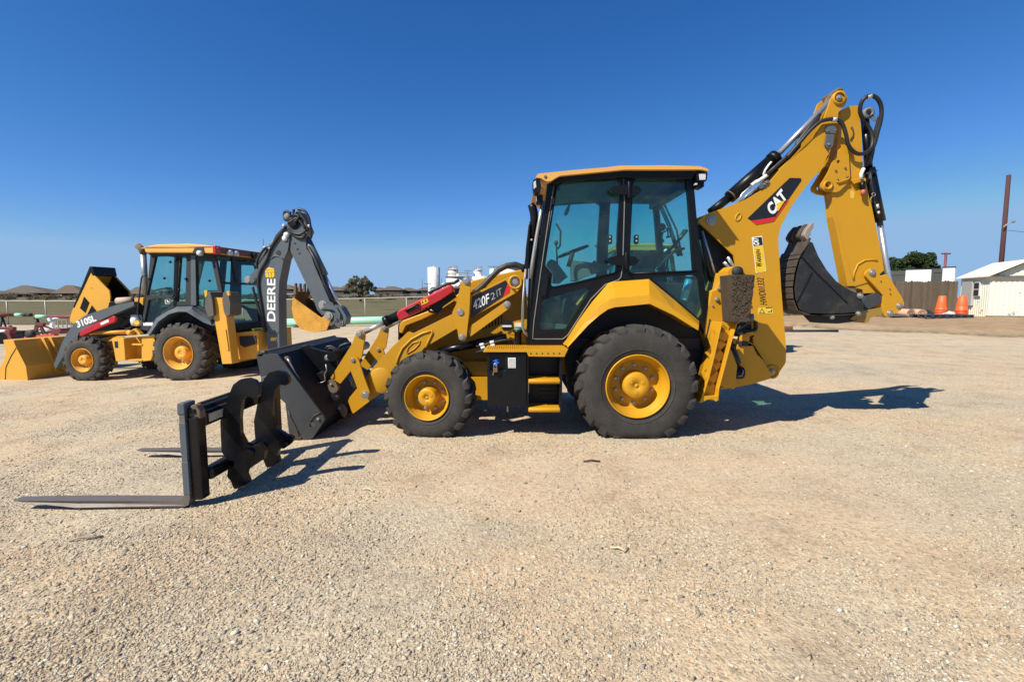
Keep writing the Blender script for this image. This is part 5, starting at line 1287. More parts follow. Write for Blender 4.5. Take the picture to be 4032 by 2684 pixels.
sh = f.poly([('A', [(25, 1108), (108, 1112), (132, 1172), (210, 1322), (228, 1450), (-70, 1456)])], -.02); inner = []
for i, (x, z) in enumerate(sh):
    a = Vector(sh[max(i - 1, 0)]); c = Vector(sh[min(i + 1, len(sh) - 1)]); d = (c - a).normalized(); inner.append((x - abs(d.y) * .03, z - d.x * .0 + (.03 if i > 3 else -.03)))
mb = MB(); mb.prism(sh + inner[::-1], Yl(.01), Yl(2.2)); mb.build('bucket_shell', dY, bk)
for yy in (.55, .72, 1.45, 1.62):
    mb = MB(); mb.prism(f.poly([('A', [(112, 1112), (132, 1172), (212, 1322), (226, 1400), (246, 1390), (170, 1190), (138, 1112)])], -.02), Yl(yy), Yl(yy + .03)); mb.build('bucket_rib', dY, bk, .004)
mb = MB(); mb.tube(f.pts('A', [(130, 1175), (90, 1240), (48, 1330), (42, 1445)], -.022), .010, 6); mb.build('weld_seam', MT['rust'], bk)
# cab
dc0, dc1 = .35, 1.75
co_ = [(275, 238), (560, 236), (880, 248), (905, 300), (965, 600), (1010, 960), (900, 985), (790, 800), (690, 738), (540, 742), (440, 790), (330, 870), (250, 985), (178, 970), (240, 640)]
h1 = [(322, 268, .03), (505, 264, .03), (492, 655), (238, 642)]; h2 = [(562, 268, .02), (622, 272, .02), (612, 700, .02), (530, 705, .02)]
h3 = [(716, 308, .04), (868, 318, .04), (935, 640), (960, 800, .03), (800, 775), (722, 735, .03)]; h4 = [(318, 672), (492, 668), (495, 722), (330, 862), (240, 935, .02), (210, 930, .02), (255, 690)]
cb = dp('cab', [('B', co_)], dc0, dc0 + .07, dK, None, .01, [[('B', h)] for h in (h1, h2, h3, h4)])
fcb = far_copy(cb, dc1 - dc0); fcb.name = 'side_frame'; fcb.parent = dr
for h in (h1, h2, h3, h4):
    mb = MB(); mb.prism(f.poly([('B', h)], dc0), Yl(dc0 + .03), Yl(dc0 + .037)); g = mb.build('window_pane', MT['glass_deere'], cb); far_copy(g, dc1 - dc0).parent = cb
q, q2, q3, q4 = pt('B', (880, 250), dc0), pt('B', (1005, 960), dc0), pt('B', (275, 240), dc0), pt('B', (180, 960), dc0)
mb = MB()
mb.add([(q.x, Yl(dc0 + .07), q.z), (q2.x, Yl(dc0 + .07), q2.z), (q2.x, Yl(dc1), q2.z), (q.x, Yl(dc1), q.z)], [(0, 1, 2, 3)]); mb.build('rear_window', MT['glass_deere'], cb)
mb = MB(); mb.add([(q3.x, Yl(dc0 + .07), q3.z), (q4.x, Yl(dc0 + .07), q4.z), (q4.x, Yl(dc1), q4.z), (q3.x, Yl(dc1), q3.z)], [(0, 1, 2, 3)]); mb.build('windscreen', MT['glass_deere'], cb)
mb = MB()
for t in (.38, .66): mb.beam(Vector((q.x + (q2.x - q.x) * t, Yl(dc0 + .05), q.z + (q2.z - q.z) * t)), Vector((q.x + (q2.x - q.x) * t, Yl(dc1), q.z + (q2.z - q.z) * t)), .05, .05)
mb.build('window_rail', dK, cb)
mb = MB(); m0 = Vector((q.x, Yl(.95), q.z)); m1 = Vector((q2.x, Yl(.95), q2.z)); mb.beam(m0, m0.lerp(m1, .38), .10, .05, up=(1, 0, 0)); mb.build('window_rail', dK, cb)
mb = MB(); mb.box((q4.x, Yl(dc0 + .07), q4.z - .05), (q2.x, Yl(dc1), q4.z + .12)); mb.build('cab_floor', dK, cb)
dp('door_pillar', [('B', [(510, 240), (545, 240), (520, 735), (492, 745)])], dc0 - .012, dc0 - .001, MT['black'], cb, .003)
dp('grey_pillar', [('B', [(664, 240), (706, 240), (716, 742), (664, 738)])], dc0 - .02, dc0 - .001, dG, cb, .006)
for p in ((470, 322), (527, 297), (570, 352), (620, 485), (455, 610), (555, 588), (497, 655), (512, 670), (413, 478), (848, 503)):
    mb = MB(); mb.lathe([(0, -.035), (.022, -.03), (.03, -.01), (.03, .0)], pt('B', p, dc0 - .005), 'y', 10); mb.build('hinge_knob', MT['black'], cb)
sticker('door_strip', [('B', [(206, 905), (300, 905), (292, 935), (208, 935)])], dc0 - .002, MT['white'], cb)
emb = sticker('door_emblem', [('B', [(415, 680, .02), (465, 672, .02), (466, 722, .02), (418, 726, .02)])], dc0 + .028, MT['white'], cb)
sticker('door_emblem_field', [('B', [(419, 684, .02), (461, 677, .02), (462, 718, .02), (422, 721, .02)])], dc0 + .0255, MT['int_dark'], emb, .002)
sticker('door_emblem_figure', [('B', [(430, 712), (436, 700), (430, 690), (437, 684), (442, 694), (452, 700), (457, 708), (450, 706), (445, 713), (440, 704)])], dc0 + .0235, MT['white'], emb, .001)
rp = dp('roof', [('B', [(208, 176, .03), (340, 152), (640, 145), (800, 158), (885, 168, .02), (892, 240), (690, 234), (225, 232)])], .22, 1.95, MT['roof_yellow'], None, .03, (), 3)
dp('roof_skirt', [('B', [(240, 236), (690, 238), (885, 246), (880, 262), (560, 255), (262, 252)])], .30, 1.85, dK, rp)
dp('lamp_recess', [('B', [(680, 225), (705, 180), (785, 178), (800, 240), (690, 236)])], .21, .24, dK, rp, .004)
mb = MB(); mb.lathe([(0, -.08), (.055, -.08), (.06, .0), (0, .02)], pt('B', (766, 238), .24), 'y', 14); mb.build('work_light', MT['lamp_glass'], rp)
rr = pt('B', (890, 205), .22)
MT['tail_red'] = plain('tail_light_red', (.45, .015, .012), .25)
for y0_, y1_, z0_, z1_, mt, nm in ((.20, .36, -.09, .09, 'tail_red', 'tail_light'), (1.80, 1.97, -.10, .10, 'tail_red', 'tail_light')):
    mb = MB(); mb.box((rr.x - .02, Yl(y0_), rr.z + z0_), (rr.x + .05, Yl(y1_), rr.z + z1_)); mb.build(nm, MT[mt], rp, .01)
mb = MB(); mb.box((rr.x - .02, Yl(.36), rr.z - .06), (rr.x + .03, Yl(1.80), rr.z + .08)); mb.build('roof_rear_shade', paint('rear_shade_red', (.16, .04, .02), .5, .3), rp, .01)  # dark red box paints the shade on the yellow roof's rear face
for yy in (.62, .82, 1.45, 1.6):
    mb = MB(); mb.lathe([(0, .09), (.06, .08), (.065, .0), (0, 0)], Vector((rr.x + .02, Yl(yy), rr.z - .03)), 'x', 14); mb.build('work_light', MT['lamp_glass'] if yy < 1 else dK, rp)
mb = MB(); mb.tube([Vector((rr.x, Yl(1.9), rr.z)), Vector((rr.x + .01, Yl(1.9), rr.z + .42))], .006, 6); mb.build('antenna', MT['hose'], rp)
# interior
mb = MB(); a = pt('B', (830, 800), 1.0); mb.box((a.x - .25, Yl(.8), a.z - .15), (a.x + .2, Yl(1.3), a.z + .0)); mb.box((a.x + .05, Yl(.8), a.z), (a.x + .2, Yl(1.3), a.z + .5)); mb.build('seat', dK, cb, .05, 3)
mb = MB(); c0 = pt('B', (375, 600), 1.0); e1 = Vector((.95, 0, .3)); e2 = Vector((0, 1, 0)); mb.tube([c0 + (e1 * math.cos(k * .35) + e2 * math.sin(k * .35)) * .2 for k in range(19)], .018, 6, cap=False); mb.tube([c0, c0 + Vector((-.2, 0, -.6))], .05, 8); mb.build('steering_wheel', dK, cb)
mb = MB(); mb.prism(f.poly([('B', [(310, 640), (330, 590), (420, 560), (440, 600), (430, 640)])], 1.2), Yl(1.2), Yl(1.4)); mb.build('dashboard', MT['int_grey'], cb, .02)
# fender
fe = [[(240, 1010), (330, 858), (450, 782), (540, 742), (688, 738), (790, 800), (872, 852), (880, 900)], [(248, 1020), (340, 872), (456, 800), (540, 770), (670, 772), (760, 840), (850, 890), (876, 920)], [(262, 1030), (352, 896), (450, 825), (540, 800), (620, 802), (700, 850), (780, 900), (870, 935)]]
rows = [[pt('B', p, y) for p in r] for r, y in zip(fe, (.42, .16, .06))]; rows.append([Vector((p.x, Yl(.5), p.z + .01)) for p in rows[2]])
mb = MB(); n8 = 8; mb.add([p for r in rows for p in r], [(i * n8 + j, i * n8 + j + 1, (i + 1) * n8 + j + 1, (i + 1) * n8 + j) for i in range(3) for j in range(n8 - 1)]); mb.build('rear_fender', dG, dr)
dp('wheel_housing', [('B', [(255, 1020), (350, 890), (540, 790), (700, 840), (880, 930), (950, 1250), (300, 1200)])], .52, .60, dK)
# stabiliser with rubber pads, rear frame
sg = dp('stabiliser_leg', [('B', [(868, 690), (880, 655), (968, 680), (985, 800), (1008, 850), (1062, 1302), (968, 1306), (885, 830)])], .02, .26, dY)
for q in ([(808, 600, .03), (850, 610, .04), (872, 700), (885, 840, .05), (830, 850, .05), (800, 760, .04)], [(975, 612, .04), (1020, 610, .04), (1045, 720), (1040, 830, .05), (1000, 850, .05), (970, 720)]):
    dp('stabiliser_pad', [('B', q)], -.06, .30, rubber('pad_rubber_grey', (.09, .085, .075), (.16, .14, .11), .7), sg, .02)
for q in ([(790, 600, .02), (822, 590, .02), (822, 640), (802, 672, .02)], [(1008, 605, .02), (1035, 600, .02), (1038, 650, .02), (1015, 640)]):
    dp('pad_tip', [('B', q)], -.065, -.02, dY, sg, .006)
dp('leg_rib', [('B', [(960, 950), (1000, 970), (1030, 1180), (990, 1160)])], .0, .02, dY, sg)
far_copy(sg, 1.9).parent = dr
dp('rear_frame', [('B', [(1020, 1010), (1150, 1000), (1310, 985), (1320, 1170), (1290, 1252), (1095, 1265), (1070, 1300), (1040, 1300)])], .42, 1.7, dY)
dp('frame_recess_shade', [('B', [(1130, 1040, .03), (1290, 1030, .03), (1300, 1110, .03), (1180, 1145, .03), (1140, 1120, .03)])], .40, .42, dK)  # thin dark plate on the frame face, painting the shade inside a cutout
dp('swing_bracket', [('B', [(1250, 965), (1330, 980), (1345, 1020), (1395, 1035, .02), (1350, 1070), (1395, 1110, .02), (1390, 1150), (1340, 1175, .02), (1310, 1170), (1320, 1060)])], .85, 1.35, dY, None, .015)
f0_ = f; f = Frame((f0_.o - f0_.ey * .38), f0_.yaw, 1.1 + .38)
# boom, set a little towards the near side
bm_ = [(178, 815, .03), (212, 770, .03), (272, 700), (410, 510), (545, 318), (575, 300, .04), (612, 350), (590, 520), (548, 610), (505, 830), (497, 1000), (503, 1350), (508, 1500), (392, 1502), (375, 1350), (330, 1100), (290, 905), (235, 850, .04)]
bd = dp('boom', [('C', bm_)], .95, 1.25, dG, None, .012)
mb = MB(); dl = [(270, 730), (310, 860), (345, 1080), (388, 1340)]
a, b2 = pt('C', (425, 1227), .948), pt('C', (425, 803), .948)
put_text(mb, 'DEERE', a, b2, .2, Yl(.946), 0, .022); 
for i, v in enumerate(mb.v): mb.v[i] = (v[0] + .10, v[1], v[2])
mb.build('brand_lettering', MT['white'], bd, fix=False)
for q in ([(362, 715), (400, 688), (450, 700), (456, 714)], [(364, 722), (456, 718), (456, 734), (364, 738)], [(366, 744), (394, 742), (394, 788), (370, 786)], [(400, 742), (424, 741), (424, 790), (400, 790)], [(430, 741), (456, 740), (456, 782), (430, 792)]):
    sticker('brand_bars', [('C', q)], .95, MT['decal_yellow'], bd)
sticker('yellow_label', [('C', [(420, 1388), (472, 1385), (472, 1416), (420, 1420)])], .95, MT['decal_yellow'], bd)
for p in ((198, 812), (246, 815)):
    mb = MB(); mb.lathe([(0, -.04), (.06, -.04), (.065, -.02), (.085, -.02), (.085, .02)], pt('C', p, .95), 'y', 20, sm=False); mb.build('pin', MT['grey_paint'] if p[0] > 200 else MT['steel'], bd)
mb = MB(); mb.lathe([(.06, -.002), (0, -.002)], pt('C', (498, 545), .948), 'y', 16); mb.build('lifting_eye', dK, bd)
mb = MB(); mb.tube(catmull(f.pts('C', [(420, 600), (460, 575), (500, 580), (540, 605)], .945)), .014, 8); mb.build('weld_seam', dG, bd)
mb = MB(); mb.tube(catmull(f.pts('C', [(400, 1335), (430, 1352), (470, 1352), (497, 1330)], .946)), .008, 6); mb.build('weld_seam', dG, bd)
mb = MB(); mb.tube(catmull(f.pts('C', [(560, 290), (430, 480), (380, 610), (310, 740), (295, 860), (320, 1040), (345, 1200), (370, 1330)], .93)), .03, 10); mb.build('hydraulic_hose', MT['hose'], bd)
mb = MB(); mb.tube([pt('C', (300, 680), 1.1), pt('C', (400, 500), 1.1)], .10, 16); mb.build('boom_cylinder', dG, bd)
mb = MB(); mb.tube([pt('C', (400, 500), 1.1), pt('C', (560, 290), 1.1)], .04, 12); mb.build('piston_rod', MT['chrome'], bd)
for pp, yy in (([(280, 690), (285, 620), (330, 540), (370, 490)], .95), ([(370, 490), (420, 500), (480, 380), (550, 300)], .98), ([(430, 480), (500, 360), (560, 280)], 1.2), ([(240, 880), (270, 1000), (330, 1200), (360, 1320)], .9)):
    mb = MB(); mb.tube(catmull(f.pts('C', pp, yy)), .028, 8); mb.build('hydraulic_hose', MT['hose'], bd)
for p in ((362, 494), (415, 505), (552, 275), (800, 280)):
    mb = MB(); mb.lathe([(0, -.04), (.03, -.03), (.035, .03), (0, .04)], pt('C', p, .96), 'z', 10); mb.build('hose_fitting', MT['sleeve'], bd)
mb = MB(); mb.lathe([(0, -.03), (.05, -.03), (.06, .0)], pt('C', (575, 365), .945), 'y', 12); mb.lathe([(0, -.03), (.05, -.03), (.06, .0)], pt('C', (560, 400), .945), 'y', 12); mb.build('grease_cap', MT['white'], bd)
# stick, hose cluster, link and digging bucket
sk = [(640, 175, .05), (680, 130, .04), (715, 140, .03), (762, 245), (795, 330), (765, 400), (775, 500), (822, 565), (850, 660), (1008, 1030), (1120, 1085, .05), (1172, 1180, .06), (1160, 1250, .03), (980, 1312), (975, 1255), (1025, 1205, .03), (1005, 1150, .04), (930, 1165), (880, 1110), (850, 1020), (625, 545), (605, 490), (622, 360), (560, 300, .03), (600, 215)]
sd_ = dp('stick', [('C', sk)], .98, 1.22, dG, None, .012)
for p in ((940, 1063), (998, 1172), (1100, 1240)):
    mb = MB(); mb.lathe([(0, -.05), (.065, -.05), (.07, -.02), (.10, -.02), (.10, .02)], pt('C', p, .98), 'y', 18, sm=False); mb.build('pin', MT['steel'], sd_)
for p in ((662, 450), (687, 508), (706, 550)):
    mb = MB(); mb.lathe([(.026, -.002), (0, -.002)], pt('C', p, .978), 'y', 10); mb.build('bolt_hole', dK, sd_)
mb = MB(); mb.tube([pt('C', (765, 390), 1.1), pt('C', (952, 770), 1.1)], .095, 16); bc2 = mb.build('bucket_cylinder', dG, dr)
mb = MB(); mb.tube([pt('C', (950, 765), 1.1), pt('C', (1125, 1115), 1.1)], .05, 12); mb.build('piston_rod', MT['chrome'], bc2)
mb = MB(); mb.tube(f.pts('C', [(790, 480), (880, 640), (960, 860), (1060, 1060)], 1.0), .03, 8); mb.build('hydraulic_hose', MT['hose'], bc2)
for pp, yy in (([(620, 150), (570, 130), (552, 170), (570, 220), (640, 200)], .95), ([(690, 110), (760, 130), (800, 200), (815, 300), (820, 400)], .97), ([(590, 300), (650, 350), (720, 355), (770, 320)], .93), ([(600, 240), (640, 220), (680, 200), (720, 240), (760, 300)], .95), ([(600, 330), (680, 385), (740, 390), (770, 350)], .95), ([(700, 130), (740, 190), (780, 250), (790, 320)], .95), ([(650, 110), (650, 160), (700, 180), (660, 240)], .93)):
    mb = MB(); mb.tube(catmull(f.pts('C', pp, yy)), .028, 8); mb.build('hydraulic_hose', MT['hose'], sd_)
mb = MB(); mb.lathe([(0, -.08), (.07, -.08), (.08, .08), (0, .08)], pt('C', (598, 190), 1.0), 'y', 14); mb.build('hose_guide', MT['int_grey'], sd_)
mb = MB(); mb.lathe([(0, -.05), (.09, -.05), (.10, -.02), (.14, -.02), (.14, .02)], pt('C', (652, 242), .98), 'y', 18, sm=False); mb.build('pin', MT['black'], sd_)
dp('link', [('C', [(940, 1050), (1000, 1050), (1075, 1090), (1110, 1150), (1105, 1240, .04), (1075, 1240), (1070, 1140), (1040, 1110), (950, 1100)])], .93, .97, dG)
byel = paint('rust_worn_yellow', (.60, .31, .05), .6, .9, (.13, .055, .02), scale=5, spec=.2)
brus = paint('rusted_bucket_inside', (.20, .085, .03), .8, .8, (.06, .03, .015), scale=5, spec=.2)
side_ = [(640, 985), (720, 1045), (920, 1190), (985, 1150, .03), (1020, 1165, .03), (1012, 1215), (975, 1312), (840, 1336), (712, 1300), (646, 1205), (628, 1090)]
bsp = f.poly([('C', side_)], .82); mb = MB(); mb.prism(bsp, Yl(.82), Yl(.85)); db2 = mb.build('digging_bucket', byel, dr, .006)
mb = MB(); mb.prism(bsp, Yl(1.40), Yl(1.43)); mb.build('side_plate', brus, db2, .006)
sh = f.poly([('C', [(652, 925), (634, 1000), (628, 1090), (646, 1205), (712, 1300), (840, 1336), (975, 1312)])], .82); inner = []
for i, (x, z) in enumerate(sh):
    a = Vector(sh[max(i - 1, 0)]); c = Vector(sh[min(i + 1, len(sh) - 1)]); d = (c - a).normalized(); inner.append((x - d.y * .035, z + d.x * .035))
mb = MB(); mb.prism(sh + inner[::-1], Yl(.85), Yl(1.40)); mb.build('bucket_shell', brus, db2)
for i in range(4):
    yy = .83 + i * .175; mb = MB(); mb.prism(f.poly([('C', [(640, 960), (645, 870), (655, 842), (666, 850), (668, 960)])], .82), Yl(yy), Yl(yy + .07)); mb.build('bucket_tooth', MT['rust'], db2, .012)
mb = MB(); mb.lathe([(0, -.03), (.05, -.03), (.06, -.01), (.09, -.01), (.09, .02)], pt('C', (998, 1172), .82), 'y', 16, sm=False); mb.build('pin', MT['steel'], db2)

f = f0_
# a third machine of the same sort, half hidden behind the near one
dr3 = copy_tree(dr, None, skip=('engine_hood', 'loader_arm', 'cylinder_lock', 'lift_cylinder'))
dr3['label'] = 'yellow roofed backhoe loader half hidden behind the big black cab, seen through its windows'
dr3.location = Vector((dr.location.x + 10.75, dr.location.y + 2.3, .06)); dr3.rotation_euler = (0, 0, R(-3))
# ================================================================== pallet fork frame lying in front
fk = empty('pallet_fork', (-2.44, 4.33, 0.0))
tag(fk, 'black pallet fork attachment with two tines standing on the gravel beside the black loader bucket', 'fork attachment')
f = Frame((-2.44, 4.33, 0), R(0), 0)
FK = MT['black_gloss']
def fbox(name, a, b, mat, parent=fk, bevel=.008):
    mb = MB(); mb.box(a, b); return mb.build(name, mat, parent, bevel)
H = .80
def Lp(px, py, X):      # photo pixel (display) on the plane x = X -> local
    d = ray(px * 1.71138, py * 1.71138); k = X / d.x
    return Vector((X, d.y * k, CAM_H + d.z * k)) - Vector((-2.44, 4.33, 0))
yn, yf = -.66, .58
# carriage: two uprights, upper and lower bar
for yy, nm in ((yn, 'upright'), (yf, 'upright')):
    u = fbox(nm, (-.012, yy - .004, .05), (.062, yy + .10, H - .10), FK)
    mb = MB(); mb.prism([(-.012, H - .12), (.075, H - .12), (.078, H - .06), (.05, H - .015), (.02, H - .01), (-.005, H - .03)], yy + .01, yy + .085); lt = mb.build('tine_latch', MT['rust'], u, .01)
    mb = MB(); mb.prism([(-.07, H - .075), (-.014, H - .075), (-.014, H + .01), (-.066, H + .01)], yy - .03, yy + .105); mb.build('shank_head', MT['grey_paint'], u, .006)
ub = fbox('upper_bar', (.0, yn + .1, .60), (.06, yf, .72), FK, fk, .015)
mb = MB(); mb.box((-.05, yn, .725), (.045, yf + .1, .76)); 
for i in range(34):
    y = yn + .18 + i * .03; mb.box((-.05, y, .76), (-.015, y + .014, .772))
mb.build('tine_rail', MT['black'], ub, .004)
lo = fbox('lower_bar', (.0, yn + .1, .17), (.085, yf, .27), FK, fk, .02)
fbox('label_plate', (.0602, yn + .14, .625), (.063, yn + .34, .69), MT['int_light'], ub, .001)
MT['label_blue'] = plain('label_blue', (.12, .2, .42), .4)
for i, (a, mt) in enumerate((( .13, 'label_blue'), (.30, 'white'))):
    mb = MB(); mb.box((.015, yn + a, .7205), (.058, yn + a + .13, .723)); mb.build('top_label', MT[mt], ub)
# tines: blade on the ground, shank up the front
def tine(yc):
    mb = MB()
    w_ = .115
    z0 = .005
    prof = [(-1.40, .055), (-1.39, .062), (-.9, .058), (-.10, .05), (-.10, .052), (-.062, .10), (-.062, H - .03), (-.02, H - .03), (-.02, .07), (-.035, .02), (-.07, z0), (-.9, .004), (-1.33, .040)]
    o = MB(); o.prism(prof, yc - w_ / 2, yc + w_ / 2)
    # narrow the tip
    vv = []
    for x, y, z in o.v:
        if x < -1.3: y = yc + (y - yc) * .55
        vv.append((x, y, z))
    o.v = vv
    t = o.build('tine', MT['fork_steel'], fk, .008)
    return t
tine(yn + .035); tine(yf + .04)
for yc in (yn + .035, yf + .04):
    mb = MB()
    for z0, z1 in ((.10, .36), (.42, .66)): mb.box((-.066, yc - .0605, z0), (-.016, yc + .0605, z1))
    mb.box((-.064, yc - .0588, .36), (-.018, yc + .0588, .42)); mb.build('tine_shank_paint', MT['grey_paint'], fk, .004)
# two tall hook plates with a long slot (each a plate with an eye that drops over the coupler)
def hook_plate(y0, pxo, name='hook_plate'):
    t = .045
    Yw = 4.33 + y0
    def W(z, p):
        x0, z0, s = ZN[z]; px, py = zp(z, p); v = wpt(px, py, Yw); return (v.x + 2.44, v.z)
    return W, t
W1, t = hook_plate(-.34, 0)
o1 = [(480, 640), (505, 560), (545, 470), (600, 430), (660, 422), (715, 440), (748, 490), (742, 575), (700, 575), (640, 560), (612, 600), (595, 740), (600, 860), (640, 940), (690, 960), (770, 950), (790, 1000), (785, 1060), (650, 1150), (640, 1180), (668, 1250), (545, 1305), (520, 1230), (490, 1200), (505, 1100), (480, 1050), (448, 1000), (440, 760)]
def hp_build(W, outline, slot, y0):
    mb = MB(); p = [(W('D', q)[0], W('D', q)[1], .03) for q in outline]
    hs = [rounded([(W('D', q)[0], W('D', q)[1], .03) for q in slot])] if slot else []
    mb.prism(rounded(p), y0, y0 + .05, hs)
    return mb.build('hook_plate', FK, fk, .012, 3)
hk1 = hp_build(W1, o1, None, -.34)
W2, t = hook_plate(.17, 0)
o2 = [(735, 620), (760, 500), (790, 420), (830, 375), (890, 360), (945, 372), (980, 410), (985, 460), (960, 480), (900, 470), (870, 520), (855, 620), (850, 720), (880, 820), (960, 870), (1010, 885), (1018, 915), (985, 950), (900, 985), (890, 1030), (910, 1085), (805, 1135), (785, 1080), (750, 1020), (715, 900), (705, 760)]
hk2 = hp_build(W2, o2, None, .17)
for hk, y0, W, a, b2 in ((hk1, -.34, W1, (690, 960), (560, 1000)), (hk2, .17, W2, (960, 900), (820, 960))):
    (xa, za), (xb, zb) = W('D', a), W('D', b2)
    mb = MB(); mb.tube([Vector((xa - .02, y0 - .03, za - .05)), Vector((xa - .02, y0 + .09, za - .05))], .035, 14); mb.build('lock_bush', FK, hk)
pb = fbox('pocket_tube', (.06, -.34, .20), (.14, .23, .26), FK)
for o in [fk]:
    o.rotation_euler = (0, R(-.4), 0)
# ================================================================== fences, pipes, junk, houses, tanks, trees
def at(z, p, Y):
    px, py = zp(z, p); return wpt(px, py, Y)
def onground(z, p, Y):
    v = at(z, p, Y); return Vector((v.x, Y, ground(v.x, Y)))
wood = paint('weathered_wood', (.14, .115, .09), .85, .5, (.07, .055, .045), spec=.15, scale=3)
galv = paint('galvanised', (.36, .34, .30), .55, .4, (.22, .17, .12), metal=.4)
maroon = paint('maroon_paint', (.17, .035, .035), .55, .4, (.1, .07, .06))
pgreen = plain('pale_green_coating', (.30, .62, .44), .5)
orange = paint('orange_plastic', (.85, .12, .025), .5, .25, (.4, .12, .05))
redor = paint('red_orange_paint', (.62, .09, .05), .5, .3)

# ---- chain-link fence along the field, one run per bay of posts
MT['mesh'] = bpy.data.materials.new('chain_link'); m = MT['mesh']; m.use_nodes = True; nt = m.node_tree; nt.nodes.clear()
out = nd(nt, 'ShaderNodeOutputMaterial'); tr = nd(nt, 'ShaderNodeBsdfTransparent'); df = nd(nt, 'ShaderNodeBsdfDiffuse'); df.inputs[0].default_value = (.30, .28, .25, 1)
tc = nd(nt, 'ShaderNodeTexCoord'); mx = nd(nt, 'ShaderNodeMixShader')
mp = nd(nt, 'ShaderNodeMapping'); mp.inputs['Rotation'].default_value = (0, R(45), 0); nt.links.new(tc.outputs['Object'], mp.inputs['Vector'])
sx = nd(nt, 'ShaderNodeSeparateXYZ'); nt.links.new(mp.outputs[0], sx.inputs[0])
prev = None
for ax_ in (0, 2):
    a = nd(nt, 'ShaderNodeMath', operation='MULTIPLY'); nt.links.new(sx.outputs[ax_], a.inputs[0]); a.inputs[1].default_value = 16.0
    b_ = nd(nt, 'ShaderNodeMath', operation='FRACT'); nt.links.new(a.outputs[0], b_.inputs[0])
    c_ = nd(nt, 'ShaderNodeMath', operation='LESS_THAN'); nt.links.new(b_.outputs[0], c_.inputs[0]); c_.inputs[1].default_value = .016
    if prev is None: prev = c_
    else:
        mxx = nd(nt, 'ShaderNodeMath', operation='MAXIMUM'); nt.links.new(prev.outputs[0], mxx.inputs[0]); nt.links.new(c_.outputs[0], mxx.inputs[1]); prev = mxx
nt.links.new(prev.outputs[0], mx.inputs[0]); nt.links.new(tr.outputs[0], mx.inputs[1]); nt.links.new(df.outputs[0], mx.inputs[2]); nt.links.new(mx.outputs[0], out.inputs[0])
FX0, FX1 = -42.0, 14.0
def fy(x): return 31.0 - (x + 29) * .05
fen = empty('chain_link_fence', (FX0, fy(FX0), ground(FX0, fy(FX0))))
tag(fen, 'long chain link fence with pale top rail between gravel yard and dry field', 'fence')
fo = Vector(fen.location)
n = 22; pts_ = []
for i in range(n + 1):
    x = FX0 + (FX1 - FX0) * i / n; y = fy(x); pts_.append(Vector((x, y, ground(x, y))) - fo)
mb = MB(); mb.tube([p + Vector((0, 0, 1.5)) for p in pts_], .035, 8); mb.build('top_rail', galv, fen)
mb = MB()
for a, b2 in zip(pts_[:-1], pts_[1:]): mb.add([a + Vector((0, 0, .03)), b2 + Vector((0, 0, .03)), b2 + Vector((0, 0, 1.48)), a + Vector((0, 0, 1.48))], [(0, 1, 2, 3)])
mb.build('mesh_panel', MT['mesh'], fen)
mb = MB(); mb.tube([Vector((0, 0, -.1)), Vector((0, 0, 1.52))], .035, 8); post = mb.build('post', galv, fen); post.location = pts_[0]
for p in pts_[1:]:
    c = post.copy(); COL.objects.link(c); c.location = p

# ---- pale green pipe lying along the fence
pa = at('L', (-420, 820), 26.5); pb = at('L', (1800, 800), 27.0)
za = .26
pg = empty('steel_pipe', (pa.x, pa.y, ground(pa.x, pa.y))); tag(pg, 'long thick pale green pipe lying on the gravel along the chain link fence', 'pipe')
mb = MB(); A_, B_ = Vector((0, 0, .27)), Vector((pb.x - pa.x, pb.y - pa.y, ground(pb.x, pb.y) - ground(pa.x, pa.y) + .27)); mb.tube([A_, B_], .21, 20); mb.tube([A_ + (B_ - A_) * -.035, A_], .16, 16); mb.build('pipe_body', pgreen, pg)
for t in (.08, .32, .6, .9):
    mb = MB(); q = A_.lerp(B_, t); mb.box((q.x - .12, q.y - .35, q.z - .27), (q.x + .12, q.y + .35, q.z - .21)); mb.build('skid', wood, pg)

# ---- banded pipes on stands at the far left
def rack_pipe(z, seq, y_, Y, r, label, legs):
    v0 = at(z, (seq[0][0], y_), Y); root = empty('steel_pipe', (v0.x, Y, v0.z)); tag(root, label, 'pipe', 'banded steel pipes on stands')
    for x0, x1, mt, nm in seq:
        a, b2 = at(z, (x0, y_), Y) - v0, at(z, (x1, y_), Y) - v0
        mb = MB(); mb.tube([Vector((a.x, 0, 0)), Vector((b2.x, 0, 0))], r * (1.0 if nm == 'pipe_body' else 1.04), 14); mb.build(nm, mt, root)
    return root
rack_pipe('O', [(-900, 365, maroon, 'pipe_body'), (365, 400, MT['int_dark'], 'coupling'), (400, 592, pgreen, 'green_band'), (592, 700, MT['int_dark'], 'coupling'), (700, 815, MT['int_dark'], 'pipe_end')], 778, 21.0, .068, 'dark red pipe with a pale green band and black open end, at the far left', None)
rack_pipe('O', [(905, 935, maroon, 'pipe_end'), (935, 1225, pgreen, 'green_band'), (1225, 2600, maroon, 'pipe_body')], 826, 21.0, .078, 'dark red pipe with a pale green end band, behind the raised yellow hood', None)
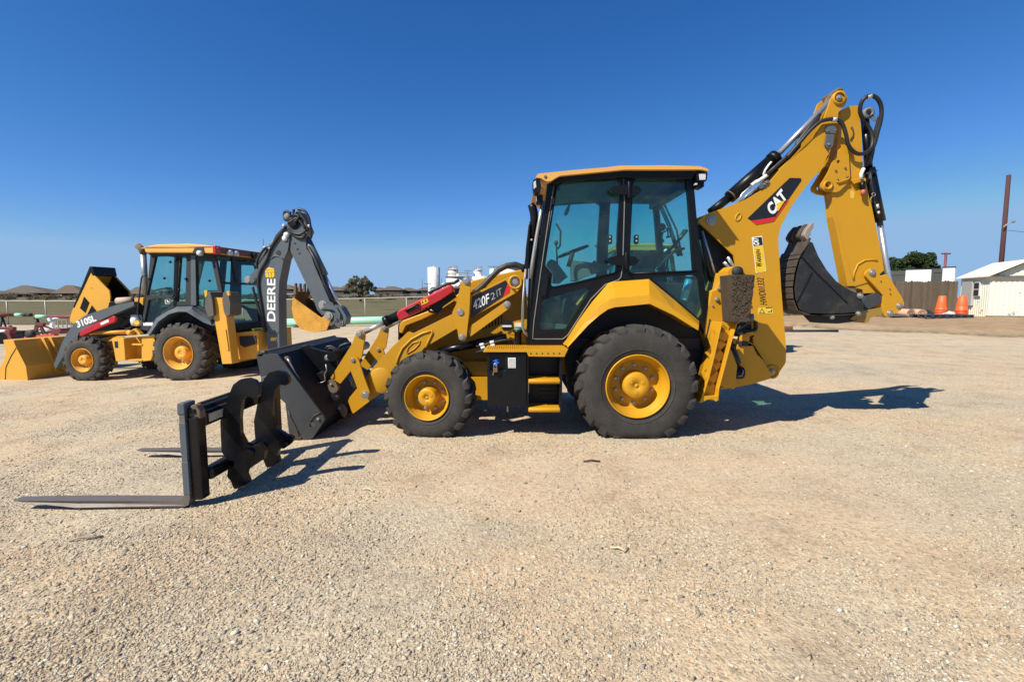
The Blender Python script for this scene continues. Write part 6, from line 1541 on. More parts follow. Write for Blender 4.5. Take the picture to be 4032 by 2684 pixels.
for i, (px, lab) in enumerate(((60, 'thin dark stand holding up the far left dark red pipe'), (960, 'thin dark stand under the pale green end of the right hand pipe'))):
    top = at('O', (px, 830 if i == 0 else 870), 21.1); g = ground(top.x, 21.1)
    mb = MB()
    for s in (-1, 1): mb.beam(Vector((s * .25, 0, 0)), Vector((0, 0, top.z - g)), .05, .05)
    mb.beam(Vector((0, -.3, 0)), Vector((0, 0, top.z - g)), .05, .05); mb.beam(Vector((-.14, 0, (top.z - g) * .45)), Vector((.14, 0, (top.z - g) * .45)), .04, .04)
    mb.beam(Vector((0, -.12, top.z - g)), Vector((0, .12, top.z - g)), .12, .04)
    o = mb.build('pipe_stand', MT['int_dark'], None, .004); o.location = (top.x, 21.1, g); tag(o, lab, 'stand', 'stands under the banded pipes')
# red A-frame cradle on a red-orange skid
Y_ = 17.5
c0 = onground('O', (1050, 1380), Y_); sk_ = empty('steel_cradle', c0); tag(sk_, 'red steel A frame cradle on a red orange skid beyond the yellow loader bucket', 'cradle')
def lo_(p, dy=0): v = at('O', p, Y_ + dy) - c0; v.y = dy; return v
mb = MB(); mb.beam(lo_((675, 1375)), lo_((1450, 1290)), .16, .09); sb_ = mb.build('skid_beam', redor, sk_, .01)
mb = MB(); mb.beam(lo_((700, 1385), .9), lo_((1450, 1300), .9), .2, .12); mb.build('skid_beam', redor, sk_, .01)
for a, b2 in (((1000, 1020), (885, 1260)), ((1020, 1020), (1140, 1230))):
    mb = MB(); mb.beam(lo_(a), lo_(b2), .06, .055); mb.build('frame_leg', maroon, sk_)
mb = MB(); mb.beam(lo_((1110, 1060)), lo_((1420, 1175)), .06, .05); mb.build('brace', maroon, sk_)
mb = MB(); mb.beam(lo_((945, 1015)), lo_((1140, 1030)), .12, .10); mb.build('saddle', maroon, sk_)
mb = MB(); mb.beam(lo_((800, 1260)), lo_((1420, 1215)), .10, .08); mb.build('cross_rod', MT['int_dark'], sk_)
mb = MB(); mb.lathe([(0, -.12), (.16, -.12), (.16, .12), (0, .12)], lo_((830, 1275)), 'y', 14); mb.build('roller', MT['int_dark'], sk_)
for q in ((1180, 1300), (950, 1310)):
    mb = MB(); a = lo_((q[0], q[1] - 60)); b2 = lo_((q[0], q[1] + 40)); mb.add([a + Vector((0, -.05, 0)), b2 + Vector((-.12, -.05, 0)), b2 + Vector((.2, -.05, 0)), a + Vector((0, .05, 0)), b2 + Vector((-.12, .05, 0)), b2 + Vector((.2, .05, 0))], [(0, 1, 2), (3, 5, 4), (0, 3, 4, 1), (1, 4, 5, 2), (2, 5, 3, 0)]); mb.build('gusset', redor, sk_)
mb = MB(); mb.prism([(lo_(p).x, lo_(p).z) for p in [(1410, 1170), (1640, 1120), (1700, 1170), (1660, 1260), (1420, 1270)]], -.2, .35); mb.build('winch_box', maroon, sk_, .02)
Y_ = 18.5; c0 = onground('O', (1360, 1250), Y_); jk = empty('jack_stand', c0); tag(jk, 'white painted jack stand with a slanting post behind the red A frame cradle', 'jack stand')
mb = MB(); mb.beam(lo_((1330, 1110)), lo_((1365, 935)), .12, .10); mb.build('post', MT['white'], jk, .01)
mb = MB(); mb.beam(lo_((1280, 905)), lo_((1340, 885)), .2, .12); mb.tube([lo_((1330, 895)), lo_((1420, 868)), lo_((1520, 880))], .03, 8); mb.build('top_plate', MT['white'], jk)
mb = MB(); mb.beam(lo_((1240, 1120)), lo_((1460, 1125)), .3, .07); mb.beam(lo_((1250, 1130)), lo_((1400, 1180)), .08, .07); mb.beam(lo_((1350, 1130)), lo_((1360, 1245)), .2, .2); mb.build('base', MT['white'], jk)
Y_ = 19.5; c0 = onground('O', (1540, 1200), Y_); cr = empty('wire_crate', c0); tag(cr, 'grey wire sided crate standing behind the white jack stand', 'crate')
x0_, x1_, zt_ = lo_((1390, 0)).x, lo_((1640, 0)).x, lo_((0, 900)).z
mb = MB(); mb.box((x0_, 0, .0), (x1_, .6, lo_((0, 1110)).z)); mb.build('crate_base', galv, cr, .01)
for x_ in (x0_ + .02, (x0_ + x1_) / 2, x1_ - .02):
    for y_ in (.02, .58): mb = MB(); mb.beam(Vector((x_, y_, .1)), Vector((x_, y_, zt_)), .03, .03); mb.build('crate_post', galv, cr)
for z_ in (zt_, zt_ * .6):
    for y_ in (.02, .58): mb = MB(); mb.beam(Vector((x0_, y_, z_)), Vector((x1_, y_, z_)), .03, .03); mb.build('crate_rail', galv, cr)

# maroon rail stand and black boxes at the left edge
Y_ = 18.0; c0 = onground('O', (250, 1400), Y_); ms = empty('rail_stand', c0); tag(ms, 'maroon steel stand with a heavy top rail at the left edge of the yard', 'stand')
mb = MB(); mb.beam(lo_((-700, 1120)), lo_((380, 1125)), .15, .10); mb.build('rail', maroon, ms, .01)
mb = MB(); mb.beam(lo_((270, 1050)), lo_((250, 1180)), .08, .08); mb.prism([(lo_(p).x, lo_(p).z) for p in [(190, 1165), (330, 1160), (310, 1270), (390, 1420), (290, 1420), (230, 1280), (180, 1250)]], -.1, .15); mb.build('bracket', maroon, ms, .01)
Y_ = 19.2
for p0, p1, lab in (((345, 1225), (605, 1355), 'black steel box on gravel between the maroon rail stand and red cradle'), ((-260, 1225), (300, 1370), 'long black steel box on the gravel under the maroon rail')):
    c0 = onground('O', ((p0[0] + p1[0]) / 2, 1355), Y_); a, b2 = lo_(p0), lo_(p1)
    bx_ = empty('steel_box', c0); tag(bx_, lab, 'box', 'black steel boxes at the left edge')
    mb = MB(); mb.box((a.x, 0, 0), (b2.x, .5, a.z)); mb.build('box_body', MT['black'], bx_, .02)
    mb = MB(); mb.box((a.x - .02, -.02, a.z), (b2.x + .02, .52, a.z + .04)); mb.build('box_lid', MT['black'], bx_, .008)
Y_ = 19.0; c0 = onground('O', (90, 1215), Y_); 
mb = MB(); mb.tube([lo_((10, 1195)), lo_((195, 1195))], .05, 12); o = mb.build('white_tube', MT['white'], None); o.location = c0; tag(o, 'short white tube lying behind the maroon rail at the left edge', 'tube')

# ---- houses beyond the field
roofm = [paint('shingle_roof_grey', (.13, .112, .092), .9, .4, (.05, .045, .04), spec=.1, scale=.5, bump=0), paint('shingle_roof_brown', (.14, .11, .082), .9, .4, (.05, .045, .04), spec=.1, scale=.5, bump=0)]
brick = paint('house_brick', (.11, .075, .06), .9, .4, (.06, .05, .045), spec=.1, scale=1, bump=0)
def house(z, xl, xr, xp0, xp1, ype, yea, ybase, Y, label, k=0, garage=None):
    l, r_, e, p, b2 = at(z, (xl, yea), Y), at(z, (xr, yea), Y), at(z, (xl, yea), Y).z, at(z, (xp0, ype), Y).z, at(z, (xl, ybase), Y).z
    p0, p1 = at(z, (xp0, ype), Y + 5).x, at(z, (xp1, ype), Y + 5).x
    p = at(z, (xp0, ype), Y + 5).z
    root = empty('house', ((l.x + r_.x) / 2, Y, b2)); tag(root, label, 'house', 'houses beyond the field'); c = Vector(root.location)
    D_ = 10; x0, x1 = l.x - c.x, r_.x - c.x; zz = e - b2
    mb = MB(); mb.box((x0 + .4, .4, -.5), (x1 - .4, D_ - .4, zz)); mb.build('wall', brick, root)
    mb = MB(); zt = p - b2; q0, q1 = p0 - c.x, p1 - c.x
    mb.add([(x0, 0, zz - .02), (x1, 0, zz - .02), (x1, D_, zz - .02), (x0, D_, zz - .02), (q0, 5, zt), (q1, 5, zt)], [(0, 1, 5, 4), (1, 2, 5), (2, 3, 4, 5), (3, 0, 4), (3, 2, 1, 0)]); mb.build('roof', roofm[k], root)
    mb = MB(); mb.box((x0 + .1, .15, zz - .25), (x1 - .1, .38, zz - .05)); mb.build('fascia', MT['int_dark'], root)
    if garage:
        a, d_ = at(z, (garage[0], yea), Y).x - c.x, at(z, (garage[1], yea), Y).x - c.x
        mb = MB(); mb.box((a, .30, .0), (d_, .39, zz * .8)); mb.build('garage_door', MT['white'], root)
    for t in (.55, .75):
        mb = MB(); mb.box((x0 + (x1 - x0) * t, .33, zz * .35), (x0 + (x1 - x0) * t + 1.2, .395, zz * .75)); mb.build('window', MT['int_dark'], root)
house('O', -60, 1240, 560, 690, 20, 215, 300, 150, 'brown brick house with dark hipped roof and white garage, far left skyline', 0, (250, 510))
house('O', 1290, 2140, 1690, 1850, 15, 225, 300, 150, 'brick house with a sharp grey hipped roof just behind the raised yellow hood', 1, (1400, 1560))
house('O', -900, 110, -500, -420, 120, 240, 300, 140, 'low brown roofed house cut off by the left edge of the photo', 1)
house('A', 1010, 1240, 1110, 1150, 678, 735, 755, 165, 'small distant house roof between the raised yellow hood and the grey cab', 0)
house('C', 540, 660, 565, 600, 862, 905, 935, 200, 'distant brown roofed house seen between the grey boom and the yellow digging bucket', 1)
house('L', 150, 330, 190, 240, 402, 450, 480, 210, 'distant dark roofed house just left of the lone tree', 0)
house('L', 240, 560, 330, 420, 388, 440, 480, 230, 'distant tan roofed house directly behind the lone tree', 1)
house('L', 690, 860, 740, 790, 412, 450, 480, 220, 'distant low dark house just right of the lone tree', 0)
house('L', 790, 1060, 870, 960, 398, 445, 480, 215, 'distant house with broad dark hipped roof between lone tree and tall white tank', 0)
house('L', 1020, 1240, 1090, 1150, 418, 455, 480, 225, 'distant low dark house next to the tall white tank', 1)
house('L', 1200, 1420, 1330, 1370, 406, 450, 480, 230, 'distant dark house partly hidden behind the tall white tank', 0, (1200, 1250))
house('A', 880, 1040, 930, 980, 700, 738, 755, 180, 'tiny distant house roof in the gap below the raised yellow hood', 1)

# ---- scrub line before the houses
def leaf_cloud(centers, n, size, seed, flat=.8, squash=1.0):
    """many small leaf faces spread through lobes"""
    rg = np.random.default_rng(seed); vs = []; fs = []
    w_ = np.array([c[3] ** 2 for c in centers]); w_ = w_ / w_.sum()
    for k in rg.choice(len(centers), n, p=w_):
        cx, cy, cz, rr = centers[k]
        d = rg.normal(size=3); d /= np.linalg.norm(d); q = rr * (rg.random() ** .45)
        p = np.array([cx, cy, cz]) + d * q * np.array([1, 1, squash])
        u = rg.normal(size=3); u /= np.linalg.norm(u); v = np.cross(u, rg.normal(size=3)); v /= np.linalg.norm(v)
        s = size * rg.uniform(.6, 1.5); o_ = len(vs)
        vs += [p - u * s, p + v * s * .6, p + u * s, p - v * s * .6]; fs.append((o_, o_ + 1, o_ + 2, o_ + 3))
    mb = MB(); mb.add(vs, fs); return mb
def leafmat(name, c1, c2):
    m, nt, b = nmat(name); geo = nd(nt, 'ShaderNodeNewGeometry')
    r = ramp(nt, geo.outputs['Random Per Island'], [(0, c1), (1, c2)]); nt.links.new(r.outputs[0], b.inputs['Base Color'])
    b.inputs['Roughness'].default_value = .7; b.inputs['Specular IOR Level'].default_value = .2
    tl_ = nd(nt, 'ShaderNodeBsdfTranslucent'); nt.links.new(r.outputs[0], tl_.inputs[0]); ms_ = nd(nt, 'ShaderNodeMixShader'); ms_.inputs[0].default_value = .45
    nt.links.new(b.outputs[0], ms_.inputs[1]); nt.links.new(tl_.outputs[0], ms_.inputs[2]); nt.links.new(ms_.outputs[0], nt.nodes['Material Output'].inputs[0])
    return m
olive = leafmat('olive_leaves', (.17, .17, .10), (.34, .32, .20)); dgreen = leafmat('green_leaves', (.03, .055, .018), (.085, .13, .045)); scrubm = leafmat('dry_scrub', (.12, .11, .065), (.22, .18, .11))
rg = random.Random(3); cs = []
for i in range(420):
    x = rg.uniform(-190, 60); y = rg.uniform(100, 150); s = rg.uniform(.4, 1.3); cs.append((x, y, ground(x, y) + s * .3, s))
mb = leaf_cloud(cs, 16000, .28, 5, squash=.7); o = mb.build('scrub', scrubm, fix=False); tag(o, 'low dry scrub and weeds growing across the field before the houses', 'scrub', kind='stuff')

def tree(name, base, trunks, crown, n, size, mat, label, seed, bark):
    root = empty(name, base); tag(root, label, 'tree')
    mb = MB()
    for pts2, r0 in trunks: mb.tube([Vector(p) for p in pts2], [r0 * (1 - .65 * i / (len(pts2) - 1)) for i in range(len(pts2))], 8)
    mb.build('trunk', bark, root)
    mb = leaf_cloud(crown, n, size, seed); mb.build('crown', mat, root, fix=False)
    return root
bark = paint('bark', (.07, .055, .042), .9, .4, (.04, .03, .025), spec=.1)
Y_ = 86; b0 = at('L', (525, 578), Y_); b0.z = ground(b0.x, Y_)
def tl(p, dy=0): v = at('L', p, Y_) - b0; return (v.x, dy, v.z)
crn = []; rg = random.Random(8)
for p, r in (((500, 320), .55), ((440, 345), .5), ((570, 330), .55), ((630, 345), .5), ((660, 385), .45), ((400, 390), .45), ((480, 390), .6), ((560, 395), .65), ((610, 420), .55), ((430, 440), .45), ((520, 455), .5), ((660, 440), .4), ((380, 425), .35), ((690, 425), .3), ((600, 465), .4), ((470, 290), .3), ((590, 300), .35)):
    for k in range(4): v = tl((p[0] + rg.uniform(-22, 22), p[1] + rg.uniform(-18, 18)), rg.uniform(-1.2, 1.2)); crn.append((v[0], v[1], v[2], r * rg.uniform(.6, 1.0)))
tree('mesquite_tree', b0, [([tl((528, 585)), tl((525, 530)), tl((490, 460)), tl((470, 380))], .14), ([tl((540, 585)), tl((545, 520)), tl((590, 450)), tl((610, 370))], .12), ([tl((525, 540)), tl((540, 450)), tl((540, 360))], .09), ([tl((660, 565), .5), tl((650, 520), .5), tl((620, 470), .3)], .08), ([tl((500, 560)), tl((505, 500)), tl((420, 430))], .07)], crn, 22000, .075, olive, 'lone scrubby olive green tree standing in the dry field beyond the fence', 3, bark)
Y_ = 48; b0 = at('J', (420, 975), Y_); b0.z = ground(b0.x, Y_) 
def tl(p, dy=0): v = at('J', p, Y_) - b0; return (v.x, dy, v.z)
crn = []
for p, r in (((260, 860), .8), ((330, 830), .9), ((420, 810), .95), ((500, 815), .9), ((560, 850), .75), ((600, 885), .5), ((480, 870), .9), ((380, 880), .9), ((290, 910), .7), ((540, 900), .7), ((450, 790), .5), ((240, 905), .5)):
    for k in range(4): v = tl((p[0] + rg.uniform(-25, 25), p[1] + rg.uniform(-16, 22)), rg.uniform(-1.6, 1.6)); crn.append((v[0], v[1], v[2] - .25, r * rg.uniform(.42, .72)))
tree('shade_tree', b0, [([tl((420, 1100)), tl((420, 960)), tl((400, 850))], .2), ([tl((420, 980)), tl((500, 850))], .12), ([tl((415, 980)), tl((320, 860))], .12)], crn, 14000, .10, dgreen, 'broad dark green tree rising behind the wooden fence beside the white trailers', 4, bark)

# ---- white tanks
tankw = paint('tank_white', (.74, .73, .70), .5, .3, (.45, .36, .28), spec=.3, scale=.4, bump=0); tankr = paint('tank_rusty_white', (.62, .58, .53), .6, .9, (.36, .22, .16), spec=.2, scale=.5, bump=0)
def tank(z, x0, x1, ytop, Y, label, mat, rail=False, dome=.12, down=None):
    a, b2 = at(z, (x0, ytop), Y), at(z, (x1, ytop), Y); r = (b2.x - a.x) / 2; cx = (a.x + b2.x) / 2; base = ground(cx, Y); H_ = a.z - base
    root = empty('storage_tank', (cx, Y, base)); tag(root, label, 'tank', 'white storage tanks on the skyline')
    mb = MB(); mb.lathe([(r, -.5), (r, H_), (r * .97, H_ + .02), (r * .55, H_ + r * dome * .7), (0, H_ + r * dome)], (0, 0, 0), 'z', 32); mb.build('tank_shell', mat, root)
    mb = MB(); mb.lathe([(0, H_ + r * dome + r * .16), (r * .12, H_ + r * dome + r * .16), (r * .12, H_ + r * dome * .8)], (0, 0, 0), 'z', 12); mb.build('vent_cap', mat, root)
    if rail:
        mb = MB()
        for k in range(10):
            an = k * .628; p = Vector((r * 1.02 * math.cos(an), r * 1.02 * math.sin(an), H_)); mb.tube([p, p + Vector((0, 0, .9))], .05, 5)
        ring = [Vector((r * 1.02 * math.cos(k * .3142), r * 1.02 * math.sin(k * .3142), H_ + .9)) for k in range(21)]; mb.tube(ring, .06, 5, cap=False)
        mb.lathe([(r, H_ - .1), (r * 1.12, H_ - .1), (r * 1.12, H_), (r, H_)], (0, 0, 0), 'z', 24); mb.build('railing', galv, root)
    mb = MB(); q = r * .7
    for s in (-.25, .25): mb.tube([Vector((q + s, -q - .25, 0)), Vector((q + s, -q - .25, H_))], .04, 5)
    mb.build('ladder', galv, root)
    return root
tank('T', 160, 385, 345, 120, 'tall clean white cylindrical tank standing alone above the red cylinder lock', tankw, False, .06)
tank('T', 540, 722, 385, 150, 'narrow rust streaked white tank with a railed top, second tower from the tall clean tank', tankr, True, .3)
tank('T', 505, 940, 515, 140, 'wide squat white tank at the foot of the narrow rust streaked tower', tankw, True, .08)
tank('T', 1012, 1170, 395, 150, 'narrow white tank with a domed railed top, rising over the yellow hood', tankw, True, .3)
tank('T', 985, 1300, 515, 140, 'low wide white tank half hidden behind the sloping yellow hood', tankw, False, .08)
tank('T', 1310, 1450, 375, 145, 'plain narrow white tank next to the thin pole with the flat top', tankw, False, .05)
tank('T', 1500, 1920, 345, 150, 'broad domed white tank hidden behind the arching black hose', tankr, True, .2)
tank('T', 415, 500, 640, 150, 'small low white tank to the right of the tall clean tank', tankw, False, .1)
# thin poles
def pole(z, x, yt, Y, r, label, cross=None, name='utility_pole', tilt=0):
    t = at(z, (x, yt), Y); g = ground(t.x, Y); root = empty(name, (t.x, Y, g)); tag(root, label, 'pole', 'thin poles on the skyline')
    mb = MB(); mb.tube([Vector((0, 0, -.3)), Vector((0, 0, t.z - g))], [r, r * .7], 8); mb.build('shaft', wood, root)
    if cross:
        mb = MB(); mb.box((-cross, -.06, t.z - g - .15), (cross, .06, t.z - g + .0)); mb.build('crossarm', wood, root)
    return root
pole('T', 55, 565, 130, .10, 'thin bare pole just left of the tall clean white tank')
pole('T', 160, 640, 118, .09, 'short lamp pole with a small flat head, against the tall white tank', .9, 'lamp_post')
pole('T', 415, 545, 130, .10, 'thin bare pole just right of the tall clean white tank')
pole('T', 905, 400, 145, .10, 'thin pole between the two railed narrow tanks', 1.0)
pole('T', 1390, 320, 140, .16, 'pole with a flat cross piece in front of the plain narrow tank', 1.6)
# catwalk between the two railed towers
a, b2 = at('T', (715, 402), 149), at('T', (1020, 402), 149)
cwk = empty('catwalk', ((a.x + b2.x) / 2, 149, a.z)); tag(cwk, 'thin catwalk railing spanning the two railed narrow tanks', 'catwalk')
mb = MB(); L_ = (b2.x - a.x) / 2; mb.beam(Vector((-L_, 0, 0)), Vector((L_, 0, 0)), .1, .1); mb.build('top_rail', galv, cwk)
mb = MB(); mb.beam(Vector((-L_, 0, -.8)), Vector((L_, 0, -.8)), .8, .1); mb.build('deck', galv, cwk)

# ---- wooden fence, shed, trailers and yard things on the right
def wp(z, x, Yd, yb):
    v = at(z, (x, yb), Yd); return Vector((v.x, Yd, ground(v.x, Yd)))
f0, f1 = Vector((14.5, 27.6, 0)), Vector((24.2, 26.9, 0))
wf = empty('wooden_fence', (f0.x, f0.y, ground(f0.x, f0.y))); tag(wf, 'weathered grey brown board fence with dog eared tops running to the white shed', 'fence')
o_ = Vector(wf.location); d_ = (f1 - f0); Lf = d_.length; d_.normalize(); nb = int(Lf / .145)
gz = [ground(*(f0 + d_ * (i * .145)).xy) for i in range(nb + 1)]
mb = MB(); rg = random.Random(5)
for i in range(nb):
    p = f0 + d_ * (i * .145); hh = 1.82 + rg.uniform(-.03, .03); zb = gz[i] - o_.z
    c = Vector((p.x, p.y, 0)) - Vector((o_.x, o_.y, 0)); w_ = .138; t_ = .02; yo = rg.uniform(-.006, .006)
    vs = []
    for y in (yo, yo + t_):
        for x, z in ((0, -.1), (w_, -.1), (w_, hh - .05), (w_ - .04, hh), (.04, hh), (0, hh - .05)): vs.append(c + d_ * x + Vector((0, y, zb + z)))
    mb.add(vs, [(0, 1, 2, 3, 4, 5), (11, 10, 9, 8, 7, 6)] + [(k, k + 6, (k + 1) % 6 + 6, (k + 1) % 6) for k in range(6)])
m, nt, b = nmat('fence_boards'); geo = nd(nt, 'ShaderNodeNewGeometry'); r_ = ramp(nt, geo.outputs['Random Per Island'], [(0, (.10, .074, .050)), (.5, (.14, .105, .070)), (1, (.18, .138, .096))])
tcn = nd(nt, 'ShaderNodeTexCoord'); mpn = nd(nt, 'ShaderNodeMapping'); mpn.inputs['Scale'].default_value = (9, 9, .7); nt.links.new(tcn.outputs['Object'], mpn.inputs[0]); g_ = tex(nt, 3, 5, .7, vec=mpn.outputs[0]); gr = ramp(nt, g_, [(.3, (.6, .6, .6)), (.7, (1.1, 1.1, 1.1))])
nt.links.new(mixc(nt, 1.0, r_.outputs[0], gr.outputs[0], 'MULTIPLY'), b.inputs['Base Color']); b.inputs['Roughness'].default_value = .9
mb.build('board', m, wf, fix=False)
mb = MB()
for z in (.35, 1.0, 1.6): mb.beam(Vector((0, .05, z)), (f1 - f0) + Vector((0, .05, z + gz[-1] - gz[0])), .05, .09)
mb.build('rail', wood, wf)
for i in range(0, nb, 16):
    p = f0 + d_ * (i * .145) - Vector((o_.x, o_.y, 0)); mb = MB(); mb.box((p.x, p.y + .08, gz[i] - o_.z - .1), (p.x + .1, p.y + .18, gz[i] - o_.z + 1.75)); mb.build('post', wood, wf)
# shed
C0 = Vector((23.3, 24.2, 0)); ga = Vector((.93, -.36, 0)).normalized(); ea = Vector((.36, .93, 0)).normalized()
C0.z = ground(C0.x, C0.y) - .02
sh_ = empty('shed', C0); tag(sh_, 'small white metal shed with peeling walls and pale gable roof at the right edge', 'shed')
GW, EL, EH, RH = 2.7, 2.9, 2.05, .68
m, nt, b = nmat('peeling_white_metal'); n1 = tex(nt, 1.6, 6, .75); n2 = tex(nt, 6, 5, .8)
pf = ramp(nt, n1, [(.60, (0, 0, 0)), (.66, (1, 1, 1))]); base_c = ramp(nt, n2, [(.3, (.66, .65, .52)), (.7, (.76, .75, .62))])
nt.links.new(mixc(nt, pf.outputs[0], base_c.outputs[0], (.22, .20, .18)), b.inputs['Base Color']); b.inputs['Roughness'].default_value = .6
shedm = m
def corr(a, dirv, L, zf, nrm, m_):
    mb = MB(); k = int(L / .2); vs = []; 
    segs = []
    for i in range(k):
        for t, o in ((0, 0), (.10, 0), (.12, .02), (.17, .02), (.19, 0)): segs.append((i * .2 + t, o))
    segs.append((L, 0)); n_ = len(segs)
    for t, o in segs: p = a + dirv * t + nrm * o; vs.append(p); 
    vs2 = [v + Vector((0, 0, zf(t))) for v, (t, o) in zip(vs, segs)]
    mb.add(vs + vs2, [(i, i + 1, n_ + i + 1, n_ + i) for i in range(n_ - 1)]); return mb
corr(Vector((0, 0, 0)), ga, GW, lambda t: EH + RH * (1 - abs(t - GW / 2) / (GW / 2)) - .05, Vector((-ea.x, -ea.y, 0)), shedm).build('gable_wall', shedm, sh_, fix=False)
corr(Vector((0, 0, 0)), ea, EL, lambda t: EH - .02, Vector((-ga.x, -ga.y, 0)), shedm).build('eave_wall', shedm, sh_, fix=False)
corr(ga * GW, ea, EL, lambda t: EH - .02, Vector((ga.x, ga.y, 0)), shedm).build('far_wall', shedm, sh_, fix=False)
corr(ea * EL, ga, GW, lambda t: EH + RH * (1 - abs(t - GW / 2) / (GW / 2)) - .05, Vector((ea.x, ea.y, 0)), shedm).build('back_wall', shedm, sh_, fix=False)
rfm = plain('pale_roof_sheet', (.78, .74, .58), .45)
ov, ev = .26, .2
r0 = -ea * ov; r1 = ea * (EL + .2); sl_ = RH / (GW / 2)
mb = MB()
for s, nm in ((0, 'l'), (1, 'r')):
    rid = ga * (GW / 2); edge = ga * (-ev if s == 0 else GW + ev); ze = EH - ev * sl_
    q = [edge + r0 + Vector((0, 0, ze)), edge + r1 + Vector((0, 0, ze)), rid + r1 + Vector((0, 0, EH + RH)), rid + r0 + Vector((0, 0, EH + RH))]
    up = [p + Vector((0, 0, .05)) for p in q]
    mb = MB(); mb.add(q + up, [(3, 2, 1, 0), (4, 5, 6, 7), (0, 1, 5, 4), (1, 2, 6, 5), (2, 3, 7, 6), (3, 0, 4, 7)]); mb.build('roof_slope', rfm, sh_, .0)
mb = MB(); mb.add([ga * .02 - ea * .24 + Vector((0, 0, EH - .06)), ga * (GW - .02) - ea * .24 + Vector((0, 0, EH - .06)), ga * (GW / 2) - ea * .24 + Vector((0, 0, EH + RH - .04)), ga * .02 + Vector((0, 0, EH - .06)), ga * (GW - .02) + Vector((0, 0, EH - .06)), ga * (GW / 2) + Vector((0, 0, EH + RH - .04))], [(0, 1, 4, 3), (1, 2, 5, 4), (2, 0, 3, 5)]); mb.build('soffit', MT['int_grey'], sh_, fix=False)
mb = MB(); mb.obox(ea * 1.0 - ga * .05 + Vector((0, 0, 1.38)), ea, ga, (0, 0, 1), .28, .05, .36); wn = mb.build('window', plain('aluminium', (.55, .55, .52), .4), sh_, .01)
for z in (1.20, 1.55): mb = MB(); mb.obox(ea * 1.0 - ga * .105 + Vector((0, 0, z)), ea, ga, (0, 0, 1), .23, .008, .14); mb.build('pane', MT['int_dark'], wn)
mb = MB(); mb.obox(ea * 1.95 - ga * .06 + Vector((0, 0, 1.16)), ea, ga, (0, 0, 1), .55, .06, .62); mb.build('shutter_panel', plain('grey_panel', (.40, .40, .36), .6), sh_, .01)
mb = MB(); mb.obox(ga * GW / 2 - ea * .02 + Vector((0, 0, .02)), ga, ea, (0, 0, 1), GW / 2 + .05, .06, .05); mb.build('sill_beam', wood, sh_)
# orange traffic cones nested in two stacks, every cone a thing
cone = None
def mk_cone():
    r = empty('traffic_cone', (0, 0, 0))
    mb = MB(); mb.lathe([(.245, .0), (.245, .04), (.228, .05), (.215, .26), (.150, .70), (.11, .725), (.09, .715)], (0, 0, 0), 'z', 24); mb.build('cone_shell', orange, r)
    mb = MB(); mb.lathe([(.225, -.002), (.262, -.002), (.262, .03), (.23, .035)], (0, 0, 0), 'z', 24); mb.build('cone_base', orange, r)
    return r
def cone_stack(v, n, labs, tilt):
    global cone
    for i in range(n):
        if cone is None: cone = c = mk_cone()
        else: c = copy_tree(cone)
        c.location = (v.x + rg.uniform(-.008, .008), v.y, v.z + i * .075); c.rotation_euler = (tilt * .5, tilt, rg.uniform(-.15, .15)); c.scale = (1, 1, 1)
        tag(c, labs[i], 'traffic cone', 'orange traffic cones in stacks')
pos = ['bottom', 'second from bottom', 'third from bottom', 'fourth from bottom', 'topmost']
v = wp('J', 680, 25.6, 1322); cone_stack(v, 5, ['faded orange traffic cone, %s of the stack before the wooden fence' % p for p in pos], R(1.5))
v = wp('J', 862, 24.6, 1350); cone_stack(v, 5, ['orange traffic cone, %s of the stack by the shed corner' % p for p in pos], R(-1))
# rolled mats
tanm = paint('tan_roll', (.52, .33, .23), .8, .4, (.3, .2, .14), spec=.1)
for p0, p1, r, lab, Yd in (((275, 1325), (418, 1315), .20, 'pink tan roll of matting lying on the dirt beside the digging arm', 24.6), ((440, 1310), (520, 1318), .19, 'shorter brown roll of matting next to the pink tan roll', 24.4)):
    a = wp('J', p0[0], Yd + .8, p0[1]); b2 = wp('J', p1[0], Yd - .2, p1[1]); rt = empty('rolled_mat', a); tag(rt, lab, 'roll', 'rolled mats on the raised dirt')
    mb = MB(); d = b2 - a; mb.tube([Vector((0, 0, r)), d + Vector((0, 0, r))], r, 16); mb.build('roll', tanm, rt)
    mb = MB(); dn = d.normalized(); sd = dn.cross(Vector((0, 0, 1))).normalized()
    sp = [d + dn * .012 + Vector((0, 0, r)) + (sd * math.cos(k * .45) + Vector((0, 0, 1)) * math.sin(k * .45)) * (r * .95 * (1 - k / 34)) for k in range(30)]; mb.tube(sp, .012, 5); mb.build('roll_spiral', MT['rust'], rt)
a = wp('J', 470, 24.9, 1355); mb = MB(); mb.box((-1.6, -.5, .0), (1.4, .5, .06)); 
for i in range(6): mb.box((-1.5 + i * .5, -.45, .06), (-1.3 + i * .5, .45, .09))
o = mb.build('board_stack', wood, None, .005); o.location = a; tag(o, 'flat weathered boards lying under the two rolled mats', 'boards')
a = wp('J', 690, 23.9, 1360); mb = MB()
for i in range(7): mb.box((-1.15 + i * .34, -.5, .12), (-.93 + i * .34, .5, .15))
for y in (-.45, -.05, .35): mb.box((-1.15, y, .03), (1.12, y + .1, .12))
for y in (-.5, .4): mb.box((-1.15, y, .0), (1.12, y + .1, .03))
o = mb.build('pallet', plain('dark_blue_grey_plastic', (.045, .055, .07), .6), None, .006); o.location = a; tag(o, 'dark blue grey plastic pallet on the dirt between the two cone stacks', 'pallet')
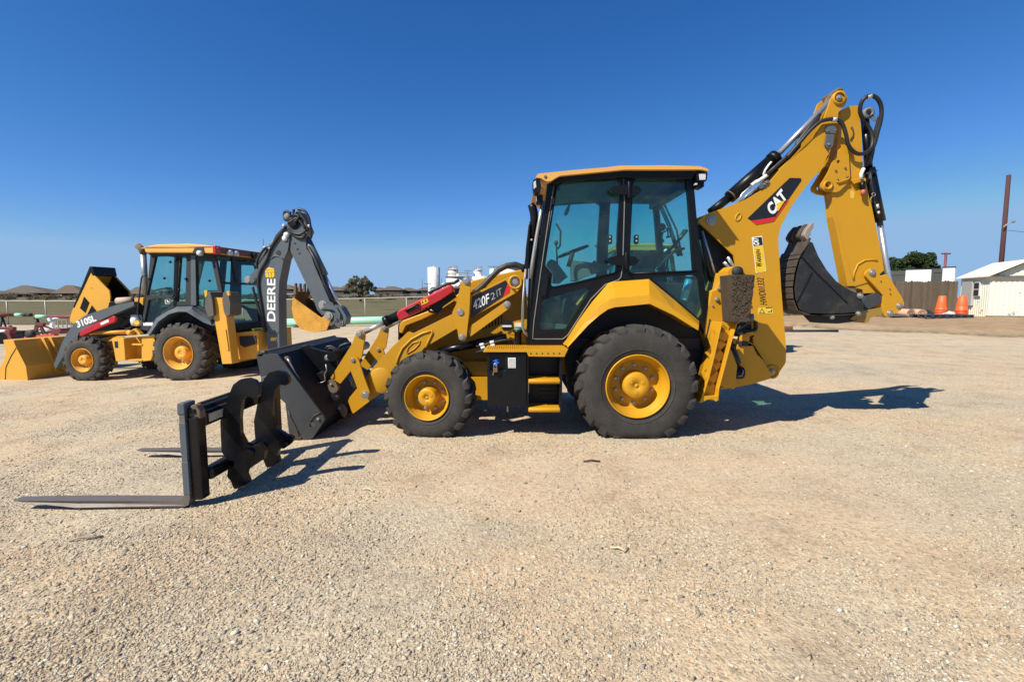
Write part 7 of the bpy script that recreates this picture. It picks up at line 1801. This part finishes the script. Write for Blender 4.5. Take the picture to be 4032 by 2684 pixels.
for i, (px, s, lab) in enumerate(((755, .22, 'crumpled white and grey scrap heap between the two cone stacks'), (520, .26, 'dark scrap heap against the foot of the wooden fence behind the rolled mats'), (420, .2, 'small black scrap heap by the fence just right of the digging arm'))):
    a = wp('J', px, 25.4 if i == 0 else 27.0, 1310); bm = bmesh.new(); bmesh.ops.create_icosphere(bm, subdivisions=2, radius=1)
    for v in bm.verts: v.co = v.co * (1 + .5 * noise.noise(v.co * 2.3 + Vector((i * 7, 0, 0)))); v.co.x *= s * 2.0; v.co.y *= s * 1.2; v.co.z = max(v.co.z, -.2) * s * .9
    me = bpy.data.meshes.new('scrap_heap'); bm.to_mesh(me); bm.free(); me.materials.append(MT['sleeve'] if i == 0 else MT['int_dark']); o = bpy.data.objects.new('scrap_heap', me); COL.objects.link(o); o.location = a + Vector((0, 0, .04)); tag(o, lab, 'scrap', 'scrap along the wooden fence')
for p0, p1, lab in (((150, 960), (262, 955), 'rusty red pipe end lying on the gravel beyond the digging bucket'), ((120, 930), (235, 925), 'second rusty red pipe lying just behind the rusty pipe end')):
    a = at('I', p0, 21.0); b2 = at('I', p1, 20.6); g = ground(a.x, 21.0); mb = MB(); mb.tube([Vector((-2.5, 1.0, .12)), Vector((b2.x - a.x, -.4, .12))], .11, 12); o = mb.build('rusty_pipe', paint('rust_red', (.22, .065, .045), .8, .5), None); o.location = (a.x, 21.0 + (.4 if 'second' in lab else 0), g + (.0 if 'second' not in lab else .02)); tag(o, lab, 'pipe', 'rusty pipes beyond the digging bucket')
mb = MB(); a = onground('I', (400, 962), 20.5); mb.tube([Vector((-1.2, .1, .05)), Vector((1.2, 0, .05))], .05, 8); o = mb.build('thin_pipe', MT['int_dark'], None); o.location = a; tag(o, 'thin dark pipe lying on the gravel under the digging bucket', 'pipe')
boxm = plain('dull_dark_green_grey', (.06, .065, .058), .7)
# trailers behind the fence
for x0, x1, yt, yb, Yd, lab in ((372, 600, 922, 1000, 33, 'white box trailer showing above the wooden fence in front of the dark tree'), (700, 812, 905, 1000, 31, 'second white box trailer showing above the fence next to the shed roof')):
    a, b2 = at('J', (x0, yt), Yd), at('J', (x1, yt), Yd); g = ground(a.x, Yd); yw_ = -math.atan2((a.x + b2.x) / 2, Yd); rt = empty('box_trailer', ((a.x + b2.x) / 2, Yd, g), yw_); tag(rt, lab, 'trailer', 'white trailers behind the wooden fence'); h = a.z - g; w2 = (b2.x - a.x) / 2 * math.cos(yw_)
    mb = MB(); mb.box((-w2, 0, .6), (w2, 2.3, h)); mb.build('trailer_body', MT['white'], rt, .03)
    mb = MB(); mb.box((-w2 - .02, -.02, h), (w2 + .02, 2.32, h + .07)); mb.build('roof_edge', MT['int_dark'], rt)
    for x in (-.5, .5): mb = MB(); mb.lathe([(0, 0), (.3, 0), (.33, .1), (.3, .2), (0, .2)], (x * w2, -.02, .33), 'y', 18); mb.build('wheel', MT['rubber'], rt)
    mb = MB(); mb.box((-w2 * .95, .1, .45), (w2 * .95, 2.2, .6)); mb.build('trailer_frame', MT['int_dark'], rt)
a, b2 = at('J', (230, 935), 35), at('J', (372, 925), 35); g = ground(a.x, 35); mb = MB(); mb.box((0, 0, 0), (b2.x - a.x, 2.4, a.z - g)); mb.box((.1, -.03, a.z - g - .3), (b2.x - a.x - .1, 0, a.z - g - .1)); o = mb.build('cargo_box', boxm, None, .03); o.location = (a.x, 35, g); o.rotation_euler = (0, 0, R(-32)); tag(o, 'dull grey cargo box behind the wooden fence left of the white trailer', 'cargo box')
a, b2 = at('J', (602, 915), 36), at('J', (698, 910), 36); g = ground(a.x, 36); mb = MB(); mb.box((0, 0, 0), (b2.x - a.x, 2.4, a.z - g)); mb.box((.1, -.03, a.z - g - .3), (b2.x - a.x - .1, 0, a.z - g - .1)); o = mb.build('cargo_box', boxm, None, .03); o.location = (a.x, 36, g); o.rotation_euler = (0, 0, R(-33)); tag(o, 'grey cargo box between the two white trailers', 'cargo box')
# poles on the right
t = at('J', (728, 772), 60); g = ground(t.x, 60); up_ = empty('utility_pole', (t.x, 60, g)); tag(up_, 'small distant utility pole with a crossarm above the board fence', 'utility pole', 'utility poles')
mb = MB(); mb.tube([Vector((-.0, 0, 0)), Vector((0, 0, t.z - g))], .13, 8); mb.build('shaft', maroon, up_)
mb = MB(); mb.box((-.55, -.06, t.z - g - .2), (.55, .06, t.z - g - .05)); mb.build('crossarm', maroon, up_)
t = at('J', (1282, 88), 29); g = ground(t.x, 29); bp_ = empty('utility_pole', (t.x, 29, g)); tag(bp_, 'thick bare reddish brown wooden pole rising behind the white shed', 'utility pole', 'utility poles')
polem = paint('creosote_pole', (.085, .045, .042), .85, .5, (.05, .03, .03), spec=.1, scale=2)
mb = MB(); hh = t.z - g; mb.tube([Vector((0, 0, 0)), Vector((0, 0, hh))], [.128, .105], 12); mb.build('shaft', polem, bp_)
q = at('J', (1265, 522), 28.8); q2 = at('J', (1322, 500), 28.8); ofs = Vector(bp_.location)
mb = MB(); mb.tube([q - ofs + Vector((-.2, 0, -.15)), (q + q2) / 2 - ofs + Vector((0, 0, .03)), q2 - ofs], .03, 8); mb.build('lamp_arm', galv, bp_)
mb = MB(); mb.lathe([(0, -.06), (.06, -.05), (.09, .05), (0, .06)], q2 - ofs, 'z', 12); mb.build('lamp_head', MT['int_grey'], bp_)
a = at('J', (1270, 575), 28.8); b2 = at('J', (1600, 612), 28.8); mb = MB(); mb.tube([a - ofs, b2 - ofs], .012, 5); mb.build('wire', MT['int_dark'], bp_)

# ---- litter on the gravel
strawm = plain('straw', (.62, .52, .30), .8); twigm = paint('twig_bark', (.07, .045, .03), .9, .4)
def litter(name, px, mat, pts3, r, lab, cat_):
    d = ray(*px); k = -CAM_H / d.z; x, y = d.x * k, d.y * k
    for _ in range(3): k = (ground(x, y) - CAM_H) / d.z; x, y = d.x * k, d.y * k
    mb = MB(); mb.tube([Vector(p) for p in pts3], r, 6); o = mb.build(name, mat); o.location = (x, y, ground(x, y) + .008); tag(o, lab, cat_)
litter('straw_wisp', (1451, 1932), strawm, [(-.05, .01, .0), (-.02, .02, .012), (.02, -.01, .01), (.05, -.03, .0)], .006, 'pale straw wisp on the gravel just right of the fork shadow', 'straw')
litter('straw_wisp', (2437, 2166), strawm, [(-.05, .02, .0), (0, 0, .014), (.03, -.03, .006), (.06, .01, .0)], .007, 'pale straw wisp on open gravel in front of the large rear wheel', 'straw')
litter('twig', (2330, 1819), twigm, [(-.08, .0, .0), (0, .01, .01), (.08, .0, .0)], .009, 'short dark twig on the gravel below the yellow steps and rear wheel', 'twig')
litter('twig', (335, 2126), paint('pale_twig', (.34, .27, .19), .9, .3), [(-.09, -.02, .0), (-.03, .0, .012), (.04, .01, .01), (.09, .04, .0)], .008, 'pale bent twig on the gravel in front of the near fork tine', 'twig')
